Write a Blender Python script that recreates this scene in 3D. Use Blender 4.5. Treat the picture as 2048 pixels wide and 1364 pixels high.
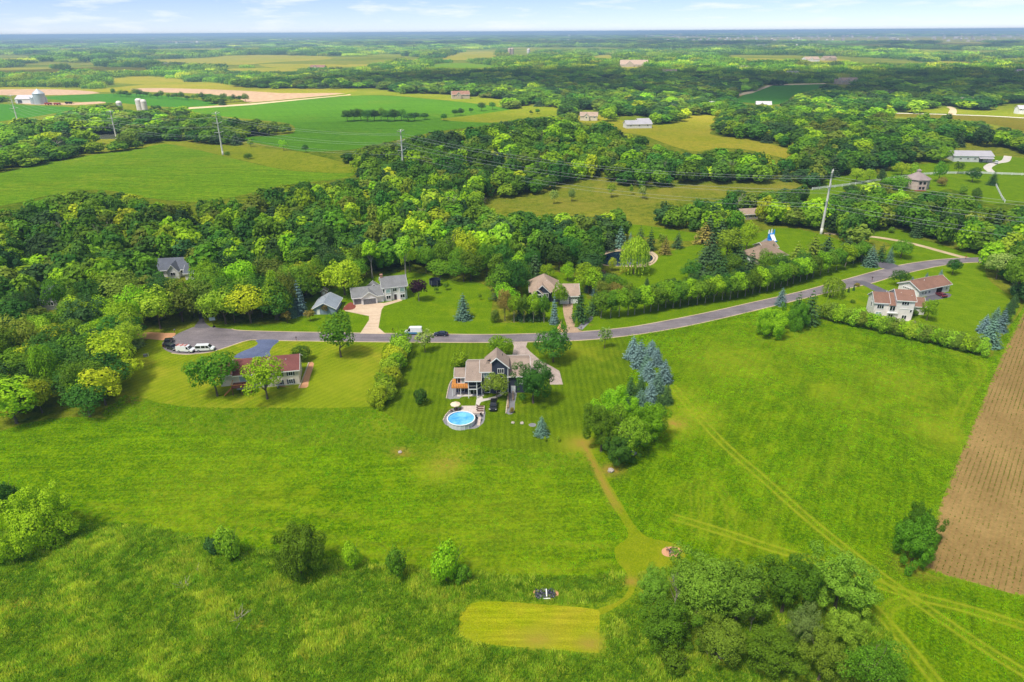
import bpy, bmesh, math, random
import numpy as np
from mathutils import Vector, Matrix, Euler
from mathutils.geometry import delaunay_2d_cdt
for o in list(bpy.data.objects): bpy.data.objects.remove(o)
scene = bpy.context.scene
C = scene.collection
R = math.radians
# ------------------------------------------------------------------ camera
F, CX, CY, CAMH = 1366.0, 1024.0, 682.0, 90.0
PITCH, ROLL = 24.36, -0.364
cd = bpy.data.cameras.new('camera'); cam = bpy.data.objects.new('camera', cd); C.objects.link(cam)
cd.sensor_width = 36.0; cd.lens = 36.0 * F / 2048.0
cd.clip_start = 1.0; cd.clip_end = 150000.0
CM = Matrix.Rotation(R(90 - PITCH), 3, 'X') @ Matrix.Rotation(R(ROLL), 3, 'Z')
cam.location = (0, 0, CAMH); cam.rotation_euler = CM.to_euler()
scene.camera = cam
# ------------------------------------------------------------------ sky
SUN_EL, SUN_AZ = 60.0, 224.0        # azimuth clockwise from +Y (the view direction)
world = bpy.data.worlds.new('World'); scene.world = world; world.use_nodes = True
wn, wl = world.node_tree.nodes, world.node_tree.links
wn.clear()
w_out = wn.new('ShaderNodeOutputWorld'); w_bg = wn.new('ShaderNodeBackground')
sky = wn.new('ShaderNodeTexSky'); sky.sky_type = 'NISHITA'; sky.sun_disc = False
sky.sun_elevation = R(SUN_EL); sky.sun_rotation = R(SUN_AZ)
sky.altitude = 300; sky.air_density = 0.55; sky.dust_density = 0.0; sky.ozone_density = 6.0
tc = wn.new('ShaderNodeTexCoord'); mp = wn.new('ShaderNodeMapping'); mp.inputs['Scale'].default_value = (9, 9, 70)
nz = wn.new('ShaderNodeTexNoise'); nz.inputs['Scale'].default_value = 1.3; nz.inputs['Detail'].default_value = 5; nz.inputs['Roughness'].default_value = 0.6
rp = wn.new('ShaderNodeValToRGB'); rp.color_ramp.elements[0].position = 0.51; rp.color_ramp.elements[1].position = 0.74
rp.color_ramp.elements[1].color = (0.85, 0.85, 0.85, 1)
mx = wn.new('ShaderNodeMix'); mx.data_type = 'RGBA'
mx.inputs['B'].default_value = (6.4, 6.7, 7.2, 1)
w_bg.inputs['Strength'].default_value = 0.095
wl.new(tc.outputs['Generated'], mp.inputs['Vector']); wl.new(mp.outputs[0], nz.inputs['Vector']); wl.new(nz.outputs['Fac'], rp.inputs[0])
wl.new(rp.outputs[0], mx.inputs['Factor']); tn = wn.new('ShaderNodeMix'); tn.data_type = 'RGBA'; tn.blend_type = 'MULTIPLY'; tn.inputs['Factor'].default_value = 1.0; tn.inputs['B'].default_value = (1.0, 0.86, 0.88, 1); wl.new(sky.outputs[0], tn.inputs['A']); wl.new(tn.outputs['Result'], mx.inputs['A']); wl.new(mx.outputs['Result'], w_bg.inputs['Color'])
wl.new(w_bg.outputs[0], w_out.inputs['Surface'])
# ------------------------------------------------------------------ sun
sd = bpy.data.lights.new('sun', 'SUN'); sun = bpy.data.objects.new('sun', sd); C.objects.link(sun)
sd.energy = 4.6; sd.angle = R(12.0); sd.color = (1.0, 0.95, 0.86)
sdir = Vector((math.sin(R(SUN_AZ)) * math.cos(R(SUN_EL)), math.cos(R(SUN_AZ)) * math.cos(R(SUN_EL)), math.sin(R(SUN_EL))))
sun.rotation_euler = sdir.to_track_quat('Z', 'Y').to_euler(); sun.location = (0, 0, 400)
# ------------------------------------------------------------------ exposure and render settings
vs = scene.view_settings; vs.view_transform = 'Standard'; vs.look = 'None'; vs.gamma = 1.0; vs.exposure = 0.76
cy = scene.cycles; cy.max_bounces = 6; cy.diffuse_bounces = 4; cy.glossy_bounces = 2; cy.transmission_bounces = 3
cy.volume_bounces = 0; cy.transparent_max_bounces = 10; cy.caustics_reflective = False; cy.caustics_refractive = False
cy.use_denoising = True

# ------------------------------------------------------------------ helpers
rng = np.random.default_rng(7); random.seed(7)
def lin(r, g, b):
    f = lambda c: (c / 255 / 12.92) if c <= 10 else ((c / 255 + 0.055) / 1.055) ** 2.4
    return (f(r), f(g), f(b), 1.0)
def sm(t): t = np.clip(t, 0, 1); return t * t * (3 - 2 * t)
def H(x, y):
    """height of the land (metres), level 0 at the houses"""
    x = np.asarray(x, float); y = np.asarray(y, float)
    d = np.sqrt(x * x + y * y)
    g = lambda cx, cy_, sx, sy: np.exp(-((x - cx) / sx) ** 2 - ((y - cy_) / sy) ** 2)
    z = -2.6 * sm((150 - y - 6 * np.sin(x * 0.03)) / 34) * (1 - 0.6 * sm((x - 20) / 50))   # hayfield lies below the house lots
    z = z + 2.0 * g(75, 175, 45, 40)
    z = z + 12 * g(20, 540, 170, 110) + 5 * g(-260, 420, 160, 120) - 2.0 * g(40, 390, 120, 45)
    z = z + 4 * g(-110, 330, 90, 60) + 6 * g(330, 600, 160, 90)
    far = sm((d - 650) / 1200)
    rd = sm((d - 9000) / 9000); z = z + rd * (16 * np.sin(x * .00041 + 1) * np.cos(y * .00052) + 9 * np.sin(x * .0011 + y * .0006) + 12)
    z = z + far * (5 * np.sin(x * 0.0021 + 1.3) * np.cos(y * 0.0027) + 4 * np.sin(x * 0.0043 - y * 0.0031) + 2.0 * np.sin(x * 0.011) * np.sin(y * 0.006 + x * 0.002))
    return z
TT = np.geomspace(50, 60000, 900)
def ray(px, py):
    v = CM @ Vector(((px - CX) / F, -(py - CY) / F, -1.0)); return v.normalized()
def G(px, py):
    """photo pixel -> the point of the land it shows"""
    d = ray(px, py)
    if d.z > -0.0016: d.z = -0.0016
    xs, ys, zs = d.x * TT, d.y * TT, CAMH + d.z * TT
    e = zs - H(xs, ys)
    i = int(np.argmax(e < 0)) if (e < 0).any() else len(TT) - 1
    i = max(i, 1)
    t = TT[i - 1] + (TT[i] - TT[i - 1]) * e[i - 1] / (e[i - 1] - e[i]) if e[i] < 0 else TT[i]
    x, y = d.x * t, d.y * t
    return Vector((x, y, float(H(x, y))))
def pxm(p):
    """photo pixels per metre at point p: across, up, away"""
    v = CM.transposed() @ (Vector(p) - Vector((0, 0, CAMH)))
    s = F / -v.z
    dep = math.atan2(CAMH - p[2], math.hypot(p[0], p[1]))
    return s, s * math.cos(dep), s * math.sin(dep)
def catmull(pts, closed=True, n=5):
    P = [np.array(p, float) for p in pts]; N = len(P); out = []
    for i in range(N if closed else N - 1):
        p0, p1, p2, p3 = (P[(i - 1) % N], P[i], P[(i + 1) % N], P[(i + 2) % N]) if closed else (P[max(i - 1, 0)], P[i], P[i + 1], P[min(i + 2, N - 1)])
        for k in range(n):
            t = k / n
            out.append(0.5 * (2 * p1 + (p2 - p0) * t + (2 * p0 - 5 * p1 + 4 * p2 - p3) * t * t + (3 * p1 - p0 - 3 * p2 + p3) * t ** 3))
    if not closed: out.append(P[-1])
    return out
def wpoly(pts, smooth=4):
    """pixel outline -> ground outline"""
    q = catmull(pts, True, smooth) if smooth > 1 else pts
    return [tuple(G(a, b)[:2]) for a, b in q]
def wline(pts, smooth=6):
    return [tuple(G(a, b)[:2]) for a, b in catmull(pts, False, smooth)]
def inside(poly, X, Y):
    P = np.array(poly); x0, y0 = P[:, 0], P[:, 1]; x1, y1 = np.roll(x0, -1), np.roll(y0, -1)
    X = np.asarray(X, float); Y = np.asarray(Y, float); r = np.zeros(X.shape, bool)
    bb = (X >= x0.min()) & (X <= x0.max()) & (Y >= y0.min()) & (Y <= y0.max())
    xi, yi = X[bb], Y[bb]; rr = np.zeros(xi.shape, bool)
    for a, b, c, d in zip(x0, y0, x1, y1):
        if b == d: continue
        m = ((b > yi) != (d > yi)); rr ^= m & (xi < (c - a) * (yi - b) / (d - b) + a)
    r[bb] = rr; return r
def dist_line(line, X, Y):
    D = np.full(X.shape, 1e9)
    for (a, b), (c, d) in zip(line[:-1], line[1:]):
        ux, uy = c - a, d - b; L = ux * ux + uy * uy + 1e-9
        t = np.clip(((X - a) * ux + (Y - b) * uy) / L, 0, 1)
        D = np.minimum(D, np.hypot(X - a - t * ux, Y - b - t * uy))
    return D
def tag(o, label=None, cat=None, group=None, kind=None):
    if label: o['label'] = label
    if cat: o['category'] = cat
    if group: o['group'] = group
    if kind: o['kind'] = kind
    return o
def empty(name, loc=(0, 0, 0), rz=0.0, label=None, cat=None, group=None):
    o = bpy.data.objects.new(name, None); C.objects.link(o); o.location = loc; o.rotation_euler = (0, 0, rz); o.empty_display_size = 0.3
    return tag(o, label, cat, group)
def copy_tree(o, parent=None):
    c = o.copy(); C.objects.link(c); c.parent = parent
    for ch in list(o.children): copy_tree(ch, c)
    return c
def mesh_obj(name, verts, faces, mat=None, parent=None, smooth=False, loc=None):
    me = bpy.data.meshes.new(name)
    me.from_pydata([tuple(v) for v in verts], [], [tuple(f) for f in faces]); me.update()
    if smooth: me.polygons.foreach_set('use_smooth', [True] * len(me.polygons))
    if mat: me.materials.append(mat)
    o = bpy.data.objects.new(name, me); C.objects.link(o); o.parent = parent
    if loc: o.location = loc
    return o
class MB:
    """collects boxes, prisms, tubes; build() links them as one mesh object"""
    def __init__(s): s.v, s.f = [], []
    def add(s, v, f):
        n = len(s.v); s.v += [tuple(p) for p in v]; s.f += [tuple(i + n for i in q) for q in f]; return s
    def box(s, x0, y0, z0, x1, y1, z1):
        v = [(x0, y0, z0), (x1, y0, z0), (x1, y1, z0), (x0, y1, z0), (x0, y0, z1), (x1, y0, z1), (x1, y1, z1), (x0, y1, z1)]
        return s.add(v, [(3, 2, 1, 0), (4, 5, 6, 7), (0, 1, 5, 4), (1, 2, 6, 5), (2, 3, 7, 6), (3, 0, 4, 7)])
    def prism(s, poly, z0, z1):
        n = len(poly); v = [(a, b, z0) for a, b in poly] + [(a, b, z1) for a, b in poly]
        return s.add(v, [tuple(range(n))[::-1], tuple(range(n, 2 * n))] + [(i, (i + 1) % n, n + (i + 1) % n, n + i) for i in range(n)])
    def slab(s, pts, t):
        """a flat polygon in space thickened downwards by t"""
        n = len(pts); v = [tuple(p) for p in pts] + [(p[0], p[1], p[2] - t) for p in pts]
        return s.add(v, [tuple(range(n)), tuple(range(n, 2 * n))[::-1]] + [(i, n + i, n + (i + 1) % n, (i + 1) % n) for i in range(n)])
    def tube(s, p0, p1, r0, r1=None, n=8, cap=True):
        r1 = r0 if r1 is None else r1; p0, p1 = Vector(p0), Vector(p1); d = (p1 - p0).normalized()
        a = d.orthogonal().normalized(); b = d.cross(a); v = []
        for p, r in ((p0, r0), (p1, r1)):
            for k in range(n):
                t = 2 * math.pi * k / n; v.append(p + a * (r * math.cos(t)) + b * (r * math.sin(t)))
        f = [(k, (k + 1) % n, n + (k + 1) % n, n + k) for k in range(n)]
        if cap: f += [tuple(range(n))[::-1], tuple(range(n, 2 * n))]
        return s.add(v, f)
    def lathe(s, prof, n=16, c=(0, 0)):
        v = []; m = len(prof)
        for k in range(n):
            t = 2 * math.pi * k / n
            for r, z in prof: v.append((c[0] + r * math.cos(t), c[1] + r * math.sin(t), z))
        f = [(k * m + i, ((k + 1) % n) * m + i, ((k + 1) % n) * m + i + 1, k * m + i + 1) for k in range(n) for i in range(m - 1)]
        return s.add(v, f)
    def build(s, name, mat=None, parent=None, smooth=False, loc=None, bevel=0):
        o = mesh_obj(name, s.v, s.f, mat, parent, smooth, loc)
        if bevel:
            m = o.modifiers.new('bevel', 'BEVEL'); m.width = bevel; m.segments = 2; m.limit_method = 'ANGLE'
        return o
# ------------------------------------------------------------------ materials
def new_mat(name):
    m = bpy.data.materials.new(name); m.use_nodes = True; nt = m.node_tree
    b = nt.nodes['Principled BSDF']; b.inputs['Roughness'].default_value = 0.85; b.inputs['Specular IOR Level'].default_value = 0.095
    return m, nt.nodes, nt.links, b
def noise(n, l, scale, detail=3, vec=None, rough=0.55):
    t = n.new('ShaderNodeTexNoise'); t.inputs['Scale'].default_value = scale; t.inputs['Detail'].default_value = detail; t.inputs['Roughness'].default_value = rough
    if vec is not None: l.new(vec, t.inputs['Vector'])
    return t.outputs['Fac']
def ramp(n, l, fac, stops):
    r = n.new('ShaderNodeValToRGB'); e = r.color_ramp.elements
    while len(e) < len(stops): e.new(0.5)
    for k, (p, c) in enumerate(stops): e[k].position = p; e[k].color = c if len(c) == 4 else (*c, 1)
    l.new(fac, r.inputs[0]); return r.outputs[0]
def mixc(n, l, fac, a, b, mode='MIX'):
    m = n.new('ShaderNodeMix'); m.data_type = 'RGBA'; m.blend_type = mode
    for s, v in (('Factor', fac), ('A', a), ('B', b)):
        if isinstance(v, (int, float)): m.inputs[s].default_value = v
        elif isinstance(v, tuple): m.inputs[s].default_value = v
        else: l.new(v, m.inputs[s])
    return m.outputs['Result']
def math_(n, l, op, a, b=0.0, c=0.0):
    m = n.new('ShaderNodeMath'); m.operation = op
    for k, v in enumerate((a, b, c)):
        if isinstance(v, (int, float)): m.inputs[k].default_value = v
        else: l.new(v, m.inputs[k])
    return m.outputs[0]
def bump(n, l, b, h, strength=0.5, dist=0.1):
    k = n.new('ShaderNodeBump'); k.inputs['Strength'].default_value = strength; k.inputs['Distance'].default_value = dist
    l.new(h, k.inputs['Height']); l.new(k.outputs[0], b.inputs['Normal'])
def pos(n): return n.new('ShaderNodeNewGeometry').outputs['Position']
def attr(n, name):
    a = n.new('ShaderNodeAttribute'); a.attribute_name = name; return a.outputs['Fac']
MATS = {}
def plain(name, rgb, rough=0.7, var=0.12, scale=0.8, spec=0.25, metal=0.0, bumps=0.0):
    """a plain surface with some mottling"""
    if name in MATS: return MATS[name]
    m, n, l, b = new_mat(name); c = lin(*rgb)
    p = n.new('ShaderNodeTexCoord').outputs['Object']
    f = noise(n, l, scale, 4, p)
    d = tuple(v * (1 - var) for v in c[:3]) + (1,); u = tuple(min(1, v * (1 + var)) for v in c[:3]) + (1,)
    l.new(ramp(n, l, f, [(0.3, d), (0.7, u)]), b.inputs['Base Color'])
    b.inputs['Roughness'].default_value = rough; b.inputs['Specular IOR Level'].default_value = spec; b.inputs['Metallic'].default_value = metal
    if bumps: bump(n, l, b, noise(n, l, scale * 12, 3, p), bumps, 0.03)
    MATS[name] = m; return m
def glin(r, g, b):
    c = lin(r, g, b); k = 0.6; return (c[0] * k * 1.07, c[1] * k, c[2] * k * .42, 1)
def grass_mat(name, dark, light, dry, stripes=None, fine=2.2, wear=True, rough_bump=0.6, big=0.03, drybias=0.62, stripe_amt=0.5, fleck=0.7, streak=None, midw=0.3):
    m, n, l, b = new_mat(name); p = pos(n)
    big_n = noise(n, l, big, 4, p); mid = noise(n, l, 0.22, 4, p); fin = noise(n, l, fine, 3, p, 0.65)
    mm = math_(n, l, 'ADD', math_(n, l, 'MULTIPLY', mid, midw), math_(n, l, 'MULTIPLY', fin, 1 - midw))
    col = ramp(n, l, mm, [(0.40, glin(*dark)), (0.60, glin(*light))])
    dm = ramp(n, l, math_(n, l, 'ADD', math_(n, l, 'MULTIPLY', big_n, 0.6), math_(n, l, 'MULTIPLY', mid, 0.4)), [(drybias - 0.12, (0, 0, 0)), (drybias + 0.1, (1, 1, 1))])
    col = mixc(n, l, math_(n, l, 'MULTIPLY', dm, 0.8), col, glin(*dry))
    if stripes:
        ang, w = stripes
        sp = n.new('ShaderNodeSeparateXYZ'); l.new(p, sp.inputs[0])
        u = math_(n, l, 'ADD', math_(n, l, 'MULTIPLY', sp.outputs[0], math.cos(ang)), math_(n, l, 'MULTIPLY', sp.outputs[1], math.sin(ang)))
        u = math_(n, l, 'ADD', u, math_(n, l, 'MULTIPLY', noise(n, l, 0.12, 2, p), 1.2))
        s = math_(n, l, 'SINE', math_(n, l, 'MULTIPLY', u, 2 * math.pi / w))
        s = math_(n, l, 'MULTIPLY', math_(n, l, 'ADD', math_(n, l, 'MULTIPLY', s, 0.5), 0.5), noise(n, l, 0.35, 3, p))
        s = ramp(n, l, s, [(0.12, (0, 0, 0)), (0.5, (1, 1, 1))])
        dk = mixc(n, l, 1.0, col, (0.7, 0.75, 0.66, 1), 'MULTIPLY')
        col = mixc(n, l, math_(n, l, 'MULTIPLY', s, stripe_amt), col, dk)
    if streak:
        mq = n.new('ShaderNodeMapping'); mq.vector_type = 'TEXTURE'; mq.inputs['Rotation'].default_value = (0, 0, streak[0]); mq.inputs['Scale'].default_value = (streak[2] * 14, streak[2], 1); l.new(p, mq.inputs['Vector'])
        sn = noise(n, l, 1.0, 5, mq.outputs[0], 0.7)
        col = mixc(n, l, streak[1], col, ramp(n, l, sn, [(0.3, (0.22, 0.24, 0.2)), (0.5, (0.5, 0.5, 0.5)), (0.7, (0.78, 0.76, 0.7))]), 'OVERLAY')
    fl = noise(n, l, fine * 3.5, 2, p, 0.7)
    col = mixc(n, l, fleck, col, ramp(n, l, fl, [(0.3, (0.25, 0.25, 0.25)), (0.7, (0.85, 0.85, 0.85))]), 'OVERLAY')
    if wear:
        wf = math_(n, l, 'MULTIPLY', attr(n, 'wear'), math_(n, l, 'ADD', 0.45, noise(n, l, 0.8, 3, p)))
        wf.node.use_clamp = True
        col = mixc(n, l, wf, col, glin(172, 188, 66))
        df = math_(n, l, 'MULTIPLY', attr(n, 'dirt'), math_(n, l, 'ADD', 0.4, noise(n, l, 1.1, 4, p)))
        df.node.use_clamp = True
        col = mixc(n, l, df, col, glin(190, 158, 112))
    l.new(col, b.inputs['Base Color']); b.inputs['Roughness'].default_value = 0.9; b.inputs['Specular IOR Level'].default_value = 0.0
    hh = math_(n, l, 'ADD', fin, math_(n, l, 'MULTIPLY', mid, 1.5))
    bump(n, l, b, hh, rough_bump, 0.35)
    return m
# ================================================================== the land, divided into zones
gm = {
 'ground':  grass_mat('ground_grass', (74, 106, 30), (108, 138, 44), (168, 168, 84), fine=0.6, wear=False, big=0.004, drybias=0.52),
 'hay':     grass_mat('hay_grass', (76, 122, 8), (134, 172, 18), (156, 178, 40), fine=1.7, drybias=0.67, streak=(0.06, 0.55, 1.0), midw=.28, fleck=.42),
 'hay2':    grass_mat('hay_grass_right', (78, 122, 8), (130, 168, 18), (150, 172, 42), fine=1.9, drybias=0.65, streak=(1.05, 0.55, 1.1), midw=.28, fleck=.38),
 'rough':   grass_mat('rough_grass', (84, 124, 26), (138, 168, 48), (158, 170, 80), fine=1.2, drybias=0.68),
 'bank':    grass_mat('bank_grass', (88, 128, 20), (126, 160, 32), (138, 150, 56), fine=1.8, drybias=0.6),
 'lawn_a':  grass_mat('lawn_striped', (92, 126, 26), (128, 160, 36), (160, 166, 66), stripes=(0.0, 1.75), fine=3, drybias=0.66, stripe_amt=0.75),
 'lawn_b':  grass_mat('lawn_dry', (128, 158, 36), (160, 182, 52), (190, 184, 92), stripes=(2.45, 1.8), fine=2.4, drybias=0.6, stripe_amt=0.65),
 'lawn_c':  grass_mat('lawn_plain', (98, 140, 20), (132, 168, 28), (156, 172, 52), fine=3, drybias=0.68),
 'lawn_d':  grass_mat('lawn_right', (104, 146, 22), (142, 176, 34), (160, 174, 62), stripes=(0.9, 2.6), fine=3, drybias=0.64, stripe_amt=0.25),
 'mown':    grass_mat('mown_grass', (150, 172, 26), (176, 190, 42), (196, 182, 84), stripes=(1.57, 1.3), fine=3, drybias=0.56, stripe_amt=0.15, streak=(0, .45, .8)),
 'path':    grass_mat('mown_path_grass', (128, 156, 28), (156, 174, 42), (176, 172, 70), fine=3, drybias=0.6),
 'crop1':   grass_mat('crop_bright', (98, 146, 36), (124, 166, 44), (148, 166, 66), fine=0.5, big=0.012, wear=False, drybias=0.6, stripes=(1.35, 7.0), stripe_amt=0.2, streak=(-.15, .5, 3.0)),
 'crop2':   grass_mat('crop_deep', (82, 140, 48), (102, 156, 56), (136, 160, 72), fine=0.4, big=0.008, wear=False, drybias=0.66, stripes=(0.4, 12.0), stripe_amt=0.2, streak=(.12, .5, 5.0)),
 'crop3':   grass_mat('crop_far', (68, 132, 56), (84, 146, 64), (112, 150, 70), fine=0.3, big=0.008, wear=False, drybias=0.72),
 'meadow':  grass_mat('meadow_yellow', (118, 142, 40), (150, 166, 54), (168, 168, 88), fine=0.7, big=0.02, wear=False, drybias=0.58),
 'marsh':   grass_mat('marsh_grass', (112, 132, 50), (142, 154, 70), (160, 156, 92), fine=0.8, big=0.03, wear=False, drybias=0.55),
 'sunny':   grass_mat('meadow_pale', (136, 150, 48), (168, 172, 64), (182, 170, 92), fine=0.5, big=0.01, wear=False, drybias=0.52),
 'olive':   grass_mat('crop_olive', (108, 112, 48), (128, 128, 58), (140, 128, 72), fine=0.4, big=0.01, wear=False, drybias=0.55),
}
def soil_mat(name, rows):
    m, n, l, b = new_mat(name); p = pos(n); ang, w = rows
    sp = n.new('ShaderNodeSeparateXYZ'); l.new(p, sp.inputs[0])
    u = math_(n, l, 'ADD', math_(n, l, 'MULTIPLY', sp.outputs[0], math.cos(ang)), math_(n, l, 'MULTIPLY', sp.outputs[1], math.sin(ang)))
    u = math_(n, l, 'ADD', u, math_(n, l, 'MULTIPLY', noise(n, l, 0.06, 2, p), 1.0))
    s = math_(n, l, 'ADD', math_(n, l, 'MULTIPLY', math_(n, l, 'SINE', math_(n, l, 'MULTIPLY', u, 2 * math.pi / w)), 0.5), 0.5)
    f = noise(n, l, 1.6, 5, p, 0.7); g = noise(n, l, 0.05, 4, p, .7)
    col = ramp(n, l, math_(n, l, 'ADD', math_(n, l, 'MULTIPLY', f, 0.5), math_(n, l, 'MULTIPLY', g, 0.5)), [(0.38, lin(122, 96, 54)), (0.65, lin(164, 134, 82))])
    col = mixc(n, l, math_(n, l, 'MULTIPLY', s, 0.3), col, lin(134, 122, 66))
    l.new(col, b.inputs['Base Color'])
    bump(n, l, b, math_(n, l, 'ADD', math_(n, l, 'MULTIPLY', s, 0.6), f), 0.6, 0.1); return m
def hard_mat(name, c0, c1, fine=3.0, streak=None):
    m, n, l, b = new_mat(name); p = pos(n)
    f = math_(n, l, 'ADD', math_(n, l, 'MULTIPLY', noise(n, l, fine, 4, p, 0.7), 0.5), math_(n, l, 'MULTIPLY', noise(n, l, 0.15, 4, p), 0.5))
    col = ramp(n, l, f, [(0.35, lin(*c0)), (0.65, lin(*c1))])
    if streak:
        mp_ = n.new('ShaderNodeMapping'); mp_.inputs['Scale'].default_value = (0.08, 1.2, 1); l.new(p, mp_.inputs['Vector'])
        col = mixc(n, l, math_(n, l, 'MULTIPLY', ramp(n, l, noise(n, l, 1.0, 4, mp_.outputs[0]), [(0.48, (0, 0, 0)), (0.62, (1, 1, 1))]), 0.4), col, lin(*streak))
    l.new(col, b.inputs['Base Color']); bump(n, l, b, noise(n, l, fine * 4, 3, p), 0.3, 0.02); return m
def paver_mat(name, c0, c1, size):
    m, n, l, b = new_mat(name); p = pos(n)
    br = n.new('ShaderNodeTexBrick'); br.inputs['Scale'].default_value = 1.0 / size; l.new(p, br.inputs['Vector'])
    br.inputs['Color1'].default_value = lin(*c0); br.inputs['Color2'].default_value = lin(*c1)
    br.inputs['Mortar'].default_value = lin(*[int(v * 0.8) for v in c0]); br.inputs['Mortar Size'].default_value = 0.03
    col = mixc(n, l, 0.4, br.outputs[0], ramp(n, l, noise(n, l, 0.5, 5, p), [(0.3, (0.3, 0.3, 0.3)), (0.7, (0.7, 0.7, 0.7))]), 'OVERLAY')
    l.new(col, b.inputs['Base Color']); bump(n, l, b, br.outputs['Fac'], -0.3, 0.02); return m
gm['asphalt'] = hard_mat('road_asphalt', (104, 98, 102), (146, 136, 138), 2.5, streak=(96, 90, 92))
gm['asphalt2'] = hard_mat('dark_asphalt', (88, 86, 92), (112, 108, 114), 2.5)
gm['blue_asphalt'] = hard_mat('sealed_asphalt', (78, 88, 116), (108, 118, 146), 1.5, streak=(92, 98, 118))
gm['peach'] = hard_mat('tinted_concrete', (196, 172, 146), (216, 194, 166), 1.2, streak=(176, 140, 110))
gm['concrete'] = hard_mat('pale_concrete', (188, 180, 170), (212, 204, 194), 1.5)
gm['gravel'] = hard_mat('grey_gravel', (112, 112, 116), (150, 148, 150), 6)
gm['sand'] = hard_mat('gravel_lane', (178, 156, 124), (206, 186, 152), 2.0)
gm['tan_mulch'] = hard_mat('tan_mulch', (186, 134, 96), (210, 160, 122), 3.0)
gm['red_mulch'] = hard_mat('red_mulch', (110, 58, 48), (150, 84, 70), 4.0)
gm['dirt'] = hard_mat('bare_dirt', (158, 128, 100), (196, 166, 132), 0.1)
gm['paver'] = paver_mat('paver_drive', (172, 154, 144), (192, 174, 162), 0.5)
gm['paver2'] = paver_mat('tan_paver_drive', (176, 148, 120), (196, 168, 138), 0.6)
def water_mat(name, c, rough=0.05):
    m, n, l, b = new_mat(name); b.inputs['Base Color'].default_value = lin(*c); b.inputs['Roughness'].default_value = rough; b.inputs['Specular IOR Level'].default_value = 0.5
    bump(n, l, b, noise(n, l, 1.2, 3, pos(n)), 0.15, 0.03); return m
gm['pond'] = water_mat('pond_water', (14, 34, 52)); gm['pond2'] = water_mat('murky_water', (92, 96, 82), 0.15)
rowdir = G(2030, 660) - G(1858, 1100); ROW_ANG = math.atan2(rowdir.y, rowdir.x) + math.pi / 2
gm['soil'] = soil_mat('tilled_soil', (ROW_ANG, 0.95))
# name, material, outline in photo pixels, smoothing, is it open land (no woodland on it)
Z = []
def zone(name, mat, pts, smooth=4, open_=True): Z.append([name, mat, pts, smooth, open_])
def strip(name, mat, line, width, open_=True):
    """a lane of a given width in metres along a pixel line"""
    L = [Vector((*p, 0)) for p in wline(line)]; a, b = [], []
    for i, p in enumerate(L):
        d = (L[min(i + 1, len(L) - 1)] - L[max(i - 1, 0)]).normalized(); q = Vector((-d.y, d.x, 0)) * width / 2
        a.append((p + q)[:2]); b.append((p - q)[:2])
    Z.append([name, mat, ('world', a + b[::-1]), 1, open_])
# far and middle land
zone('crop_field', 'crop1', [(-120, 365), (0, 345), (130, 318), (270, 298), (330, 288), (390, 298), (450, 313), (560, 338), (640, 345), (712, 346), (690, 356), (640, 362), (560, 372), (420, 402), (300, 396), (210, 380), (120, 386), (0, 412), (-120, 425)])
zone('meadow_strip', 'meadow', [(262, 298), (330, 283), (450, 290), (560, 299), (620, 308), (712, 333), (712, 345), (640, 344), (560, 337), (450, 312), (390, 297), (330, 287)])
zone('crop_field', 'crop2', [(362, 217), (495, 208), (680, 193), (762, 191), (850, 197), (940, 206), (1000, 214), (1022, 220), (940, 232), (880, 240), (985, 246), (950, 254), (880, 262), (830, 272), (740, 292), (690, 300), (610, 303), (560, 294), (470, 278), (490, 274), (580, 268), (585, 250), (540, 242), (440, 232)])
zone('meadow_strip', 'meadow', [(880, 239), (940, 231), (1022, 219), (1060, 212), (1124, 219), (1130, 228), (1080, 232), (985, 245)])
zone('meadow_strip', 'meadow', [(640, 188), (700, 178), (760, 178), (800, 186), (900, 190), (1000, 198), (1010, 212), (940, 205), (850, 196), (762, 190), (680, 192)])
zone('crop_field', 'crop3', [(80, 196), (130, 191), (250, 187), (340, 192), (420, 204), (430, 210), (362, 214), (300, 212), (240, 206), (170, 204)])
zone('crop_field', 'crop3', [(-100, 210), (0, 208), (60, 211), (140, 214), (146, 219), (100, 228), (20, 240), (-100, 250)])
zone('farmyard', 'dirt', [(28, 205), (60, 203), (110, 205), (150, 205), (200, 203), (210, 206), (150, 210), (60, 209)], 2)
zone('field_lane', 'sand', [(360, 216), (500, 207), (690, 190), (700, 188), (702, 190), (500, 210), (362, 219)], 1)
zone('meadow_strip', 'sunny', [(-100, 176), (60, 174), (180, 178), (260, 172), (330, 165), (420, 165), (520, 176), (700, 178), (690, 186), (560, 186), (400, 180), (200, 184), (60, 186), (-100, 188)])
zone('building_site', 'dirt', [(-60, 181), (60, 178), (150, 180), (200, 186), (120, 190), (-60, 189)], 2)
zone('building_site', 'dirt', [(260, 178), (330, 176), (480, 181), (560, 186), (640, 186), (690, 187), (600, 196), (500, 205), (485, 200), (420, 188), (300, 184)], 2)
zone('meadow_strip', 'sunny', [(285, 121), (380, 117), (450, 112), (520, 110), (640, 112), (660, 118), (560, 124), (470, 130), (350, 128)])
zone('meadow_strip', 'sunny', [(520, 128), (640, 128), (690, 130), (670, 136), (560, 136)])
zone('meadow_strip', 'sunny', [(-80, 119), (50, 116), (60, 119), (-80, 122)])
zone('meadow_strip', 'sunny', [(110, 98), (180, 96), (190, 99), (120, 101)])
zone('meadow_strip', 'sunny', [(885, 118), (920, 104), (1000, 104), (990, 112), (1005, 116), (930, 120)])
zone('crop_field', 'crop3', [(1472, 200), (1520, 176), (1545, 171), (1640, 168), (1655, 172), (1610, 184), (1585, 192), (1570, 206), (1540, 209), (1500, 206)])
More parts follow.
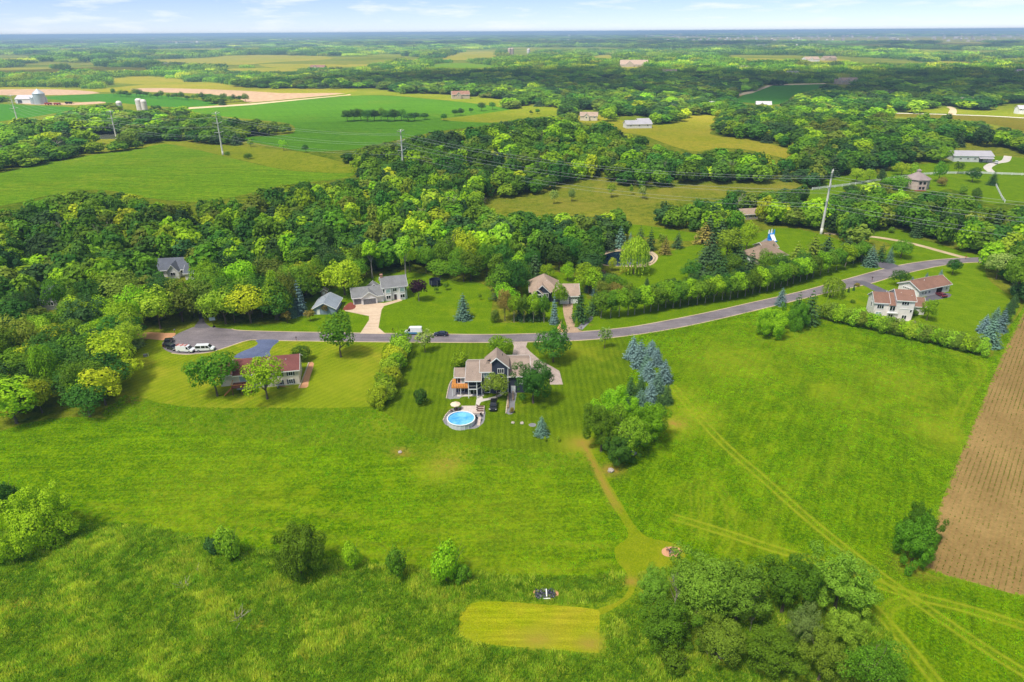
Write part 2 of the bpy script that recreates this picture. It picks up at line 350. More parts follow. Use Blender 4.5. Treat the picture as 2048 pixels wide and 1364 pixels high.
zone('field_lane', 'sand', [(1462, 190), (1500, 182), (1540, 169), (1650, 166), (1652, 168), (1545, 171), (1505, 186), (1465, 194)], 1)
zone('meadow_strip', 'sunny', [(1210, 247), (1240, 240), (1300, 250), (1345, 247), (1380, 232), (1430, 232), (1440, 250), (1420, 268), (1480, 276), (1540, 288), (1578, 300), (1572, 316), (1500, 300), (1440, 296), (1390, 302), (1345, 292), (1290, 272), (1240, 262)])
zone('meadow_strip', 'sunny', [(1140, 236), (1180, 228), (1215, 236), (1200, 246), (1160, 244)])
zone('crop_field', 'olive', [(1690, 228), (1760, 225), (1900, 229), (2120, 240), (2120, 275), (2048, 262), (2000, 252), (1930, 240), (1800, 233)])
zone('meadow_strip', 'meadow', [(1815, 224), (1870, 214), (1910, 214), (1960, 222), (1990, 210), (2060, 208), (2120, 212), (2120, 238), (1990, 232), (1900, 227)])
strip('farm_road', 'concrete', [(1690, 224.5), (1800, 226.5), (1900, 229), (2000, 233), (2110, 240)], 7)
zone('farm_drive', 'sand', [(1896, 228), (1900, 218), (1893, 214), (1900, 213), (1912, 217), (1912, 229)], 2)
zone('meadow_strip', 'sunny', [(1600, 119), (1640, 116), (1700, 120), (1680, 126), (1620, 126)])
zone('meadow_strip', 'sunny', [(1480, 117), (1560, 117), (1550, 121), (1490, 121)])
zone('meadow_strip', 'sunny', [(1230, 131), (1290, 128), (1280, 135), (1240, 136)])
zone('town_ground', 'sunny', [(1400, 76), (1600, 74), (1800, 73), (2100, 72), (2100, 79), (1900, 82), (1700, 82), (1500, 80)])
zone('town_ground', 'sunny', [(1300, 74), (1340, 72), (1420, 73), (1400, 76), (1340, 77)])
zone('crop_field', 'sunny', [(1870, 84), (1960, 84), (1990, 90), (1900, 92)])
ff = np.random.default_rng(21)
for k in range(34):
    y = 72 + 90 * ff.uniform() ** 1.4; x = ff.uniform(-40, 2080); w = ff.uniform(25, 110); h = (y - 62) * ff.uniform(.05, .10)
    if 560 < x < 2100 and y > 134: continue
    zone('far_field', ('sunny', 'meadow', 'crop1', 'sunny', 'marsh')[k % 5], [(x - w, y + ff.uniform(-.3, .3) * h), (x - w * .3, y - h), (x + w * .8, y - h * ff.uniform(.4, 1)), (x + w, y + h * .3), (x + w * .2, y + h * .8)], 3)
zone('marsh', 'marsh', [(952, 400), (990, 396), (1042, 391), (1100, 381), (1172, 361), (1213, 358), (1244, 371), (1300, 379), (1380, 370), (1440, 368), (1500, 366), (1560, 362), (1610, 372), (1560, 380), (1460, 378), (1450, 392), (1400, 398), (1340, 402), (1260, 412), (1150, 424), (1050, 420), (990, 415)])
zone('lawn', 'lawn_c', [(1590, 392), (1640, 372), (1660, 352), (1720, 350), (1760, 348), (1800, 334), (1900, 322), (1990, 312), (2060, 318), (2120, 330), (2120, 425), (2048, 405), (1985, 408), (1950, 395), (1900, 378), (1870, 384), (1820, 380), (1760, 366), (1700, 378), (1650, 400)])
zone('lawn', 'lawn_c', [(1248, 449), (1300, 452), (1350, 460), (1400, 468), (1420, 478), (1370, 482), (1330, 480), (1290, 474), (1250, 466)])
zone('lawn', 'lawn_c', [(1712, 466), (1760, 460), (1800, 460), (1825, 466), (1830, 476), (1870, 486), (1930, 505), (1965, 510), (1960, 514), (1870, 520), (1790, 532), (1750, 528), (1770, 505), (1780, 488), (1740, 478)])
strip('gravel_lane', 'sand', [(1648, 466), (1700, 470), (1750, 474), (1800, 482), (1840, 491), (1880, 502), (1925, 514), (1945, 518)], 3.2)
strip('barn_drive', 'concrete', [(1985, 345), (1975, 335), (1990, 326), (2010, 322), (2016, 312)], 5)
# the lots along the road
zone('lawn', 'lawn_c', [(418, 652), (470, 648), (540, 648), (585, 636), (600, 615), (640, 585), (690, 572), (720, 560), (760, 550), (800, 545), (850, 548), (905, 562), (960, 566), (985, 590), (985, 640), (1040, 645), (1110, 640), (1110, 668), (1000, 669), (860, 668), (700, 666), (560, 664), (480, 662)])
zone('verge', 'lawn_c', [(1130, 662), (1165, 655), (1300, 622), (1400, 602), (1500, 582), (1600, 558), (1700, 528), (1780, 515), (1790, 532), (1700, 557), (1600, 584), (1420, 624), (1250, 656), (1160, 664)])
zone('lawn', 'lawn_c', [(1225, 600), (1240, 550), (1285, 535), (1310, 520), (1335, 505), (1380, 492), (1420, 486), (1500, 470), (1560, 455), (1640, 468), (1740, 505), (1700, 528), (1600, 558), (1500, 582), (1400, 602), (1300, 622), (1200, 648), (1170, 640), (1165, 600)])
zone('house_lot', 'lawn_c', [(1040, 555), (1070, 540), (1130, 548), (1165, 570), (1180, 640), (1160, 662), (1110, 664), (1060, 650), (1050, 600)])
zone('lawn', 'lawn_d', [(1635, 612), (1640, 588), (1740, 567), (1800, 549), (1900, 528), (1962, 525), (1975, 556), (2010, 585), (2040, 600), (2030, 630), (1985, 690), (1975, 712), (1900, 690), (1800, 668), (1700, 645), (1640, 632)])
zone('lawn', 'lawn_b', [(232, 800), (240, 760), (262, 722), (285, 690), (310, 672), (330, 690), (345, 706), (395, 706), (452, 694), (500, 682), (745, 682), (775, 690), (752, 760), (745, 815), (660, 816), (560, 816), (400, 815), (330, 808), (290, 797), (250, 792)])
zone('lawn', 'lawn_a', [(748, 812), (760, 740), (775, 684), (860, 684), (1000, 684), (1150, 680), (1250, 671), (1262, 700), (1255, 760), (1215, 800), (1180, 850), (1165, 884), (1165, 905), (1120, 906), (1040, 900), (940, 890), (860, 876), (830, 862), (790, 840), (770, 822)])
zone('bank', 'bank', [(205, 832), (235, 800), (250, 792), (290, 797), (330, 808), (400, 815), (560, 816), (660, 816), (750, 815), (790, 840), (830, 862), (860, 876), (940, 890), (1040, 900), (1120, 906), (1165, 905), (1185, 952), (1000, 932), (821, 915), (700, 898), (471, 874), (342, 857), (252, 842)])
zone('hayfield', 'hay', [(-300, 900), (-80, 880), (0, 862), (60, 845), (150, 834), (252, 842), (342, 857), (471, 874), (700, 898), (821, 915), (1000, 932), (1185, 952), (1260, 1060), (1280, 1100), (1262, 1150), (1240, 1143), (1180, 1151), (1080, 1154), (950, 1149), (830, 1139), (720, 1126), (600, 1110), (420, 1081), (290, 1054), (140, 1045), (-20, 1060), (-300, 1110)])
zone('hayfield', 'hay2', [(1250, 672), (1350, 656), (1450, 635), (1520, 620), (1600, 600), (1636, 590), (1632, 632), (1700, 648), (1800, 670), (1900, 694), (1978, 714), (1992, 690), (2035, 632), (2060, 600), (2120, 560), (2400, 900), (2600, 1300), (2700, 1700), (1880, 1700), (1830, 1420), (1790, 1290), (1700, 1200), (1500, 1150), (1330, 1120), (1262, 1150), (1250, 1060), (1185, 952), (1165, 905), (1165, 884), (1180, 850), (1215, 800), (1255, 760), (1262, 700)])
zone('meadow', 'rough', [(-300, 1110), (-20, 1060), (140, 1045), (290, 1054), (420, 1081), (600, 1110), (720, 1126), (830, 1139), (950, 1149), (1080, 1154), (1180, 1151), (1240, 1143), (1262, 1150), (1330, 1120), (1500, 1150), (1700, 1200), (1790, 1290), (1830, 1420), (1880, 1700), (-400, 1700)])
zone('tilled_field', 'soil', [(2120, 530), (2060, 602), (2040, 640), (1995, 730), (1950, 840), (1900, 960), (1866, 1050), (1845, 1130), (1945, 1165), (2060, 1198), (2500, 1330), (2700, 900), (2400, 560)], 3)
zone('mown_path', 'path', [(1163, 882), (1172, 880), (1190, 915), (1215, 960), (1245, 1010), (1262, 1040), (1278, 1060), (1297, 1075), (1330, 1082), (1365, 1094), (1370, 1115), (1340, 1135), (1303, 1146), (1276, 1150), (1273, 1168), (1262, 1192), (1236, 1212), (1201, 1230), (1192, 1219), (1232, 1205), (1253, 1186), (1259, 1163), (1250, 1140), (1235, 1125), (1229, 1104), (1234, 1091), (1255, 1075), (1252, 1055), (1225, 1012), (1195, 957), (1175, 907)], 3)
zone('mown_patch', 'mown', [(917, 1240), (921, 1224), (945, 1206), (1000, 1203), (1100, 1210), (1188, 1218), (1199, 1232), (1197, 1298), (1188, 1306), (1100, 1298), (990, 1290), (935, 1278), (918, 1260)], 3)
zone('fire_ring_sand', 'tan_mulch', [(1323, 1103), (1328, 1096), (1343, 1093), (1358, 1096), (1365, 1103), (1358, 1111), (1343, 1114), (1328, 1111)], 3)
zone('pit_soil', 'tan_mulch', [(1066, 1187), (1070, 1180), (1090, 1183), (1112, 1180), (1117, 1187), (1112, 1195), (1090, 1192), (1072, 1196)], 3)
# hard surfaces
strip('road_shoulder', 'sand', [(462, 658), (480, 661), (560, 663.5), (700, 666), (860, 668), (1000, 669), (1150, 664), (1250, 655.5), (1330, 642), (1420, 624), (1500, 606), (1600, 583.5), (1700, 556.5), (1790, 532.5), (1870, 520), (1930, 515.5)], 0.9, False)
strip('road_shoulder', 'sand', [(344, 705.5), (371, 708), (395, 706.5), (422, 703), (452, 694), (488, 682), (510, 679), (560, 680.5), (700, 682.5), (860, 684), (1000, 684), (1150, 680.5), (1250, 671.5), (1350, 656), (1450, 634.5), (1560, 608), (1650, 586), (1740, 566.5), (1800, 549), (1900, 528), (1990, 523)], 0.9, False)
zone('road', 'asphalt', [(391, 653), (417, 653), (440, 656), (462, 658), (480, 661), (560, 663.5), (700, 666), (860, 668), (1000, 669), (1150, 664), (1250, 655.5), (1330, 642), (1420, 624), (1500, 606), (1600, 583.5), (1700, 556.5), (1790, 532.5), (1870, 520), (1930, 515.5), (1990, 514), (2040, 516), (2040, 524), (1990, 523), (1900, 528), (1800, 549), (1740, 566.5), (1650, 586), (1560, 608), (1450, 634.5), (1350, 656), (1250, 671.5), (1150, 680.5), (1000, 684), (860, 684), (700, 682.5), (560, 680.5), (510, 679), (488, 682), (452, 694), (422, 703), (395, 706.5), (371, 708), (344, 705.5), (328, 698), (324, 688), (331, 680), (343, 675), (356, 667), (372, 660)], 3)
zone('driveway', 'asphalt2', [(389, 655), (398, 640), (395, 622), (402, 610), (410, 612), (406, 630), (410, 645), (420, 655)], 3)
zone('mulch_drive', 'tan_mulch', [(262, 676), (290, 665), (330, 666), (352, 667), (333, 680), (300, 678)], 3)
zone('driveway', 'blue_asphalt', [(513, 679.5), (557, 680), (546, 692), (539, 703), (536, 716), (470, 716), (482, 704), (505, 695), (516, 687)], 3)
zone('driveway', 'peach', [(720, 667), (738, 640), (738, 632), (690, 622), (688, 612), (720, 604), (752, 605), (768, 606), (800, 598), (805, 601), (768, 612), (763, 620), (757, 655), (772, 668)], 1)
zone('driveway', 'paver2', [(1128, 600), (1146, 600), (1144, 630), (1148, 645), (1158, 660), (1168, 663.5), (1128, 665.5), (1134, 655), (1130, 640), (1126, 620)], 2)
zone('driveway', 'paver', [(1024, 684), (1055, 684), (1052, 694), (1060, 703), (1080, 720), (1104, 733), (1119, 742), (1126, 769), (1100, 769), (1098, 750), (1040, 740), (1020, 728), (1026, 704), (1028, 692)], 1)
zone('driveway', 'asphalt2', [(1800, 532), (1745, 512), (1742, 520), (1760, 535), (1775, 539)], 1)
zone('driveway', 'asphalt2', [(1705, 563), (1724, 561), (1740, 566), (1772, 580), (1800, 592), (1830, 602), (1860, 590), (1896, 586), (1900, 594), (1850, 604), (1815, 612), (1780, 598), (1745, 580), (1728, 571)], 2)
zone('driveway', 'gravel', [(1502, 500), (1530, 478), (1545, 472), (1552, 478), (1540, 495), (1545, 505), (1515, 512), (1498, 515)], 2)
zone('pond_bank', 'sand', [(1187, 524), (1195, 509), (1217, 500), (1246, 496), (1280, 497), (1305, 503), (1316, 513), (1309, 526), (1288, 534), (1250, 533), (1210, 531)], 4)
zone('pond', 'pond', [(1199, 522), (1205, 512), (1222, 505), (1245, 502), (1275, 503), (1298, 508), (1306, 516), (1298, 524), (1270, 530), (1235, 532), (1210, 529)], 4)
zone('pond', 'pond2', [(120, 278), (180, 270), (230, 268), (255, 272), (250, 277), (180, 279), (140, 284)], 3)
zone('pond', 'pond2', [(-60, 296), (0, 291), (28, 294), (20, 300), (-60, 304)], 3)
zone('patio', 'gravel', [(893, 796), (899, 770), (908, 757), (925, 757), (925, 793), (910, 797)], 2)
zone('patio', 'concrete', [(914, 793), (916, 770), (968, 770), (968, 792)], 1)
zone('garden_walk', 'concrete', [(956, 790), (964, 790), (966, 797), (980, 795), (1000, 788), (1010, 780), (1014, 782), (1002, 792), (982, 799), (962, 804), (958, 813), (951, 812)], 2)
zone('pool_surround', 'gravel', [(887, 838), (893, 828), (905, 817), (935, 813), (968, 812), (969, 840), (962, 850), (950, 857), (920, 858), (898, 853), (888, 846)], 2)
zone('garden_bed', 'gravel', [(1012, 826), (1015, 800), (1018, 780), (1034, 780), (1030, 805), (1029, 820), (1024, 828)], 2)
zone('garden_bed', 'gravel', [(1057, 849), (1064, 846), (1072, 848), (1070, 853), (1061, 853)], 3)
zone('garden_bed', 'tan_mulch', [(598, 776), (608, 752), (618, 725), (628, 727), (622, 748), (617, 765), (616, 773), (605, 776), (560, 773), (560, 770)], 2)
zone('garden_bed', 'red_mulch', [(690, 612), (702, 604), (712, 612), (705, 619), (686, 620)], 2)
zone('garden_bed', 'tan_mulch', [(1115, 655), (1123, 640), (1128, 655), (1126, 663), (1116, 664)], 1)
zone('garden_bed', 'gravel', [(1152, 655), (1165, 645), (1185, 630), (1186, 638), (1172, 652), (1164, 660)], 1)
# ---- vehicle tracks, trodden and bare patches
tracks = [wline(t) for t in (
 [(1345, 772), (1380, 815), (1450, 890), (1530, 960), (1620, 1040), (1720, 1120), (1830, 1200), (1960, 1290), (2080, 1365)],
 [(1350, 1035), (1440, 1062), (1540, 1095), (1640, 1125), (1720, 1152), (1760, 1170), (1830, 1192), (1930, 1217), (2080, 1262)],
 [(1436, 968), (1455, 1005), (1463, 1045), (1460, 1078), (1442, 1102)],
 [(1388, 970), (1390, 1020), (1393, 1080)], [(1415, 968), (1414, 1030), (1402, 1075)],
 [(1720, 1190), (1770, 1240), (1830, 1310), (1890, 1385)], [(1850, 1196), (1795, 1205), (1772, 1225), (1775, 1262), (1800, 1310)],
 [(1900, 700), (1965, 735), (1930, 800), (1895, 880)], [(1345, 985), (1400, 960), (1440, 940)],
 [(1752, 795), (1690, 900), (1640, 980)], [(1620, 920), (1520, 1060)])]
pair = []; side = []
for t in tracks[:8]:
    for s in (-1.4, -0.85, -0.3, 0.3, 0.85, 1.4):
        q = []
        for i, p in enumerate(t):
            a, b = t[max(i - 1, 0)], t[min(i + 1, len(t) - 1)]; dx, dy = b[0] - a[0], b[1] - a[1]; L = math.hypot(dx, dy) + 1e-9
            q.append((p[0] - dy / L * s, p[1] + dx / L * s))
        (pair if abs(s) == 0.85 else side).append(q)
hay_lines = [wline(t) for t in ([(170, 1010), (400, 1035), (700, 1080), (1000, 1125), (1225, 1128)], [(150, 1030), (420, 1058), (700, 1102), (950, 1138), (1200, 1140)],
  [(300, 985), (600, 1018), (900, 1065), (1220, 1095)], [(1500, 690), (1580, 672), (1700, 690), (1850, 735)], [(1340, 690), (1500, 655), (1620, 640)])]
path_mid = wline([(1166, 884), (1183, 920), (1206, 965), (1234, 1018)])
spots_wear = [(1385, 828, 7, .8), (1360, 790, 6, .6), (1350, 850, 5, .9), (880, 940, 5, .7), (905, 905, 4, .6), (760, 850, 5, .4), (1460, 720, 14, .5), (1600, 680, 12, .55), (1680, 790, 10, .35), (1800, 760, 12, .5), (1880, 860, 8, .6), (690, 760, 10, .6), (1000, 1040, 16, .25), (430, 980, 16, .25), (930, 1280, 3, .6), (1075, 1280, 3, .9), (1180, 1285, 2.2, 1), (1160, 890, 5, .8), (40, 1208, 4, .6), (560, 1120, 3, .3), (1150, 700, 8, .4), (330, 760, 9, .4)]
spots_dirt = [(1075, 1280, 1.6, .7), (1181, 1287, 1.4, .8), (1350, 847, 1.6, 1.0), (1166, 886, 2.0, .8), (35, 1212, 2.2, 1.0), (15, 1205, 1.5, .8), (1222, 940, 1.7, 1.0), (800, 905, 1.2, .9), (1262, 1162, 1.0, .9), (1442, 1312, 1.6, 1.0), (1710, 1145, 1, .6), (262, 800, 1.2, .9), (895, 928, 2.4, .45), (310, 375, 5, .8), (510, 1252, .9, .8), (1850, 1130, 3, .8), (470, 1230, 1.2, .8), (410, 1140, 1.0, .8)]
def attrs(X, Y):
    w = np.zeros(X.shape); dd = np.zeros(X.shape); near = np.hypot(X, Y) < 480
    x, y = X[near], Y[near]; ww = np.zeros(x.shape); d2 = np.zeros(x.shape)
    for k_, q in enumerate(pair): ww = np.maximum(ww, np.clip(1 - dist_line(q, x, y) / 0.6, 0, 1) * (0.35 if 4 <= k_ < 10 else (0.9 if k_ < 12 else .5)))
    for k_, q in enumerate(tracks): ww = np.maximum(ww, np.clip(1 - dist_line(q, x, y) / 2.2, 0, 1) * (0.1 if 2 <= k_ < 5 else 0.24))
    for q in hay_lines: ww = np.maximum(ww, np.clip(1 - dist_line(q, x, y) / 1.1, 0, 1) * 0.5)
    d2 = np.maximum(d2, np.clip(1.15 - dist_line(path_mid, x, y) / 1.0, 0, 1) * 0.85)
    for a, b, r, k in spots_wear:
        c = G(a, b); ww = np.maximum(ww, k * np.exp(-((x - c.x) ** 2 + (y - c.y) ** 2) / (r * r)))
    for a, b, r, k in spots_dirt:
        c = G(a, b); d2 = np.maximum(d2, k * np.exp(-((x - c.x) ** 2 / (2.2 * r * r) + (y - c.y) ** 2 / (r * r))))
    w[near] = ww; dd[near] = d2; return w, dd
# ---- one planar subdivision: outlines and a grid fine near the camera, coarse at the horizon
FARM = 60000.0
def build_ground():
    V, E, Fc = [], [], []
    def loop(p):
        if sum(a[0] * b[1] - b[0] * a[1] for a, b in zip(p, p[1:] + p[:1])) < 0: p = p[::-1]
        n = len(V); V.extend(Vector(q) for q in p); E.extend((n + i, n + (i + 1) % len(p)) for i in range(len(p)))
    loop([(-FARM, -FARM), (FARM, -FARM), (FARM, FARM), (-FARM, FARM)])
    for z in Z:
        w = z[2][1] if z[2][0] == 'world' else wpoly(z[2], z[3])
        q = [w[0]]
        for p in w[1:]:
            if math.hypot(p[0] - q[-1][0], p[1] - q[-1][1]) > 0.05: q.append(p)
        z.append(q); loop(q)
    for q in pair + side:
        n = len(V); V.extend(Vector(p) for p in q); E.extend((n + i, n + i + 1) for i in range(len(q) - 1))
    d = 45.0; r2 = np.random.default_rng(3)
    while d < 55000:
        st = 1.6 if d < 150 else (0.0125 * d if d < 500 else (0.02 * d if d < 900 else 0.05 * d))
        half = R(52); n = int(2 * half * d / st)
        for k in range(n + 1):
            a = -half + 2 * half * (k + r2.uniform(-.25, .25)) / n; rr = d + r2.uniform(-.25, .25) * st
            V.append(Vector((rr * math.sin(a), rr * math.cos(a))))
        d += st
    for a in range(-170, -52, 12):
        for s in (1, -1):
            for dist in (30, 100, 400, 1500, 6000, 25000): V.append(Vector((s * dist * math.sin(R(a)), dist * math.cos(R(a)))))
    return delaunay_2d_cdt(V, E, Fc, 0, 1e-4)
rv, re_, rf, ov, oe, of_ = build_ground()
VX = np.array([v[0] for v in rv]); VY = np.array([v[1] for v in rv]); VZ = H(VX, VY)
VW, VD = attrs(VX, VY)
FT = np.array([f for f in rf if len(f) == 3]); FX = VX[FT].mean(1); FY = VY[FT].mean(1); fz = np.zeros(len(FT), int)
for k, z in enumerate(Z): fz[inside(z[-1], FX, FY)] = k + 1
byz = {int(k): FT[fz == k] for k in np.unique(fz)}
for k, faces in byz.items():
    name, mat = ('ground', 'ground') if k == 0 else Z[k - 1][:2]
    ids, inv = np.unique(faces, return_inverse=True); inv = inv.reshape(-1, 3)
    o = mesh_obj(name, np.stack([VX[ids], VY[ids], VZ[ids]], 1), inv.tolist(), gm[mat], smooth=True)
    for an, arr in (('wear', VW), ('dirt', VD)):
        a = o.data.attributes.new(an, 'FLOAT', 'POINT'); a.data.foreach_set('value', arr[ids].astype(np.float32))
    tag(o, kind='structure')
    if o.data.polygons[0].normal.z < 0: o.data.flip_normals()
def open_px():
    return [z[2] for z in Z if z[4] and z[2][0] != 'world'], [z[-1] for z in Z if z[4] and z[2][0] == 'world']
# ================================================================== trees
def foliage_mat(name, trans=0.34, vmin=0.66, vmax=1.25, hue=0.035, inst=False):
    m, n, l, b = new_mat(name)
    oi = n.new('ShaderNodeObjectInfo'); ge = n.new('ShaderNodeNewGeometry')
    hs = n.new('ShaderNodeHueSaturation')
    r2 = math_(n, l, 'FRACT', math_(n, l, 'MULTIPLY', oi.outputs['Random'], 37.7))
    l.new(math_(n, l, 'ADD', 0.5 - hue * 0.45, math_(n, l, 'MULTIPLY', oi.outputs['Random'], hue)), hs.inputs['Hue'])
    v = math_(n, l, 'ADD', vmin, math_(n, l, 'MULTIPLY', r2, vmax - vmin))
    v = math_(n, l, 'MULTIPLY', v, math_(n, l, 'ADD', 0.72, math_(n, l, 'MULTIPLY', ge.outputs['Random Per Island'], 0.56)))
    l.new(v, hs.inputs['Value']); 
    if inst:
        ia = n.new('ShaderNodeAttribute'); ia.attribute_type = 'INSTANCER'; ia.attribute_name = 'tint'; l.new(ia.outputs['Color'], hs.inputs['Color'])
    else: l.new(oi.outputs['Color'], hs.inputs['Color'])
    hs.inputs['Saturation'].default_value = 1.0
    l.new(hs.outputs[0], b.inputs['Base Color']); b.inputs['Roughness'].default_value = 0.65; b.inputs['Specular IOR Level'].default_value = 0.12
    tr = n.new('ShaderNodeBsdfTranslucent'); l.new(mixc(n, l, 1.0, hs.outputs[0], (1.15, 1.25, 0.6, 1), 'MULTIPLY'), tr.inputs['Color'])
    ms = n.new('ShaderNodeMixShader'); ms.inputs[0].default_value = trans
    l.new(b.outputs[0], ms.inputs[1]); l.new(tr.outputs[0], ms.inputs[2]); l.new(ms.outputs[0], n['Material Output'].inputs['Surface'])
    return m
FOL = foliage_mat('leaves'); FOLI = foliage_mat('wood_leaves', inst=True); NEEI = foliage_mat('wood_needles', 0.1, 0.8, 1.15, 0.02, True); NEE = foliage_mat('needles', 0.08, 0.8, 1.15, 0.02)
BARK = plain('bark', (104, 92, 80), 0.9, 0.3, 3.0, bumps=0.4); PALE = plain('pale_bark', (160, 150, 138), 0.9, 0.25, 3.0)
def quads(cen, nor, size, rs, asp=1.0, droop=None):
    """leaf faces: irregular quads at cen facing nor"""
    n = len(cen); nor = nor / (np.linalg.norm(nor, axis=1, keepdims=True) + 1e-9)
    h = np.where(np.abs(nor[:, 2:3]) < 0.9, np.array([[0, 0, 1.0]]), np.array([[1.0, 0, 0]])); h = np.broadcast_to(h, nor.shape)
    a = np.cross(h, nor); a /= np.linalg.norm(a, axis=1, keepdims=True) + 1e-9; b = np.cross(nor, a)
    if droop is None:
        t = rs.uniform(0, 6.283, (n, 1)); a, b = a * np.cos(t) + b * np.sin(t), b * np.cos(t) - a * np.sin(t)
    s = (size * rs.uniform(0.6, 1.35, (n, 1))); P = []
    for ua, ub in ((-1, -.25), (.1, -1), (1, .2), (-.15, 1)):
        P.append(cen + a * s * ua * rs.uniform(.8, 1.2, (n, 1)) + b * s * asp * ub * rs.uniform(.8, 1.2, (n, 1)))
    V = np.stack(P, 1).reshape(-1, 3); Fq = np.arange(4 * n).reshape(-1, 4)
    return V, Fq
def np_mesh(name, V, Fq, mats, midx=None):
    me = bpy.data.meshes.new(name); me.vertices.add(len(V)); me.vertices.foreach_set('co', np.asarray(V, np.float32).ravel())
    n = len(Fq); k = Fq.shape[1]; me.loops.add(n * k); me.loops.foreach_set('vertex_index', Fq.astype(np.int32).ravel())
    me.polygons.add(n); me.polygons.foreach_set('loop_start', np.arange(0, n * k, k, dtype=np.int32))
    for m in mats: me.materials.append(m)
    if midx is not None: me.polygons.foreach_set('material_index', midx.astype(np.int32))
    me.update(calc_edges=True); return me
def rdir(n, rs):
    v = rs.normal(size=(n, 3)); return v / np.linalg.norm(v, axis=1, keepdims=True)
def crown(name, seed, rad=(4.4, 4.4, 4.2), zc=6.6, clumps=26, leaves=2600, leaf=0.30, cr=(0.26, 0.42), low=-0.55, spread=0.72, jit=0.55, core=True, top=0.0, mat=None):
    mat = mat or FOL
    """lobed broadleaf crown: leaf faces over the skins of many clumps"""
    rs = np.random.default_rng(seed); rad = np.array(rad)
    d = rdir(clumps * 4, rs); d = d[d[:, 2] > low][:clumps]
    r = rs.uniform(spread * 0.72, spread * 1.12, (len(d), 1)); r[: len(d) // 5] *= 0.45
    az = np.arctan2(d[:, 1], d[:, 0]); ph = rs.uniform(0, 6.28, 3); r = r * (1 + .16 * np.sin(2 * az + ph[0]) + .13 * np.sin(3 * az + ph[1]) * (d[:, 2] < .6))[:, None]
    inner = rdir(max(6, clumps // 3), rs) * rs.uniform(.2, .52, (max(6, clumps // 3), 1)); inner[:, 2] = np.abs(inner[:, 2]) * .9
    cc = np.concatenate([d * r, inner]); cc[:, 2] += top * (1 - np.hypot(cc[:, 0], cc[:, 1]))
    R_ = rs.uniform(cr[0], cr[1], len(cc)) * rs.uniform(.75, 1.15, len(cc)); R_[len(d):] = cr[1] * 1.05; w = R_ ** 2; w /= w.sum()
    k = rs.choice(len(cc), leaves * 2, p=w); dn = rdir(len(k), rs)
    p = cc[k] + dn * R_[k][:, None] * np.where(rs.uniform(size=(len(k), 1)) < .1, rs.uniform(1.05, 1.32, (len(k), 1)), rs.uniform(0.8, 1.1, (len(k), 1)))
    dd = np.linalg.norm(p[:, None, :] - cc[None], axis=2) / R_[None]; dd[np.arange(len(k)), k] = 9
    keep = (dd.min(1) > 0.8) & (p[:, 2] > low * 1.15); p, dn = p[keep][:leaves], dn[keep][:leaves]
    out = p / (np.linalg.norm(p, axis=1, keepdims=True) + 1e-6)
    nor = dn * 0.75 + out * 0.35 + np.array([0, 0, 0.25]) + rdir(len(p), rs) * jit
    V, Fq = quads(p * rad + np.array([0, 0, zc]), nor, leaf, rs)
    if core:
        bm = bmesh.new(); bmesh.ops.create_icosphere(bm, subdivisions=2, radius=1)
        cv = np.array([v.co for v in bm.verts]) * rs.uniform(0.25, 0.42, (len(bm.verts), 1)) * rad; cv[:, 2] = np.maximum(cv[:, 2], low * rad[2] * 0.6); cv[:, 2] += zc
        cf = np.array([[v.index for v in f.verts] for f in bm.faces]); bm.free()
        cf = np.concatenate([cf, cf[:, 2:3]], 1) + len(V)
        V = np.concatenate([V, cv]);
        me = bpy.data.meshes.new(name); me.from_pydata(V.tolist(), [], Fq.tolist() + cf[:, :3].tolist()); me.materials.append(mat); me.update(); return me
    return np_mesh(name, V, Fq, [mat])
def willow(name, seed, rad=4.6, h=10.0, strands=230, leaf=0.16):
    rs = np.random.default_rng(seed); P, N = [], []
    for i in range(strands):
        a = rs.uniform(0, 6.283); rr = rad * math.sqrt(rs.uniform(0.02, 1)); ztop = h - 2.2 * (rr / rad) ** 2 * 1.2 - rs.uniform(0, .8)
        L = min(ztop - 0.5, rs.uniform(2.5, 7.0)); n = int(L / 0.28)
        t = np.linspace(0, 1, n)[:, None]; o = np.array([[math.cos(a), math.sin(a), 0]])
        p = o * (rr + 0.7 * np.sqrt(t) + rs.normal(0, .12, (n, 1))) + np.array([[0, 0, ztop]]) - np.array([[0, 0, L]]) * t ** 1.15
        P.append(p + rs.normal(0, .1, (n, 3))); N.append(o + rs.normal(0, .5, (n, 3)) + np.array([[0, 0, .3]]) * (1 - t))
    P, N = np.concatenate(P), np.concatenate(N)
    V, Fq = quads(P, N, leaf, rs, asp=2.0, droop=True); return np_mesh(name, V, Fq, [FOL])
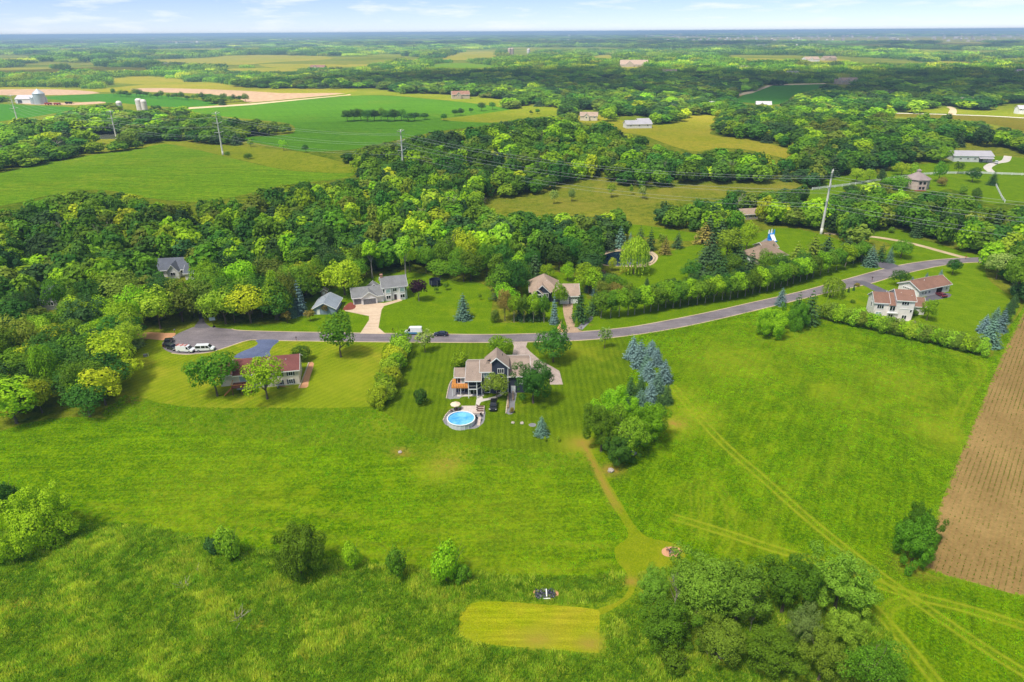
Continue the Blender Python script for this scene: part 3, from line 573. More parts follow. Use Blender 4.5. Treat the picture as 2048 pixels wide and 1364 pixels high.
def spruce(name, seed, h=9.0, rad=2.3, tiers=17, leaf=0.17, base=0.25, loose=0.0, dens=1.0, mat=None):
    """conifer: tiers of drooping boughs, each a fan of needle faces"""
    rs = np.random.default_rng(seed); P, N = [], []
    for i in range(tiers):
        t = i / (tiers - 1); z = base + (h - base) * (1 - (1 - t) ** 1.0) * 0.985
        rr = rad * (1 - t) ** 0.7 * rs.uniform(.9, 1.08) + 0.1; nb = max(4, int((rr / rad) * 15 * dens) + 3)
        for k in range(nb):
            a = 6.283 * (k + rs.uniform(-.35, .35)) / nb + i * 0.7; L = rr * rs.uniform(.8, 1.12 + loose)
            n = max(3, int(L / (leaf * 0.55))); s = np.linspace(0.12, 1, n)[:, None]
            o = np.array([[math.cos(a), math.sin(a), 0.0]]); q = np.array([[-math.sin(a), math.cos(a), 0.0]])
            p = o * L * s + np.array([[0, 0, z]]) + np.array([[0, 0, 1]]) * (0.25 * L * (s * 0.3 - s * s * 0.9 + 0.12 * s ** 4 * 3))
            wd = 0.24 * L * (1 - s * 0.6)
            p = p + q * wd * rs.uniform(-1, 1, (n, 1)) + rs.normal(0, .05, (n, 3))
            P.append(p); N.append(np.array([[0, 0, 1.0]]) + o * 0.7 + rs.normal(0, .35, (n, 3)))
    P, N = np.concatenate(P), np.concatenate(N)
    V, Fq = quads(P, N, leaf, rs, asp=0.8); me = np_mesh(name, V, Fq, [mat or NEE]); return me
def limbs(name, seed, h=5.0, r=0.22, nb=5, reach=2.6, up=2.6, mat=None, twigs=0, z0=0.45):
    """tapered trunk with limbs"""
    rs = np.random.default_rng(seed); m = MB(); pts = [Vector((0, 0, -0.3))]
    for k in range(1, 6): pts.append(Vector((rs.normal(0, .05) * k * .5, rs.normal(0, .05) * k * .5, h * k / 5)))
    for k in range(5): m.tube(pts[k], pts[k + 1], r * (1.25 if k == 0 else 1 - k * .13), r * (1 - (k + 1) * .13), 7, False)
    for b in range(nb):
        a = 6.283 * b / nb + rs.uniform(-.4, .4); zz = h * rs.uniform(z0, .98); p0 = Vector((0, 0, zz)) * 1.0; L = reach * rs.uniform(.6, 1.1)
        p1 = p0 + Vector((math.cos(a) * L * .5, math.sin(a) * L * .5, up * .5)); p2 = p1 + Vector((math.cos(a + .3) * L * .5, math.sin(a + .3) * L * .5, up * .6))
        m.tube(p0, p1, r * .45, r * .3, 5, False); m.tube(p1, p2, r * .3, r * .1, 5, False)
        for t in range(twigs):
            e = p1.lerp(p2, rs.uniform(0, 1)); d = Vector((rs.normal(0, 1), rs.normal(0, 1), rs.uniform(.1, 1))).normalized() * reach * rs.uniform(.3, .6)
            m.tube(e, e + d, r * .16, r * .04, 4, False)
    me = bpy.data.meshes.new(name); me.from_pydata(m.v, [], m.f); me.materials.append(mat or BARK); me.update(); return me
CR = {}; TR = {}; DIM = {}
def proto(kind, cm, tm, w, h): CR[kind] = cm; TR[kind] = tm; DIM[kind] = (w, h)
for i in range(6):
    proto('round%d' % i, crown('broadleaf_crown', 11 + i, (4.3 + .2 * (i % 3), 4.4, 4.0 + .5 * (i % 2)), 6.3, 34 + 4 * i, 4200, 0.19, (.18, .36), spread=.78), limbs('trunk', 30 + i, 4.4, .24), 9.6, 11.2)
for i in range(3):
    proto('oval%d' % i, crown('oval_crown', 51 + i, (3.2, 3.2, 5.0), 6.6, 28, 3400, 0.19), limbs('trunk', 60 + i, 5.0, .2), 6.9, 12.2)
for i in range(3):
    proto('lollipop%d' % i, crown('dense_crown', 71 + i, (2.8, 2.8, 3.0), 4.7, 34, 3200, 0.15, (.2, .34), low=-.75, spread=.66), limbs('trunk', 80 + i, 3.2, .13, mat=PALE, reach=1.2, up=1.4), 5.8, 7.7)
for i in range(3):
    proto('shrub%d' % i, crown('shrub_leaves', 91 + i, (2.2, 2.2, 2.1), 1.75, 30, 2600, 0.12, (.2, .36), low=-.7, spread=.68), limbs('stem', 99 + i, 1.2, .08), 4.8, 4.1)
for i in range(3):
    proto('big%d' % i, crown('spreading_crown', 111 + i, (6.2, 6.0, 6.0), 7.4, 80, 16000, 0.13, (.11, .21), low=-.92, spread=.86), limbs('trunk', 120 + i, 6.0, .36, 7, 4, 4), 13, 14.4)
for i in range(2):
    proto('bush%d' % i, crown('bush_leaves', 125 + i, (6.2, 5.6, 4.6), 3.3, 74, 14000, 0.13, (.12, .22), low=-.7, spread=.85), limbs('stem', 128 + i, 3.0, .16, 8, 3, 2), 13, 8.2)
proto('feather', crown('feathery_crown', 131, (4.6, 4.4, 5.6), 6.4, 36, 7500, 0.115, (.16, .3), low=-.8, spread=.82, jit=.9, core=False), limbs('trunk', 132, 6.0, .22, 8, 3, 4, twigs=2), 10, 12.6)
proto('loose', crown('loose_crown', 141, (2.0, 2.0, 3.2), 4.2, 12, 620, 0.2, (.2, .36), spread=.75, jit=.9, core=False), limbs('trunk', 142, 4.2, .1, 6, 1.3, 1.8, twigs=1), 4.4, 7.6)
proto('tall', crown('high_crown', 145, (3.6, 3.6, 4.4), 11.5, 22, 2000, 0.27, (.2, .36), spread=.78, jit=.7, core=False), limbs('trunk', 146, 10.0, .3, 7, 3.2, 4.5, mat=PALE, z0=.55), 7.8, 16.2)
proto('willow', willow('willow_crown', 151), limbs('trunk', 152, 6.5, .35, 7, 3.5, 2.5), 10.6, 10.2)
for i in range(3):
    proto('spruce%d' % i, spruce('spruce_boughs', 161 + i, 9.0, 2.75, 13, 0.2), limbs('trunk', 165, 6.5, .14, 0), 5.2, 9.0)
proto('pine', spruce('pine_boughs', 171, 9.0, 2.9, 10, 0.24, 0.8, .25, .8), limbs('trunk', 172, 6.5, .16, 0), 6.2, 9.0)
proto('column', spruce('column_boughs', 181, 5.0, 0.75, 18, 0.13, 0.1), limbs('trunk', 182, 3.0, .07, 0), 1.6, 5.0)
proto('bare', limbs('bare_branches', 191, 6.0, .16, 12, 2.6, 3.2, mat=PALE, twigs=7), limbs('trunk', 192, 5.0, .2, 2, mat=PALE), 6.5, 9.5)
# lighter shapes for the far woods
for i in range(4):
    proto('far%d' % i, crown('wood_crown', 211 + i, (4.6, 4.4, 4.4 + .5 * i), 6.0, 20 + 2 * i, 900, 0.5, (.26, .42), low=-.8, core=True, mat=FOLI), TR['round%d' % i], 10, 11.4)
proto('farpine', spruce('wood_conifer', 221, 11.0, 2.7, 12, .36, .3, mat=NEEI), TR['pine'], 5.4, 11)
def clump_mesh(seed, n, span, leaves, leaf):
    rs = np.random.default_rng(seed); V, Fc, o = [], [], 0
    g = int(math.sqrt(n))
    for i in range(g):
        for j in range(g):
            c = np.array([((i + .5) / g - .5) * span + rs.normal(0, .6), ((j + .5) / g - .5) * span + rs.normal(0, .6), rs.uniform(3.6, 5.6)]); rr = span / g * rs.uniform(.58, .74)
            d = rdir(leaves, rs); d = d[d[:, 2] > -.45]
            v, f = quads(c + d * np.array([rr, rr, rr * 1.05]) * rs.uniform(.9, 1.05, (len(d), 1)), d + rdir(len(d), rs) * .5 + np.array([0, 0, .2]), leaf, rs)
            V.append(v); Fc.append(f + o); o += len(v)
    return np_mesh('wood_clump', np.concatenate(V), np.concatenate(Fc), [FOLI])
for i in range(3): proto('clump%d' % i, clump_mesh(231 + i, 9, 26, 90, .95), None, 28, 10)
GREENS = {'mid': (84, 122, 26), 'dark': (60, 100, 32), 'deep': (52, 84, 42), 'bright': (116, 154, 22), 'yellow': (138, 160, 28), 'lime': (124, 156, 38), 'olive': (100, 122, 40),
          'blue': (94, 118, 114), 'bluegreen': (84, 112, 92), 'pine': (58, 84, 48), 'purple': (58, 34, 46), 'sage': (118, 144, 76), 'rust': (116, 112, 54), 'grey': (140, 130, 118), 'willow': (104, 136, 40)}
FK = 1.58
def gcol(c):
    v = lin(*GREENS[c]); r_ = 1.0 if c in ('blue', 'bluegreen', 'purple', 'grey') else 1.13; return (v[0] * FK * r_, v[1] * FK, v[2] * FK * (2 - r_), 1)
CATS = {'spruce': 'tree', 'shrub': 'shrub'}
def stand(kind, p, sxy, sz, col, label, group=None, rz=None, name=None, cat=None):
    """one tree of its own: root > trunk, crown"""
    base = kind.rstrip('0123456789')
    nm = name or {'spruce': 'spruce_tree', 'pine': 'pine_tree', 'shrub': 'shrub', 'bush': 'shrub', 'willow': 'willow_tree', 'column': 'columnar_cedar', 'bare': 'bare_tree', 'lollipop': 'maple_tree', 'farpine': 'pine_tree'}.get(base, 'broadleaf_tree')
    rt = empty(nm, p, random.uniform(0, 6.28) if rz is None else rz, label, cat or ('shrub' if base in ('shrub', 'bush') else 'tree'), group)
    rt.scale = (sxy, sxy, sz)
    t = bpy.data.objects.new('trunk' if base not in ('shrub', 'bush') else 'stem', TR[kind]); C.objects.link(t); t.parent = rt
    c = bpy.data.objects.new('crown', CR[kind]); C.objects.link(c); c.parent = rt; c.color = gcol(col)
    return rt
def tree(kind, px, py, w, h, col, label, group=None, name=None, cat=None):
    """w, h: crown width and whole height in photo pixels; px, py: foot of the trunk"""
    p = G(px, py); s, su, sa = pxm(p); W, HH = DIM[kind]
    k = w / s / W; z = h / su / HH
    z = min(max(z, k * 0.6), k * 1.8)
    return stand(kind, p, k, z, col, label, group, name=name, cat=cat)
# ---- scattering: many instances of a few shapes in one object (woods and grass that nobody could count)
SHAPES = {}
def shape(key, me, col=None):
    if key not in SHAPES:
        o = bpy.data.objects.new(key, me)
        if col: o.color = gcol(col)
        SHAPES[key] = o
    return SHAPES[key]
def scatter(name, pts, rot, scl, idx, shapes, label, tint=None):
    me = bpy.data.meshes.new(name); me.vertices.add(len(pts)); me.vertices.foreach_set('co', np.asarray(pts, np.float32).ravel())
    for nm, ty, arr, key in (('rot', 'FLOAT_VECTOR', rot, 'vector'), ('scl', 'FLOAT_VECTOR', scl, 'vector'), ('pick', 'INT', idx, 'value')):
        a = me.attributes.new(nm, ty, 'POINT'); a.data.foreach_set(key, np.asarray(arr, np.int32 if ty == 'INT' else np.float32).ravel())
    if tint is not None:
        a = me.attributes.new('tint', 'FLOAT_COLOR', 'POINT'); a.data.foreach_set('color', np.asarray(tint, np.float32).ravel())
    ob = bpy.data.objects.new(name, me); C.objects.link(ob); tag(ob, label, None, None, 'stuff')
    ng = bpy.data.node_groups.new(name, 'GeometryNodeTree'); n, l = ng.nodes, ng.links
    ng.interface.new_socket('Geometry', in_out='INPUT', socket_type='NodeSocketGeometry'); ng.interface.new_socket('Geometry', in_out='OUTPUT', socket_type='NodeSocketGeometry')
    gi, go = n.new('NodeGroupInput'), n.new('NodeGroupOutput'); ip = n.new('GeometryNodeInstanceOnPoints'); ip.inputs['Pick Instance'].default_value = True
    jn = n.new('GeometryNodeJoinGeometry')
    for s in shapes[::-1]:
        oi = n.new('GeometryNodeObjectInfo'); oi.transform_space = 'ORIGINAL'; oi.inputs['Object'].default_value = s; oi.inputs['As Instance'].default_value = True
        l.new(oi.outputs['Geometry'], jn.inputs[0])
    def at(nm, ty):
        a = n.new('GeometryNodeInputNamedAttribute'); a.data_type = ty; a.inputs['Name'].default_value = nm; return a.outputs[0]
    l.new(gi.outputs[0], ip.inputs['Points']); l.new(jn.outputs[0], ip.inputs['Instance']); l.new(at('pick', 'INT'), ip.inputs['Instance Index'])
    er = n.new('FunctionNodeEulerToRotation'); l.new(at('rot', 'FLOAT_VECTOR'), er.inputs[0]); l.new(er.outputs[0], ip.inputs['Rotation']); l.new(at('scl', 'FLOAT_VECTOR'), ip.inputs['Scale'])
    l.new(ip.outputs[0], go.inputs[0]); md = ob.modifiers.new('scatter', 'NODES'); md.node_group = ng
    return ob
# ================================================================== the woods
def project(P):
    M = np.array(CM.transposed()); v = (np.asarray(P) - np.array([0, 0, CAMH])) @ M.T
    return CX + F * v[:, 0] / -v[:, 2], CY - F * v[:, 1] / -v[:, 2]
keepouts = []      # pixel outlines of roofs and yards standing in the woods
keepouts += [[(302, 529), (398, 533), (398, 548), (302, 546)], [(72, 586), (124, 586), (124, 602), (72, 603)], [(1900, 296), (2030, 298), (2030, 335), (1900, 332)],
             [(1478, 424), (1520, 424), (1520, 442), (1478, 442)], [(1150, 222), (1192, 222), (1192, 244), (1150, 244)], [(1672, 150), (1710, 150), (1710, 172), (1672, 172)],
             [(20, 178), (155, 178), (155, 214), (20, 214)], [(1235, 236), (1300, 236), (1300, 262), (1235, 262)], [(234, 198), (300, 198), (300, 217), (234, 217)], [(1012, 96), (1064, 96), (1064, 112), (1012, 112)],
             [(1640, 452), (1665, 452), (1665, 480), (1640, 480)]]
def wood_points():
    rs = np.random.default_rng(99); out = []; d = 150.0
    while d < 40000:
        st = 6.6 if d < 330 else max(6.6, d * 0.0125 + 2.4)
        if d > 1500: st = 21 + (d - 1500) * (0.016 if d < 15000 else .024)
        half = R(40); n = max(3, int(2 * half * d / st)); a = -half + 2 * half * (np.arange(n) + rs.uniform(-.42, .42, n)) / n; rr = d + rs.uniform(-.42, .42, n) * st
        out.append(np.stack([rr * np.sin(a), rr * np.cos(a), np.full(n, st)], 1)); d += st
    P = np.concatenate(out); X, Y, S = P.T; Zz = H(X, Y); D = np.hypot(X, Y)
    hgt = np.where(D > 1500, 9.0, 11.3) * rs.uniform(.62, 1.38, len(X)); hgt[(D < 420) & (X < 0)] *= 1.05
    bx, by = project(np.stack([X, Y, Zz], 1)); 
    ok = by < 872
    opx, owd = open_px()
    lev = [project(np.stack([X, Y, Zz + hgt * f_], 1)) for f_ in (0, .3, .6, .92)]
    for q in opx + keepouts:
        qq = [(min(max(a, -5000), 7000), b) for a, b in (catmull(q, True, 3))]
        for ux, uy in lev: ok &= ~inside(qq, ux, uy)
    for q in owd: ok &= ~inside(q, X, Y)
    # right of the tilled field and the near right only the wood on the edge
    ok &= ~((by > 620) & (bx > 700))
    # broken cover far away: clearings
    cl = np.sin(X * .0037 + 1) * np.sin(Y * .0019 + X * .0008) + np.sin(X * .0011 - 2) * np.sin(Y * .0043)
    ok &= ~((D > 1700) & (cl > 0.5)); ok &= rs.uniform(size=len(X)) > np.where(D < 420, .04, .02)
    return X[ok], Y[ok], Zz[ok], D[ok], S[ok], hgt[ok], bx[ok], by[ok], rs
WX, WY, WZ, WD, WS, WH, WBX, WBY, wrs = wood_points()
vis = (WBX > -60) & (WBX < 2110)
order = np.argsort(WD + np.where(vis, 0, 1e6))
NEAR = order[:150]; nearset = np.zeros(len(WX), bool); nearset[NEAR] = True
pick_k = ['round0', 'round1', 'round2', 'round3', 'round4', 'round5', 'oval0', 'oval1', 'feather', 'tall']
pick_p = [.14, .14, .14, .14, .12, .12, .07, .06, .04, .03]
cols = ['mid', 'dark', 'bright', 'deep', 'olive', 'yellow', 'lime']; colp = [.38, .25, .13, .10, .09, .025, .025]
for i in NEAR:
    k = wrs.choice(pick_k, p=pick_p); c = wrs.choice(cols, p=colp); W, HH = DIM[k]
    s = WS[i] * 1.55 / W * wrs.uniform(.75, 1.4); s = max(s, .62); z = WH[i] / HH
    if k == 'tall': z = max(z, .85)
    where = 'in the wood around the cul-de-sac' if WBX[i] < 400 else ('in the wood behind the white house' if WBX[i] < 1000 else 'in the wood at the road bend')
    adj = {'mid': 'mid green', 'dark': 'dark green', 'bright': 'bright green', 'deep': 'deep green', 'olive': 'olive green', 'yellow': 'yellow green', 'lime': 'lime green'}[c] + {'round': ' round crowned tree ', 'oval': ' egg shaped tree ', 'feather': ' feathery tree ', 'tall': ' tall thin stemmed tree '}[k.rstrip('0123456789')]
    side = adj + where
    stand(k, (WX[i], WY[i], WZ[i]), s, z, c, side, adj.strip() + 's ' + where)
wood_shapes = [bpy.data.objects.new('wood_shape', CR[m]) for m in ('far0', 'far1', 'far2', 'far3', 'farpine', 'bare')]
PAL = np.array([gcol(c) for c in cols]); CP = np.array(colp)
def tints(n, x, y):
    """colour of each tree: patches of lighter and darker kinds"""
    w = 0.5 + 0.5 * np.sin(x * .021 + 1.7 * np.sin(y * .013)) * np.sin(y * .017 + 1.3 * np.sin(x * .011))
    k = np.array([wrs.choice(len(cols), p=CP)] * 0 + list(wrs.choice(len(cols), n, p=CP))); t = PAL[k].copy()
    t[:, :3] *= (0.8 + 0.4 * w)[:, None]; return t
mid = ~nearset & (WD <= 1500)
n = int(mid.sum()); sx = WS[mid] * 1.62 / 9.6 * wrs.uniform(.7, 1.35, n); ix = wrs.choice(6, n, p=[.25, .25, .22, .22, .045, .015]); tt = tints(n, WX[mid], WY[mid]); tt[ix == 4] = gcol('pine')
scatter('woodland', np.stack([WX[mid], WY[mid], WZ[mid] - .3], 1), np.stack([np.zeros(n), np.zeros(n), wrs.uniform(0, 6.28, n)], 1), np.stack([sx, sx, WH[mid] / 11.2], 1), ix, wood_shapes, 'dense green broadleaf woodland rolling away beyond the houses', tt)
cl_shapes = [bpy.data.objects.new('wood_shape', CR['clump%d' % k]) for k in range(3)]
fw = WD > 1500
n = int(fw.sum()); sx = WS[fw] * 1.12 / 26
scatter('distant_forest', np.stack([WX[fw], WY[fw], WZ[fw] - 1.0], 1), np.stack([np.zeros(n), np.zeros(n), wrs.uniform(0, 6.28, n)], 1), np.stack([sx, sx, WH[fw] / 10 * np.clip(sx, 1, 1.6)], 1), wrs.integers(0, 3, n), cl_shapes, 'blue green forest stretching to the horizon', np.clip(tints(n, WX[fw] * .3, WY[fw] * .3) * np.array([1.25, 1.15, 1.0, 1]), 0, 1))  # sunlight put into the colour: warmer, brighter tints than the nearer wood
print('WOODS', len(WX), int(mid.sum()), int(fw.sum()))
# ================================================================== trees one can point at
T = tree
# grove by the lower right tracks
gl = [('big0', 1394, 1229, 155, 110, 'willow', 'tall leafy tree beside the fire ring in the lower grove'), ('big1', 1331, 1289, 121, 82, 'mid', 'bushy tree on the meadow side of the lower grove'), ('big2', 1471, 1239, 140, 106, 'willow', 'broad green tree in the middle of the lower grove'), ('big0', 1563, 1226, 126, 114, 'mid', 'tall tree at the back of the lower grove'), ('big1', 1667, 1226, 155, 114, 'willow', 'tall tree of the lower grove next to the wheel tracks'), ('big2', 1602, 1294, 70, 82, 'sage', 'silvery round willow in the lower grove'), ('big0', 1685, 1304, 88, 86, 'willow', 'narrow bushy tree in the grove edge near the tracks'), ('big1', 1544, 1349, 131, 79, 'mid', 'low tree at the meadow front of the grove'), ('big2', 1636, 1362, 103, 94, 'willow', 'rounded tree at the front of the grove'), ('feather', 1728, 1389, 131, 99, 'mid', 'feathery tree at the grove corner beside the field'), ('big0', 1433, 1316, 112, 74, 'willow', 'rounded tree between the bare snag and the bushy one'), ('shrub1', 1345, 1339, 65, 39, 'mid', 'low bush at the meadow corner of the grove'), ('big2', 1306, 1204, 70, 62, 'willow', 'tree leaning over the mown path end of the grove')]
for g in gl: T(*g)
T('bare', 1348, 1225, 40, 70, 'grey', 'white dead branches sticking out of the grove', name='bare_tree'); T('bare', 1500, 1262, 22, 85, 'grey', 'grey dead snag standing in the grove gap', name='bare_tree')
# clump below the spruces
for g in [('big1', 1228, 868, 98, 92, 'bright', 'bright tree at the lawn side of the clump below the spruces'), ('big0', 1202, 902, 84, 100, 'mid', 'green tree beside the top of the dirt path'),
          ('big2', 1292, 888, 98, 88, 'bright', 'yellow green round tree at the field side of the clump'), ('feather', 1252, 914, 88, 88, 'lime', 'pale feathery tree in the clump below the spruces'),
          ('big1', 1238, 928, 74, 58, 'dark', 'dark low tree at the foot of the clump by the field')]: T(*g)
# meadow edge
for g in [('bush0', 78, 1084, 165, 108, 'bright', 'wide yellow green bush at the edge of the tall meadow'), ('shrub1', 12, 1020, 70, 62, 'dark', 'dark bush behind the wide yellow green one'),
          ('shrub1', 460, 1118, 58, 68, 'lime', 'small bright tree with a dark bush beside it on the meadow edge'), ('shrub2', 428, 1108, 36, 36, 'deep', 'dark bush touching a small bright tree on the meadow edge'),
          ('bush1', 603, 1148, 118, 98, 'mid', 'broad ragged bush on the meadow edge'), ('shrub2', 705, 1133, 44, 50, 'bright', 'smallest bright tree on the meadow edge'),
          ('shrub1', 795, 1154, 54, 74, 'mid', 'upright green tree on the meadow edge'), ('shrub0', 893, 1162, 76, 74, 'bright', 'round bush on the meadow edge nearest the tarp pit'), ('shrub2', 925, 1164, 40, 34, 'mid', 'low bush against the round one near the tarp pit'),
          ('bush1', 1822, 1124, 98, 118, 'mid', 'dense round tree at the corner of the tilled field'), ('bush0', 1838, 1075, 72, 84, 'mid', 'smaller crown behind the dense tree at the tilled field')]: T(*g)
# lot of the red roofed house
for g in [('round0', 435, 792, 92, 92, 'mid', 'leafy tree in front of the garage end of the red roof'), ('round3', 535, 798, 88, 90, 'bright', 'leafy tree with a pale trunk in front of the red roofed house'),
          ('oval1', 682, 714, 68, 92, 'mid', 'large egg shaped maple beside the peach driveway entrance'), ('shrub0', 604, 722, 46, 36, 'mid', 'bush behind the gable of the red roofed house')]: T(*g)
# lot of the dark blue house with the pool
for g in [('shrub1', 920, 736, 44, 34, 'bright', 'round bush behind the deck wing of the dark blue house'), ('round2', 1000, 716, 60, 46, 'bright', 'bright tree between the dark blue house and the road'),
          ('round1', 1106, 724, 76, 70, 'dark', 'dark leafy tree in the bend of the paver driveway'), ('big0', 1066, 806, 84, 88, 'dark', 'big dark tree beside the garage end of the dark blue house'),
          ('round4', 994, 799, 52, 54, 'olive', 'tree standing right in front of the dark blue gable'), ('spruce0', 1083, 869, 31, 36, 'bluegreen', 'small lone spruce on the striped lawn below the house'),
          ('shrub2', 1024, 826, 11, 13, 'rust', 'small clipped rusty bush at the tip of the gravel bed'), ('shrub0', 842, 808, 38, 34, 'dark', 'dark round bush on the striped lawn'),
          ('loose', 850, 704, 40, 46, 'sage', 'thin pale tree by the road in front of the striped lawn'), ('loose', 1209, 697, 28, 46, 'sage', 'thin young tree by the road on the striped lawn'),
          ('loose', 1090, 884, 8, 12, 'lime', 'tiny sapling next to the lone spruce'), ('loose', 1117, 884, 9, 12, 'lime', 'tiny sapling on the lower striped lawn')]: T(*g)
for k in range(9):
    t = k / 8; T('shrub%d' % (k % 3), 806 - 42 * t + (4 if k % 2 else -4), 700 + 112 * t, 54, 42, ('bright', 'lime', 'yellow')[k % 3], 'yellow green shrub in the tall hedge between two lawns', 'shrubs of the hedge between the two lawns')
# spruces
sg = [(1265, 715, 33, 46, 'blue'), (1279, 732, 34, 46, 'blue'), (1302, 711, 24, 30, 'blue'), (1313, 729, 26, 35, 'blue'), (1328, 763, 31, 47, 'blue'), (1291, 745, 25, 36, 'bluegreen'), (1297, 758, 29, 36, 'blue'), (1315, 784, 25, 42, 'bluegreen'),
      (1300, 802, 28, 45, 'blue'), (1260, 801, 27, 44, 'deep'), (1281, 784, 24, 32, 'deep'), (1280, 815, 28, 38, 'bluegreen'), (1267, 820, 20, 30, 'deep'), (1333, 806, 24, 34, 'deep'), (1318, 826, 24, 38, 'deep')]
nm = {'blue': 'silver blue spruce', 'bluegreen': 'blue green spruce', 'deep': 'dark green spruce'}
for k, (x, y, w, h, c) in enumerate(sg): T('spruce%d' % (k % 3), x, y, w * (1.12 + .16 * (k * 7 % 5) / 4), h * (.92 + .2 * (k * 3 % 4) / 3), c, nm[c] + ' in the spruce group at the lawn edge', nm[c] + 's of the group at the lawn edge')
for k, (x, y, w, h, c, lb) in enumerate([(1976, 692, 44, 56, 'bluegreen', 'largest full spruce at the hedge end by the tilled field'), (1966, 664, 30, 36, 'blue', 'bluish spruce tucked behind the largest one'), (2000, 662, 28, 46, 'blue', 'silver spruce in the row along the tilled field'),
      (1988, 648, 26, 36, 'bluegreen', 'spruce in the row along the tilled field'), (2010, 642, 24, 42, 'deep', 'dark slim spruce in the row along the tilled field'), (2019, 626, 22, 34, 'deep', 'dark small spruce of the row near the wood'), (2026, 613, 20, 30, 'deep', 'last dark spruce of the row at the wood')]):
    T('spruce%d' % (k % 3), x, y, w, h, c, lb)
# hedge and trees of the white house with brown roofs
for k in range(21):
    t = k / 20; x = 1648 + 312 * t; y = 637 + 72 * t; T('shrub%d' % (k % 3), x, y, 44, 37, ('lime', 'olive', 'bright', 'lime')[k % 4], 'rounded shrub in the long field side hedge of the white house', 'shrubs of the long hedge')
for g in [('oval2', 1853, 641, 33, 46, 'bright', 'egg shaped tree at the corner of the white house'), ('bush1', 1538, 672, 78, 62, 'bright', 'bright round tree standing alone by the road with dark ones'), ('bush0', 1588, 658, 58, 62, 'mid', 'upright tree beside the bright one by the road'),
          ('pine', 1616, 648, 46, 66, 'deep', 'dark conifer at the end of the roadside group'), ('pine', 1592, 640, 30, 56, 'deep', 'dark conifer behind the roadside group'), ('spruce1', 1561, 610, 25, 36, 'blue', 'silver blue spruce by the road beside the dark conifers'), ('willow', 1664, 594, 44, 40, 'lime', 'pale weeping tree on the lawn near the road'),
          ('round3', 1799, 572, 37, 34, 'dark', 'dark tree behind the long white garage'), ('round0', 1904, 549, 30, 34, 'dark', 'lone round tree on the lawn beyond the long garage'), ('spruce0', 1824, 563, 8, 11, 'blue', 'smallest of three young spruces behind the garage'),
          ('spruce1', 1852, 559, 9, 15, 'blue', 'middle one of three young spruces behind the garage'), ('spruce2', 1880, 556, 11, 18, 'blue', 'tallest of three young spruces behind the garage'),
          ('shrub0', 1836, 656, 21, 16, 'lime', 'garden bush beside the pink flower bed'), ('shrub1', 1722, 634, 22, 22, 'bright', 'bush at the left wall of the white house'), ('shrub2', 1808, 634, 26, 14, 'sage', 'low planting at the wall below the white house'), ('shrub0', 1828, 630, 22, 12, 'mid', 'low planting below the small brown roof'),
          ('shrub1', 1705, 606, 12, 8, 'mid', 'small bush on the lawn left of the white house'), ('round2', 1992, 558, 56, 58, 'sage', 'grey green tree at the bend of the lawn'), ('round4', 2030, 600, 66, 95, 'mid', 'tall tree at the wood corner above the tilled field')]: T(*g)
for k, x in enumerate((1685, 1696.5, 1707)): T('column', x, 588 - 3.6 * k, 5, 11, 'deep', 'small dark column cedar in a row of three on the lawn', 'three column cedars')
# maple avenue north of the road
av = [(1202, 636), (1221, 635), (1238, 633), (1256, 630), (1269, 629), (1288, 626), (1301, 623), (1316, 621), (1331, 616), (1346, 616), (1360, 613), (1377, 610), (1394, 609), (1410, 606), (1427, 604), (1444, 600), (1460, 599), (1475, 595), (1490, 592), (1505, 587), (1519, 585), (1534, 582), (1548, 578), (1561, 574), (1574, 571), (1586, 567), (1600, 563), (1613, 559), (1625, 555), (1640, 550), (1656, 545), (1672, 540), (1690, 534), (1706, 528), (1722, 524)]
for k, (x, y) in enumerate(av): T('lollipop%d' % (k % 3), x, y, 47 - 8 * k / 34, 55 - 11 * k / 34, ('mid', 'mid', 'bright')[k % 3], 'clipped round maple in the long avenue beside the road', 'maples of the roadside avenue')
for k in range(22):
    a, b = av[k + 6][0], av[k + 6][1]; T('round%d' % (k % 6), a + 6, b - 9 - (k % 3) * 2, 40, 50 - k * .4, ('dark', 'mid', 'deep')[k % 3], 'darker tree in the back row behind the roadside avenue', 'back row behind the avenue')
for g in [('pine', 1500, 552, 38, 50, 'pine', 'conifer in front of the taupe hip roof'), ('round3', 1560, 545, 40, 42, 'mid', 'leafy tree before the right half of the taupe roof'), ('pine', 1590, 535, 40, 52, 'olive', 'olive pine right of the taupe roof'), ('round1', 1606, 545, 36, 44, 'dark', 'dark tree between the taupe roof and the pole'), ('pine', 1470, 520, 44, 58, 'deep', 'deep green conifer left of the gravel yard'), ('round5', 1380, 560, 40, 40, 'dark', 'dark tree at the tip of the pond lawn'), ('pine', 1445, 560, 40, 48, 'deep', 'conifer between the clump and the avenue')]: T(*g)
for k, x in enumerate((1028, 1048, 1067, 1088)): T('lollipop%d' % (k % 3), x, 645, 31, 58, ('bright', 'mid', 'bright', 'mid')[k], 'round maple in the short row before the porch house', 'four maples before the porch house')
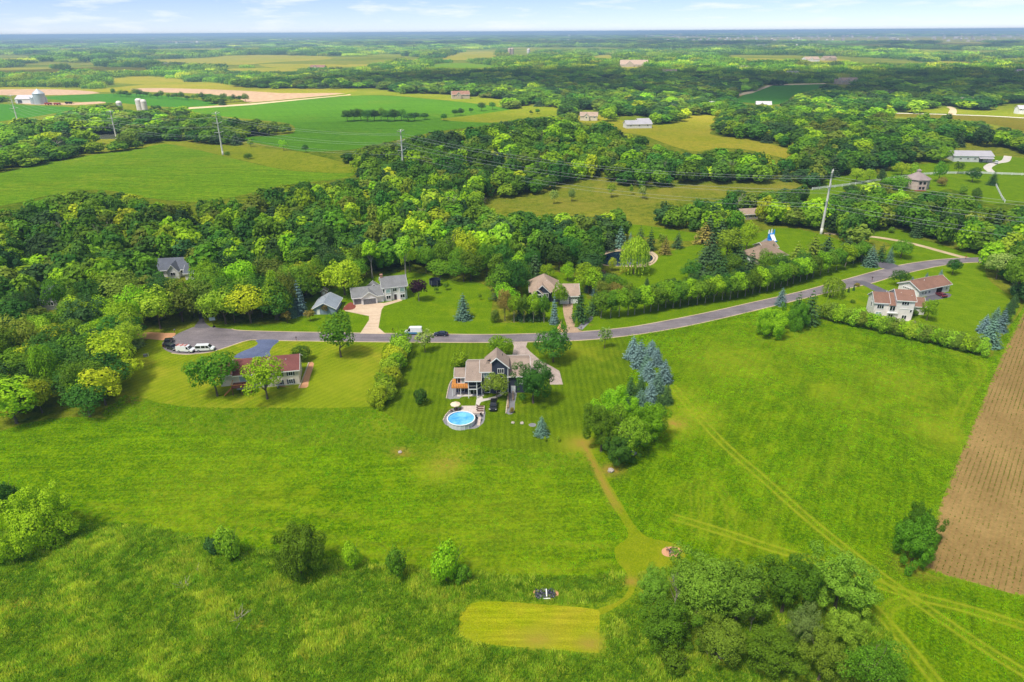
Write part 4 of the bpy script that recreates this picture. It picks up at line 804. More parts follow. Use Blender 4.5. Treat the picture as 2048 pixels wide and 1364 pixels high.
# lot of the porch house
for g in [('spruce0', 1108, 647, 20, 60, 'blue', 'slim silver spruce left of the tan paver drive'), ('round1', 1118, 612, 37, 46, 'bright', 'bright tree in front of the porch house roof'), ('pine', 1160, 642, 40, 56, 'deep', 'dark broad conifer right of the tan paver drive'),
          ('column', 1124, 656, 7, 18, 'mid', 'narrow cedar at the left of the drive entrance'), ('column', 1153, 653, 8, 19, 'mid', 'narrow cedar at the right of the drive entrance'), ('round2', 1010, 642, 36, 78, 'rust', 'brownish tree at the left end of the maple row'),
          ('pine', 1000, 600, 40, 72, 'pine', 'dark conifer behind the brownish tree'), ('spruce1', 1176, 584, 17, 30, 'bluegreen', 'small spruce behind the garage of the porch house'), ('spruce2', 1190, 590, 18, 30, 'blue', 'pale small spruce behind the garage of the porch house'),
          ('pine', 1040, 640, 30, 34, 'deep', 'dark conifer under the first maple of the short row'), ('pine', 1060, 640, 30, 34, 'deep', 'dark conifer under the middle of the short maple row'), ('pine', 1080, 640, 28, 34, 'deep', 'dark conifer under the last maple of the short row'),
          ('round3', 1095, 560, 34, 34, 'bright', 'bright round tree behind the porch house'), ('round5', 1135, 562, 32, 36, 'bright', 'bright tree behind the garage roof'), ('pine', 1070, 556, 40, 50, 'pine', 'dark conifer behind the hip roof'), ('shrub0', 990, 645, 26, 30, 'olive', 'olive bush at the lawn edge'),
          ('pine', 1186, 628, 30, 40, 'deep', 'dark conifer at the start of the avenue'), ('round1', 1206, 600, 34, 40, 'olive', 'olive tree behind the avenue start'), ('shrub0', 1205, 560, 16, 22, 'purple', 'purple leaved bush near the garden pond'), ('round0', 1230, 602, 34, 40, 'rust', 'brown tinged tree behind the avenue'), ('oval0', 1255, 600, 24, 36, 'olive', 'olive tree beside the brown tinged one'), ('spruce1', 1293, 575, 14, 22, 'deep', 'small conifer on the pond lawn'), ('shrub1', 1320, 580, 26, 20, 'mid', 'bush at the avenue edge of the pond lawn'), ('pine', 1180, 545, 40, 50, 'pine', 'dark conifer between the house and the pond')]: T(*g)
# lot of the white two storey house
for g in [('spruce0', 927, 637, 37, 50, 'bluegreen', 'wide blue green spruce alone on the lawn'), ('lollipop0', 838, 602, 42, 46, 'purple', 'dark purple plum tree at the end of the white house'), ('shrub1', 831, 580, 20, 26, 'yellow', 'yellow bush behind the purple tree'),
          ('loose', 873, 587, 12, 16, 'mid', 'small fruit tree near the trampoline'), ('loose', 893, 580, 14, 16, 'mid', 'small fruit tree to the right of the trampoline'), ('spruce1', 601, 628, 32, 66, 'blue', 'tall silver spruce beside the grey shed'), ('spruce2', 586, 632, 27, 48, 'bluegreen', 'blue green spruce next to the tall silver one'),
          ('round1', 690, 590, 92, 72, 'yellow', 'big yellow green tree behind the grey shed'), ('round4', 612, 590, 78, 66, 'yellow', 'yellow green tree left of the biggest one'), ('tall', 745, 556, 42, 74, 'bright', 'tall tree with a bare trunk behind the garage'), ('tall', 812, 558, 46, 84, 'lime', 'tall forked tree behind the white house'),
          ('round0', 452, 648, 84, 78, 'lime', 'lime green tree at the drive of the cul-de-sac'), ('round3', 502, 646, 88, 80, 'yellow', 'yellow tree by the road near the cul-de-sac'), ('round5', 552, 640, 66, 74, 'bright', 'bright tree next to the yellow roadside one'), ('spruce2', 270, 692, 38, 66, 'sage', 'grey green spruce at the cul-de-sac'),
          ('round2', 232, 748, 96, 92, 'yellow', 'yellow tree at the corner of the dry lawn'), ('round1', 180, 800, 90, 84, 'mid', 'green tree at the wood corner by the dry lawn'), ('loose', 621, 642, 24, 24, 'rust', 'small rusty tree by the shed'), ('loose', 650, 628, 22, 20, 'rust', 'small olive tree at the shed corner'), ('loose', 575, 646, 28, 20, 'rust', 'low rusty tree by the road'), ('loose', 960, 600, 8, 14, 'mid', 'thin sapling on the lawn below the white house')]: T(*g)
# pond and the house with the long drive
for g in [('willow', 1268, 548, 62, 76, 'lime', 'large weeping willow at the garden pond'), ('oval1', 1224, 542, 20, 28, 'yellow', 'yellowish small tree in front of the pond'), ('pine', 1355, 496, 25, 32, 'pine', 'lone dark conifer beyond the pond lawn'), ('spruce1', 1260, 494, 14, 30, 'blue', 'pale spruce behind the willow'),
          ('pine', 1330, 508, 26, 34, 'rust', 'brownish conifer at the pond end'), ('loose', 1324, 496, 22, 30, 'olive', 'thin olive tree behind the pond end'), ('pine', 1300, 500, 26, 44, 'deep', 'dark conifer behind the pond'), ('pine', 1280, 492, 26, 40, 'pine', 'dark conifer behind the willow top'), ('pine', 1215, 500, 34, 42, 'pine', 'conifer left above the pond'), ('pine', 1240, 496, 30, 42, 'bluegreen', 'bluish conifer above the pond'), ('pine', 1402, 548, 44, 50, 'pine', 'dark conifer at the lawn tip near the avenue'), ('pine', 1432, 550, 46, 54, 'deep', 'dark conifer in the clump by the lawn tip'), ('round0', 1462, 556, 48, 50, 'mid', 'leafy tree in the clump before the taupe roof'), ('pine', 1420, 522, 50, 60, 'pine', 'conifer in the middle of the clump'), ('oval2', 1452, 520, 52, 66, 'lime', 'tall pale tree in the clump by the white pickup'), ('round4', 1492, 502, 44, 62, 'bright', 'bright tree left of the white pickup'), ('pine', 1408, 486, 46, 40, 'rust', 'brownish conifer by the gravel lane'), ('pine', 1440, 482, 36, 48, 'pine', 'conifer beside the brownish one'), ('spruce0', 1406, 550, 14, 20, 'blue', 'little blue spruce at the clump foot'),
          ('round1', 1530, 540, 40, 40, 'mid', 'tree touching the avenue before the taupe roof'), ('pine', 1480, 548, 34, 50, 'pine', 'conifer between the clump and the roof'), ('spruce2', 1545, 508, 12, 22, 'deep', 'small dark spruce beside the taupe roof'), ('pine', 1624, 522, 46, 52, 'olive', 'olive pine beside the transmission pole'), ('pine', 1650, 520, 46, 50, 'pine', 'pine at the foot of the transmission pole'), ('pine', 1690, 520, 46, 48, 'pine', 'pine behind the avenue end'), ('spruce1', 1740, 532, 32, 42, 'bluegreen', 'spruce at the avenue end by the drive'), ('pine', 1720, 518, 32, 44, 'deep', 'dark conifer behind the last maple'), ('pine', 1760, 522, 26, 36, 'deep', 'dark conifer by the boulders'), ('spruce0', 1778, 524, 20, 30, 'bluegreen', 'young spruce by the boulders'), ('round2', 1801, 516, 48, 38, 'mid', 'round tree on the lawn in the road bend'), ('shrub1', 1782, 466, 14, 14, 'mid', 'small bush on the lane lawn')]: T(*g)
# lawns around the eight sided house
for g in [('round0', 1712, 366, 34, 32, 'lime', 'lime tree by the white fence'), ('round2', 1738, 362, 26, 26, 'yellow', 'yellow tree by the white fence'), ('oval0', 1760, 368, 20, 30, 'deep', 'dark upright tree by the white fence'), ('round4', 1802, 352, 34, 28, 'yellow', 'yellow tree behind the eight sided house'), ('round1', 1822, 352, 28, 26, 'lime', 'lime tree left of the roof of the eight sided house'), ('oval1', 1876, 364, 28, 42, 'mid', 'upright tree beside the eight sided house'), ('shrub0', 1882, 372, 22, 20, 'rust', 'brownish bush beside the eight sided house'),
          ('round5', 1944, 364, 32, 28, 'deep', 'dark round tree on the paddock lawn'), ('spruce0', 1984, 370, 22, 28, 'deep', 'spruce at the bend of the white fence'), ('shrub1', 1925, 388, 20, 18, 'mid', 'bush on the lawn below the dark round tree'), ('shrub2', 1952, 396, 24, 22, 'mid', 'bush near the fence run to the wood'), ('round3', 1885, 325, 36, 34, 'bright', 'bright tree at the end of the long barn'), ('loose', 1915, 348, 20, 26, 'mid', 'thin tree in front of the long barn'), ('oval2', 1690, 350, 30, 30, 'mid', 'tree at the left end of the paddock'), ('shrub0', 1790, 378, 60, 18, 'mid', 'wide low bush in front of the eight sided house'), ('shrub1', 1700, 388, 40, 18, 'deep', 'dark low bush under the fence')]: T(*g)
# single trees in the fields and marsh
for g in [('round1', 568, 301, 19, 21, 'bright', 'small round tree in the field below the wires'), ('round3', 612, 305, 14, 17, 'dark', 'smaller dark tree in the field below the wires'), ('shrub0', 497, 318, 22, 13, 'mid', 'low bush near the second transmission pole'), ('shrub1', 455, 311, 14, 9, 'mid', 'tiny bush at the foot of the second pole'), ('oval0', 502, 294, 13, 16, 'lime', 'small pale tree at the meadow strip'),
          ('round2', 888, 241, 16, 14, 'dark', 'small tree in the middle of the far green field'), ('round0', 850, 239, 20, 14, 'dark', 'tree at the end of the field grove'), ('oval1', 1143, 403, 14, 26, 'sage', 'thin tree standing in the marsh'), ('loose', 1108, 408, 20, 30, 'sage', 'sparse pale tree in the marsh'), ('loose', 1222, 395, 22, 30, 'lime', 'young tree in the marsh near the wood'), ('loose', 1285, 398, 22, 28, 'sage', 'young tree in the marsh under the wires'), ('loose', 1262, 390, 10, 22, 'mid', 'slim sapling in the marsh'), ('bare', 960, 425, 34, 30, 'grey', 'leafless grey tree at the marsh end'), ('bare', 940, 415, 40, 32, 'grey', 'larger leafless tree at the marsh end'), ('bare', 845, 460, 40, 40, 'grey', 'leafless grey tree in the left wood'), ('bare', 655, 470, 40, 40, 'grey', 'grey dead tree among the left wood'), ('bare', 915, 470, 34, 34, 'grey', 'grey dead tree left of the marsh wood')]: T(*g)
for k in range(11):
    x = 695 + 13.5 * k; T('round%d' % (k % 6), x, 243 - (k % 3), 26, 24 if k < 9 else 18, ('dark', 'deep', 'mid')[k % 3], 'dark tree in the grove island of the far green field', 'grove in the far green field')
for k, (x, y, w) in enumerate([(910, 232, 14), (922, 231, 15), (942, 226, 11), (963, 222, 18), (985, 219, 16), (1062, 229, 8), (1075, 228, 11)]):
    T('round%d' % (k % 6), x, y, w, w, ('dark', 'deep')[k % 2], 'small tree on the far field boundary', 'trees on the far field boundary')
for k in range(26):
    x = 230 + 10.5 * k + random.uniform(-3, 3); T('round%d' % (k % 6), x, 192 + .048 * (x - 230) + random.uniform(-1.5, 1.5), random.uniform(10, 18), random.uniform(9, 17), ('dark', 'mid', 'deep')[k % 3], 'tree in the line between the building site and the field', 'tree line below the building site')
# ================================================================== houses
def siding(name, rgb, pitch=0.2, vertical=False, spec=0.2):
    if name in MATS: return MATS[name]
    m, n, l, b = new_mat(name); c = lin(*rgb); co = n.new('ShaderNodeTexCoord').outputs['Object']
    sp = n.new('ShaderNodeSeparateXYZ'); l.new(co, sp.inputs[0])
    z = math_(n, l, 'FRACT', math_(n, l, 'MULTIPLY', sp.outputs[2], 1 / pitch))
    k = ramp(n, l, z, [(0.0, (0.72, 0.72, 0.72)), (0.14, (1, 1, 1))])
    v = ramp(n, l, noise(n, l, 0.7, 4, co), [(0.3, tuple(q * .9 for q in c[:3])), (0.7, tuple(min(1, q * 1.05) for q in c[:3]))])
    l.new(mixc(n, l, 1.0, v, k, 'MULTIPLY'), b.inputs['Base Color']); b.inputs['Roughness'].default_value = .6; b.inputs['Specular IOR Level'].default_value = spec
    bump(n, l, b, z, .25, .02); MATS[name] = m; return m
def shingles(name, rgb):
    if name in MATS: return MATS[name]
    m, n, l, b = new_mat(name); c = lin(*rgb); co = n.new('ShaderNodeTexCoord').outputs['Object']
    f = noise(n, l, 3.5, 5, co, .75); g = noise(n, l, .35, 3, co)
    sp = n.new('ShaderNodeSeparateXYZ'); l.new(co, sp.inputs[0])
    z = math_(n, l, 'FRACT', math_(n, l, 'MULTIPLY', sp.outputs[2], 7.0))
    v = ramp(n, l, math_(n, l, 'ADD', math_(n, l, 'MULTIPLY', f, .65), math_(n, l, 'MULTIPLY', g, .35)), [(0.32, tuple(q * .68 for q in c[:3])), (0.68, tuple(min(1, q * 1.25) for q in c[:3]))])
    l.new(mixc(n, l, 1.0, v, ramp(n, l, z, [(0, (.8, .8, .8)), (.2, (1, 1, 1))]), 'MULTIPLY'), b.inputs['Base Color']); b.inputs['Roughness'].default_value = .95; b.inputs['Specular IOR Level'].default_value = .05
    bump(n, l, b, f, .4, .03); MATS[name] = m; return m
WHITE = plain('white_trim', (236, 236, 234), .5, .03); GLASS = plain('window_glass', (26, 32, 40), .08, .3, .4, spec=.6); GLASSL = plain('pale_glass', (150, 176, 178), .1, .15, .4, spec=.6)
DARKG = plain('grey_shutter', (70, 74, 82), .6)
MW = {'navy': siding('navy_siding', (62, 68, 84)), 'white': siding('white_siding', (228, 226, 224)), 'cream': siding('cream_siding', (222, 210, 190)), 'bluegrey': siding('blue_grey_siding', (134, 150, 166)), 'warmwhite': siding('warm_white_siding', (236, 228, 222)),
      'pink': siding('pinkish_stucco', (204, 184, 172), 2.0), 'metal': siding('white_sheet_metal', (214, 214, 212), .3), 'tan': siding('tan_siding', (186, 170, 150)), 'grey': siding('grey_siding', (150, 152, 156))}
MR = {'taupe': shingles('taupe_shingles', (158, 140, 126)), 'red': shingles('red_shingles', (126, 80, 76)), 'grey': shingles('grey_shingles', (132, 132, 132)), 'brown': shingles('brown_shingles', (142, 108, 92)), 'ltaupe': shingles('light_taupe_shingles', (172, 150, 132)),
      'lavender': shingles('pinkish_grey_shingles', (162, 146, 142)), 'slate': shingles('slate_shingles', (104, 108, 118)), 'bgrey': shingles('blue_grey_roof', (150, 158, 166)), 'sheet': plain('roof_sheet', (176, 172, 176), .5, .08, .3), 'drab': shingles('drab_shingles', (150, 130, 112))}
def house(name, a, b, label, cat='house', yaw=None):
    """root at photo pixel a; the front runs from pixel a to pixel b (both on the ground)"""
    p, q = G(*a), G(*b); y = math.atan2(q.y - p.y, q.x - p.x) if yaw is None else R(yaw)
    return empty(name, p, y, label, cat)
def block(rt, x0, y0, x1, y1, z1, wall, gable=None, rise=0.0, z0=-1.5, name='wall', apex=None):
    """walls; gable='x': ridge runs along x (gable ends at the x faces)"""
    v = [(x0, y0, z0), (x1, y0, z0), (x1, y1, z0), (x0, y1, z0), (x0, y0, z1), (x1, y0, z1), (x1, y1, z1), (x0, y1, z1)]; f = [(0, 1, 5, 4), (1, 2, 6, 5), (2, 3, 7, 6), (3, 0, 4, 7)]
    if gable == 'x':
        ym = (y0 + y1) / 2 if apex is None else apex; v += [(x0, ym, z1 + rise), (x1, ym, z1 + rise)]; f += [(4, 7, 8), (5, 9, 6)]
    elif gable == 'y':
        xm = (x0 + x1) / 2 if apex is None else apex; v += [(xm, y0, z1 + rise), (xm, y1, z1 + rise)]; f += [(4, 8, 5), (6, 9, 7)]
    else: f += [(4, 5, 6, 7)]
    return mesh_obj(name, v, f, MW[wall], rt)
def roof(rt, x0, y0, x1, y1, z, rise, mat, axis='x', oh=.45, fascia=True, apex=None, hip=0.0, name='roof'):
    m = MB(); t = .16
    if axis == 'x':
        ym = (y0 + y1) / 2 if apex is None else apex; sl0 = rise / (ym - y0); sl1 = rise / (y1 - ym); xa, xb = x0 - oh, x1 + oh; zr = z + rise + t
        ha = hip * (ym - y0 + oh)
        m.slab([(xa, y0 - oh, z + t - sl0 * oh), (xb, y0 - oh, z + t - sl0 * oh), (xb - ha, ym, zr), (xa + ha, ym, zr)], t)
        m.slab([(xb, y1 + oh, z + t - sl1 * oh), (xa, y1 + oh, z + t - sl1 * oh), (xa + ha, ym, zr), (xb - ha, ym, zr)], t)
        if hip:
            m.slab([(xb, y0 - oh, z + t - sl0 * oh), (xb, y1 + oh, z + t - sl1 * oh), (xb - ha, ym, zr)], t); m.slab([(xa, y1 + oh, z + t - sl1 * oh), (xa, y0 - oh, z + t - sl0 * oh), (xa + ha, ym, zr)], t)
    else:
        xm = (x0 + x1) / 2 if apex is None else apex; sl0 = rise / (xm - x0); sl1 = rise / (x1 - xm); ya, yb = y0 - oh, y1 + oh; zr = z + rise + t; ha = hip * (xm - x0 + oh)
        m.slab([(x0 - oh, yb, z + t - sl0 * oh), (x0 - oh, ya, z + t - sl0 * oh), (xm, ya + ha, zr), (xm, yb - ha, zr)], t)
        m.slab([(x1 + oh, ya, z + t - sl1 * oh), (x1 + oh, yb, z + t - sl1 * oh), (xm, yb - ha, zr), (xm, ya + ha, zr)], t)
        if hip:
            m.slab([(x0 - oh, ya, z + t - sl0 * oh), (x1 + oh, ya, z + t - sl1 * oh), (xm, ya + ha, zr)], t); m.slab([(x1 + oh, yb, z + t - sl1 * oh), (x0 - oh, yb, z + t - sl0 * oh), (xm, yb - ha, zr)], t)
    r = m.build(name, MR[mat], rt)
    if fascia:
        k = MB(); d = .02
        def edge(p, q):
            p, q = Vector(p), Vector(q); k.add([p + Vector((0, 0, .02)), q + Vector((0, 0, .02)), q + Vector((0, 0, -.26)), p + Vector((0, 0, -.26))] , [(0, 1, 2, 3)])
        def bar(p, q, ax):
            p, q = Vector(p), Vector(q); o = Vector(ax) * .06; u = Vector((0, 0, .03)); w = Vector((0, 0, -.25))
            k.add([p + u, q + u, q + w, p + w, p + u + o, q + u + o, q + w + o, p + w + o], [(3, 2, 1, 0), (4, 5, 6, 7), (0, 1, 5, 4), (1, 2, 6, 5), (2, 3, 7, 6), (3, 0, 4, 7)])
        if axis == 'x':
            bar((xa, y0 - oh - d, z + t - sl0 * oh), (xb, y0 - oh - d, z + t - sl0 * oh), (0, -1, 0))
            bar((xa, y1 + oh + d, z + t - sl1 * oh), (xb, y1 + oh + d, z + t - sl1 * oh), (0, 1, 0))
            if not hip:
                for x, s in ((xa - d, -1), (xb + d, 1)):
                    bar((x, y0 - oh, z + t - sl0 * oh), (x, ym, zr), (s, 0, 0)); bar((x, ym, zr), (x, y1 + oh, z + t - sl1 * oh), (s, 0, 0))
        else:
            bar((x0 - oh - d, ya, z + t - sl0 * oh), (x0 - oh - d, yb, z + t - sl0 * oh), (-1, 0, 0)); bar((x1 + oh + d, ya, z + t - sl1 * oh), (x1 + oh + d, yb, z + t - sl1 * oh), (1, 0, 0))
            if not hip:
                for y, s in ((ya - d, -1), (yb + d, 1)):
                    bar((x0 - oh, y, z + t - sl0 * oh), (xm, y, zr), (0, s, 0)); bar((xm, y, zr), (x1 + oh, y, z + t - sl1 * oh), (0, s, 0))
        k.build('fascia', WHITE, r)
    return r
def face(f, c):
    """f: 'S' wall y=c looking -y, 'W' wall x=c looking -x, 'E' wall x=c looking +x; returns point(u, z, depth out)"""
    if f == 'S': return lambda u, z, d: (u, c - d, z)
    if f == 'W': return lambda u, z, d: (c - d, u, z)
    return lambda u, z, d: (c + d, u, z)
def fbox(m, P, u0, z0, u1, z1, d0, d1):
    v = [P(u0, z0, d0), P(u1, z0, d0), P(u1, z1, d0), P(u0, z1, d0), P(u0, z0, d1), P(u1, z0, d1), P(u1, z1, d1), P(u0, z1, d1)]
    m.add(v, [(3, 2, 1, 0), (4, 5, 6, 7), (0, 1, 5, 4), (1, 2, 6, 5), (2, 3, 7, 6), (3, 0, 4, 7)])
def window(rt, f, c, u, z, w, h, panes=2, frame=WHITE, glass=GLASS, t=.12, shutters=False, name='window'):
    """u, z: lower left corner"""
    P = face(f, c); m = MB(); fbox(m, P, u - t, z - t, u + w + t, z, .005, .1); fbox(m, P, u - t, z + h, u + w + t, z + h + t, .005, .1); fbox(m, P, u - t, z, u, z + h, .005, .1); fbox(m, P, u + w, z, u + w + t, z + h, .005, .1)
    for k in range(1, panes): x = u + w * k / panes; fbox(m, P, x - .05, z, x + .05, z + h, .005, .09)
    o = m.build(name, frame, rt); g = MB(); fbox(g, P, u, z, u + w, z + h, .01, .04); g.build('pane', glass, o)
    if shutters:
        for s in (-1, 1):
            k = MB(); x = u - t - .42 if s < 0 else u + w + t + .02; fbox(k, P, x, z - .05, x + .4, z + h + .05, .005, .06); k.build('shutter', DARKG, o)
    return o
def garage_door(rt, f, c, u, w, h, mat, lights=0, z=0.0, rows=4):
    P = face(f, c); o = None; fr = MB(); t = .14
    fbox(fr, P, u - t, z, u, z + h + t, .005, .1); fbox(fr, P, u + w, z, u + w + t, z + h + t, .005, .1); fbox(fr, P, u, z + h, u + w, z + h + t, .005, .1)
    o = fr.build('garage_door', WHITE, rt)
    for k in range(rows):
        m = MB(); fbox(m, P, u, z + h * k / rows + .02, u + w, z + h * (k + 1) / rows - .02, .005, .05); m.build('panel', mat, o)
    for k in range(lights):
        m = MB(); x = u + w * (k + .5) / lights; fbox(m, P, x - .22, z + h * .8, x + .22, z + h * .93, .05, .07); m.build('pane', GLASS, o)
    return o
def door(rt, f, c, u, z, mat, w=1.0, h=2.1):
    P = face(f, c); m = MB(); fbox(m, P, u - .1, z, u, z + h + .1, .005, .1); fbox(m, P, u + w, z, u + w + .1, z + h + .1, .005, .1); fbox(m, P, u, z + h, u + w, z + h + .1, .005, .1)
    o = m.build('door', WHITE, rt); g = MB(); fbox(g, P, u, z, u + w, z + h, .01, .05); g.build('leaf', mat, o); k = MB(); fbox(k, P, u + w - .15, z + 1.0, u + w - .08, z + 1.1, .05, .12); k.build('handle', DARKG, o); return o
def vents(rt, pts, mat=None):
    for x, y, z in pts: MB().tube((x, y, z - .2), (x, y, z + .35), .09, n=6).build('roof_vent', mat or DARKG, rt)
def chimney(rt, x, y, z0, z1, w, mat):
    MB().box(x - w / 2, y - w / 2, z0, x + w / 2, y + w / 2, z1).box(x - w / 2 - .08, y - w / 2 - .08, z1, x + w / 2 + .08, y + w / 2 + .08, z1 + .12).build('chimney', mat, rt)
# ---------------------------------------------------------------- dark blue house with the deck and pool
rt = house('house', (937, 795), (1000, 795), 'dark blue house with taupe roofs, orange deck and tall gable', yaw=0)
block(rt, -3.5, 3.1, 0.2, 7.6, 4.9, 'navy', 'x', 1.35, apex=5.3); roof(rt, -3.5, 3.1, 0.2, 7.6, 4.9, 1.35, 'taupe', apex=5.3)
block(rt, -0.2, 1.6, 3.4, 10.4, 5.4, 'navy', 'x', 2.1, apex=6.0)
r = roof(rt, -0.4, -0.5, 3.3, 12.0, 5.35, 2.3, 'taupe', apex=6.0, oh=.3)
block(rt, 3.4, 2.3, 6.5, 9.4, 6.7, 'navy', 'x', 1.6, apex=5.6); roof(rt, 3.4, 2.3, 6.4, 9.4, 6.7, 1.6, 'taupe', apex=5.6, oh=.35)
mesh_obj('wall', [(6.4, 2.0, -1.5), (10.7, 2.0, -1.5), (10.7, 2.0, 8.15), (7.7, 2.0, 10.75), (6.4, 2.0, 9.6), (6.4, 8.2, -1.5), (10.7, 8.2, -1.5), (10.7, 8.2, 8.15), (7.7, 8.2, 10.75), (6.4, 8.2, 9.6)], [(0, 1, 2, 3, 4), (9, 8, 7, 6, 5), (1, 6, 7, 2), (5, 0, 4, 9)], MW['navy'], rt)
zz = lambda x: 10.95 - .882 * abs(7.7 - x)
m = MB(); m.slab([(7.7, 1.6, 10.95), (7.7, 8.6, 10.95), (4.2, 8.6, zz(4.2)), (4.2, 5.6, zz(4.2)), (6.1, 4.6, zz(6.1)), (6.1, 1.6, zz(6.1))], .18); m.slab([(7.7, 8.6, 10.95), (7.7, 1.6, 10.95), (11.1, 1.6, zz(11.1)), (11.1, 8.6, zz(11.1))], .18)
r = m.build('roof', MR['taupe'], rt); k = MB()
for a, b in (((6.05, 1.56, zz(6.05)), (7.7, 1.56, 10.95)), ((7.7, 1.56, 10.95), (11.15, 1.56, zz(11.15)))): k.tube(a, b, .14, n=4)
k.build('fascia', WHITE, r)
MB().box(10.6, 1.93, -1, 10.78, 2.2, 8.0).build('corner_board', WHITE, rt); MB().box(3.3, 2.2, -1, 3.5, 2.32, 6.6).build('corner_board', WHITE, rt)
block(rt, 10.8, 2.4, 16.4, 15.0, 5.2, 'navy', 'x', 2.2, apex=8.7); roof(rt, 10.8, 2.4, 16.4, 15.0, 5.2, 2.2, 'taupe', apex=8.7, oh=.4)
window(rt, 'S', 2.0, 8.0, 6.35, 1.55, 1.25, 3); window(rt, 'S', 2.0, 7.9, 3.4, 1.7, 1.5, 2); window(rt, 'S', 2.0, 7.6, .4, 2.2, 1.6, 2)
window(rt, 'S', 2.3, 4.3, 4.9, 1.4, 1.3, 2, glass=GLASSL); window(rt, 'S', 2.3, 4.3, 2.9, 1.4, 1.5, 2); window(rt, 'S', 2.3, 4.2, .3, 1.5, 1.7, 1); window(rt, 'S', 2.3, 3.65, 4.9, .35, 1.3, 1, glass=GLASSL)
window(rt, 'S', 3.1, -3.0, 2.85, .75, 1.7, 1); window(rt, 'S', 3.1, -2.0, 2.85, .8, 1.7, 1, glass=GLASSL); window(rt, 'S', 3.1, -.9, 3.6, .8, .6, 2); window(rt, 'S', 3.1, -2.9, .2, 1.6, 1.9, 2)
window(rt, 'S', 1.6, .5, .1, 1.8, 2.0, 2); window(rt, 'S', 1.6, .4, 3.0, 2.4, 1.8, 2)
vents(rt, [(-.9, 4.4, 6.2), (1.2, 2.6, 6.3), (5.0, 4.6, 8.0), (5.5, 4.6, 8.0), (9.2, 6.0, 9.9)])
# screened porch on posts
pr = [(0.1, -.35), (2.35, -.35), (3.6, 1.3)]
for (x, y) in pr + [(.1, 1.4)]: MB().box(x - .1, y - .1, -.1, x + .1, y + .1, 5.35).build('porch_post', WHITE, rt)
for (a, b) in ((pr[0], pr[1]), (pr[1], pr[2])):
    for z, r_ in ((2.75, .13), (5.25, .13), (3.7, .04)): MB().tube((*a, z), (*b, z), r_, n=4).build('porch_beam', WHITE, rt)
    MB().add([(*a, 2.85), (*b, 2.85), (*b, 5.2), (*a, 5.2)], [(0, 1, 2, 3)]).build('porch_screen', plain('dark_screen', (28, 32, 44), .6), rt)
MB().prism([(0, -.4), (2.4, -.4), (3.7, 1.3), (3.4, 1.6), (0, 1.6)], 2.55, 2.72).build('porch_floor', WHITE, rt)
WOOD = plain('orange_deck_wood', (206, 138, 66), .6, .15, 2.5); dk = empty('deck'); dk.parent = rt
bpy.data.objects.remove(dk)
MB().box(-4.6, .6, 2.5, 0, .62, 2.72).box(-4.6, .6, 2.5, -4.58, 5.8, 2.72).build('deck_skirt', WOOD, rt)
for k in range(16): MB().box(-4.6, .64 + k * .15, 2.6, -.02, .64 + k * .15 + .13, 2.7).build('deck_board', WOOD, rt)
for k in range(9): MB().box(-4.58 + k * .15, 3.05, 2.6, -4.58 + k * .15 + .13, 5.8, 2.7).build('deck_board', WOOD, rt)
for k in range(8): MB().box(-4.56 + k * .64, .62, 2.7, -4.5 + k * .64, .68, 3.65).build('rail_post', DARKG, rt)
MB().box(-4.6, .6, 3.6, 0, .7, 3.67).build('handrail', WOOD, rt)
for x in (-4.4, -2.2): MB().box(x, .7, -.2, x + .14, .84, 2.5).build('deck_post', WHITE, rt)
# garage side: retaining walls
MB().box(10.6, -6.2, -2, 10.85, 2.0, .55).box(11.9, -2.0, -2, 12.15, 2.4, .7).build('retaining_wall', gm['paver2'], rt)
door(rt, 'S', 2.4, 11.6, 0, WHITE); window(rt, 'S', 2.4, 13.4, 2.9, 1.2, 1.2, 2)
# ---------------------------------------------------------------- house with the red roof
rt = house('house', (474, 780), (600, 768), 'cream house with a large dark red roof and shutters')
L = (G(600, 768) - G(474, 780)).length
block(rt, 0, 0, L, 9.0, 4.7, 'cream', 'x', 2.5); roof(rt, 0, 0, L, 9.0, 4.7, 2.5, 'red', oh=.5)
block(rt, -4.6, 3.0, .2, 10.5, 3.6, 'cream', 'x', 2.0); roof(rt, -4.6, 3.0, -.35, 10.5, 3.6, 2.0, 'red', oh=.4)
for x, z in ((L - 2.6, 3.0), (L - 5.6, 3.0), (L - 2.8, .5), (L - 5.8, .5), (3.2, 3.0), (6.5, 3.0), (6.5, .5)): window(rt, 'S', 0, x, z, 1.0, 1.25, 2, shutters=True)
door(rt, 'S', 0, 1.2, 2.4, GLASSL, 1.7, 2.0)
RW = plain('red_deck_wood', (120, 72, 58), .7, .2, 2.5); OR = plain('orange_rail_wood', (196, 124, 64), .6, .2, 2.5)
for k in range(18): MB().box(-.6 + k * .3, -3.4, 2.2, -.6 + k * .3 + .27, -.05, 2.3).build('deck_board', RW, rt)
for x in (-.5, 1.8, 4.3):
    MB().box(x, -3.35, -1, x + .14, -3.2, 3.2).build('deck_post', RW, rt)
MB().box(-.6, -3.42, 3.15, 4.8, -3.3, 3.25).box(-.62, -3.4, 3.15, -.5, 0, 3.25).build('handrail', OR, rt)
m = MB()
for k in range(7): m.box(-2.8 + k * .32, -3.3, 2.1 - (6 - k) * .3 - .05, -2.8 + k * .32 + .32, -2.2, 2.1 - (6 - k) * .3)
m.build('stair', OR, rt)
vents(rt, [(L - 3.2, 3.0, 6.5), (L - 8, 3.4, 6.8), (5, 3.3, 6.7)], WHITE)
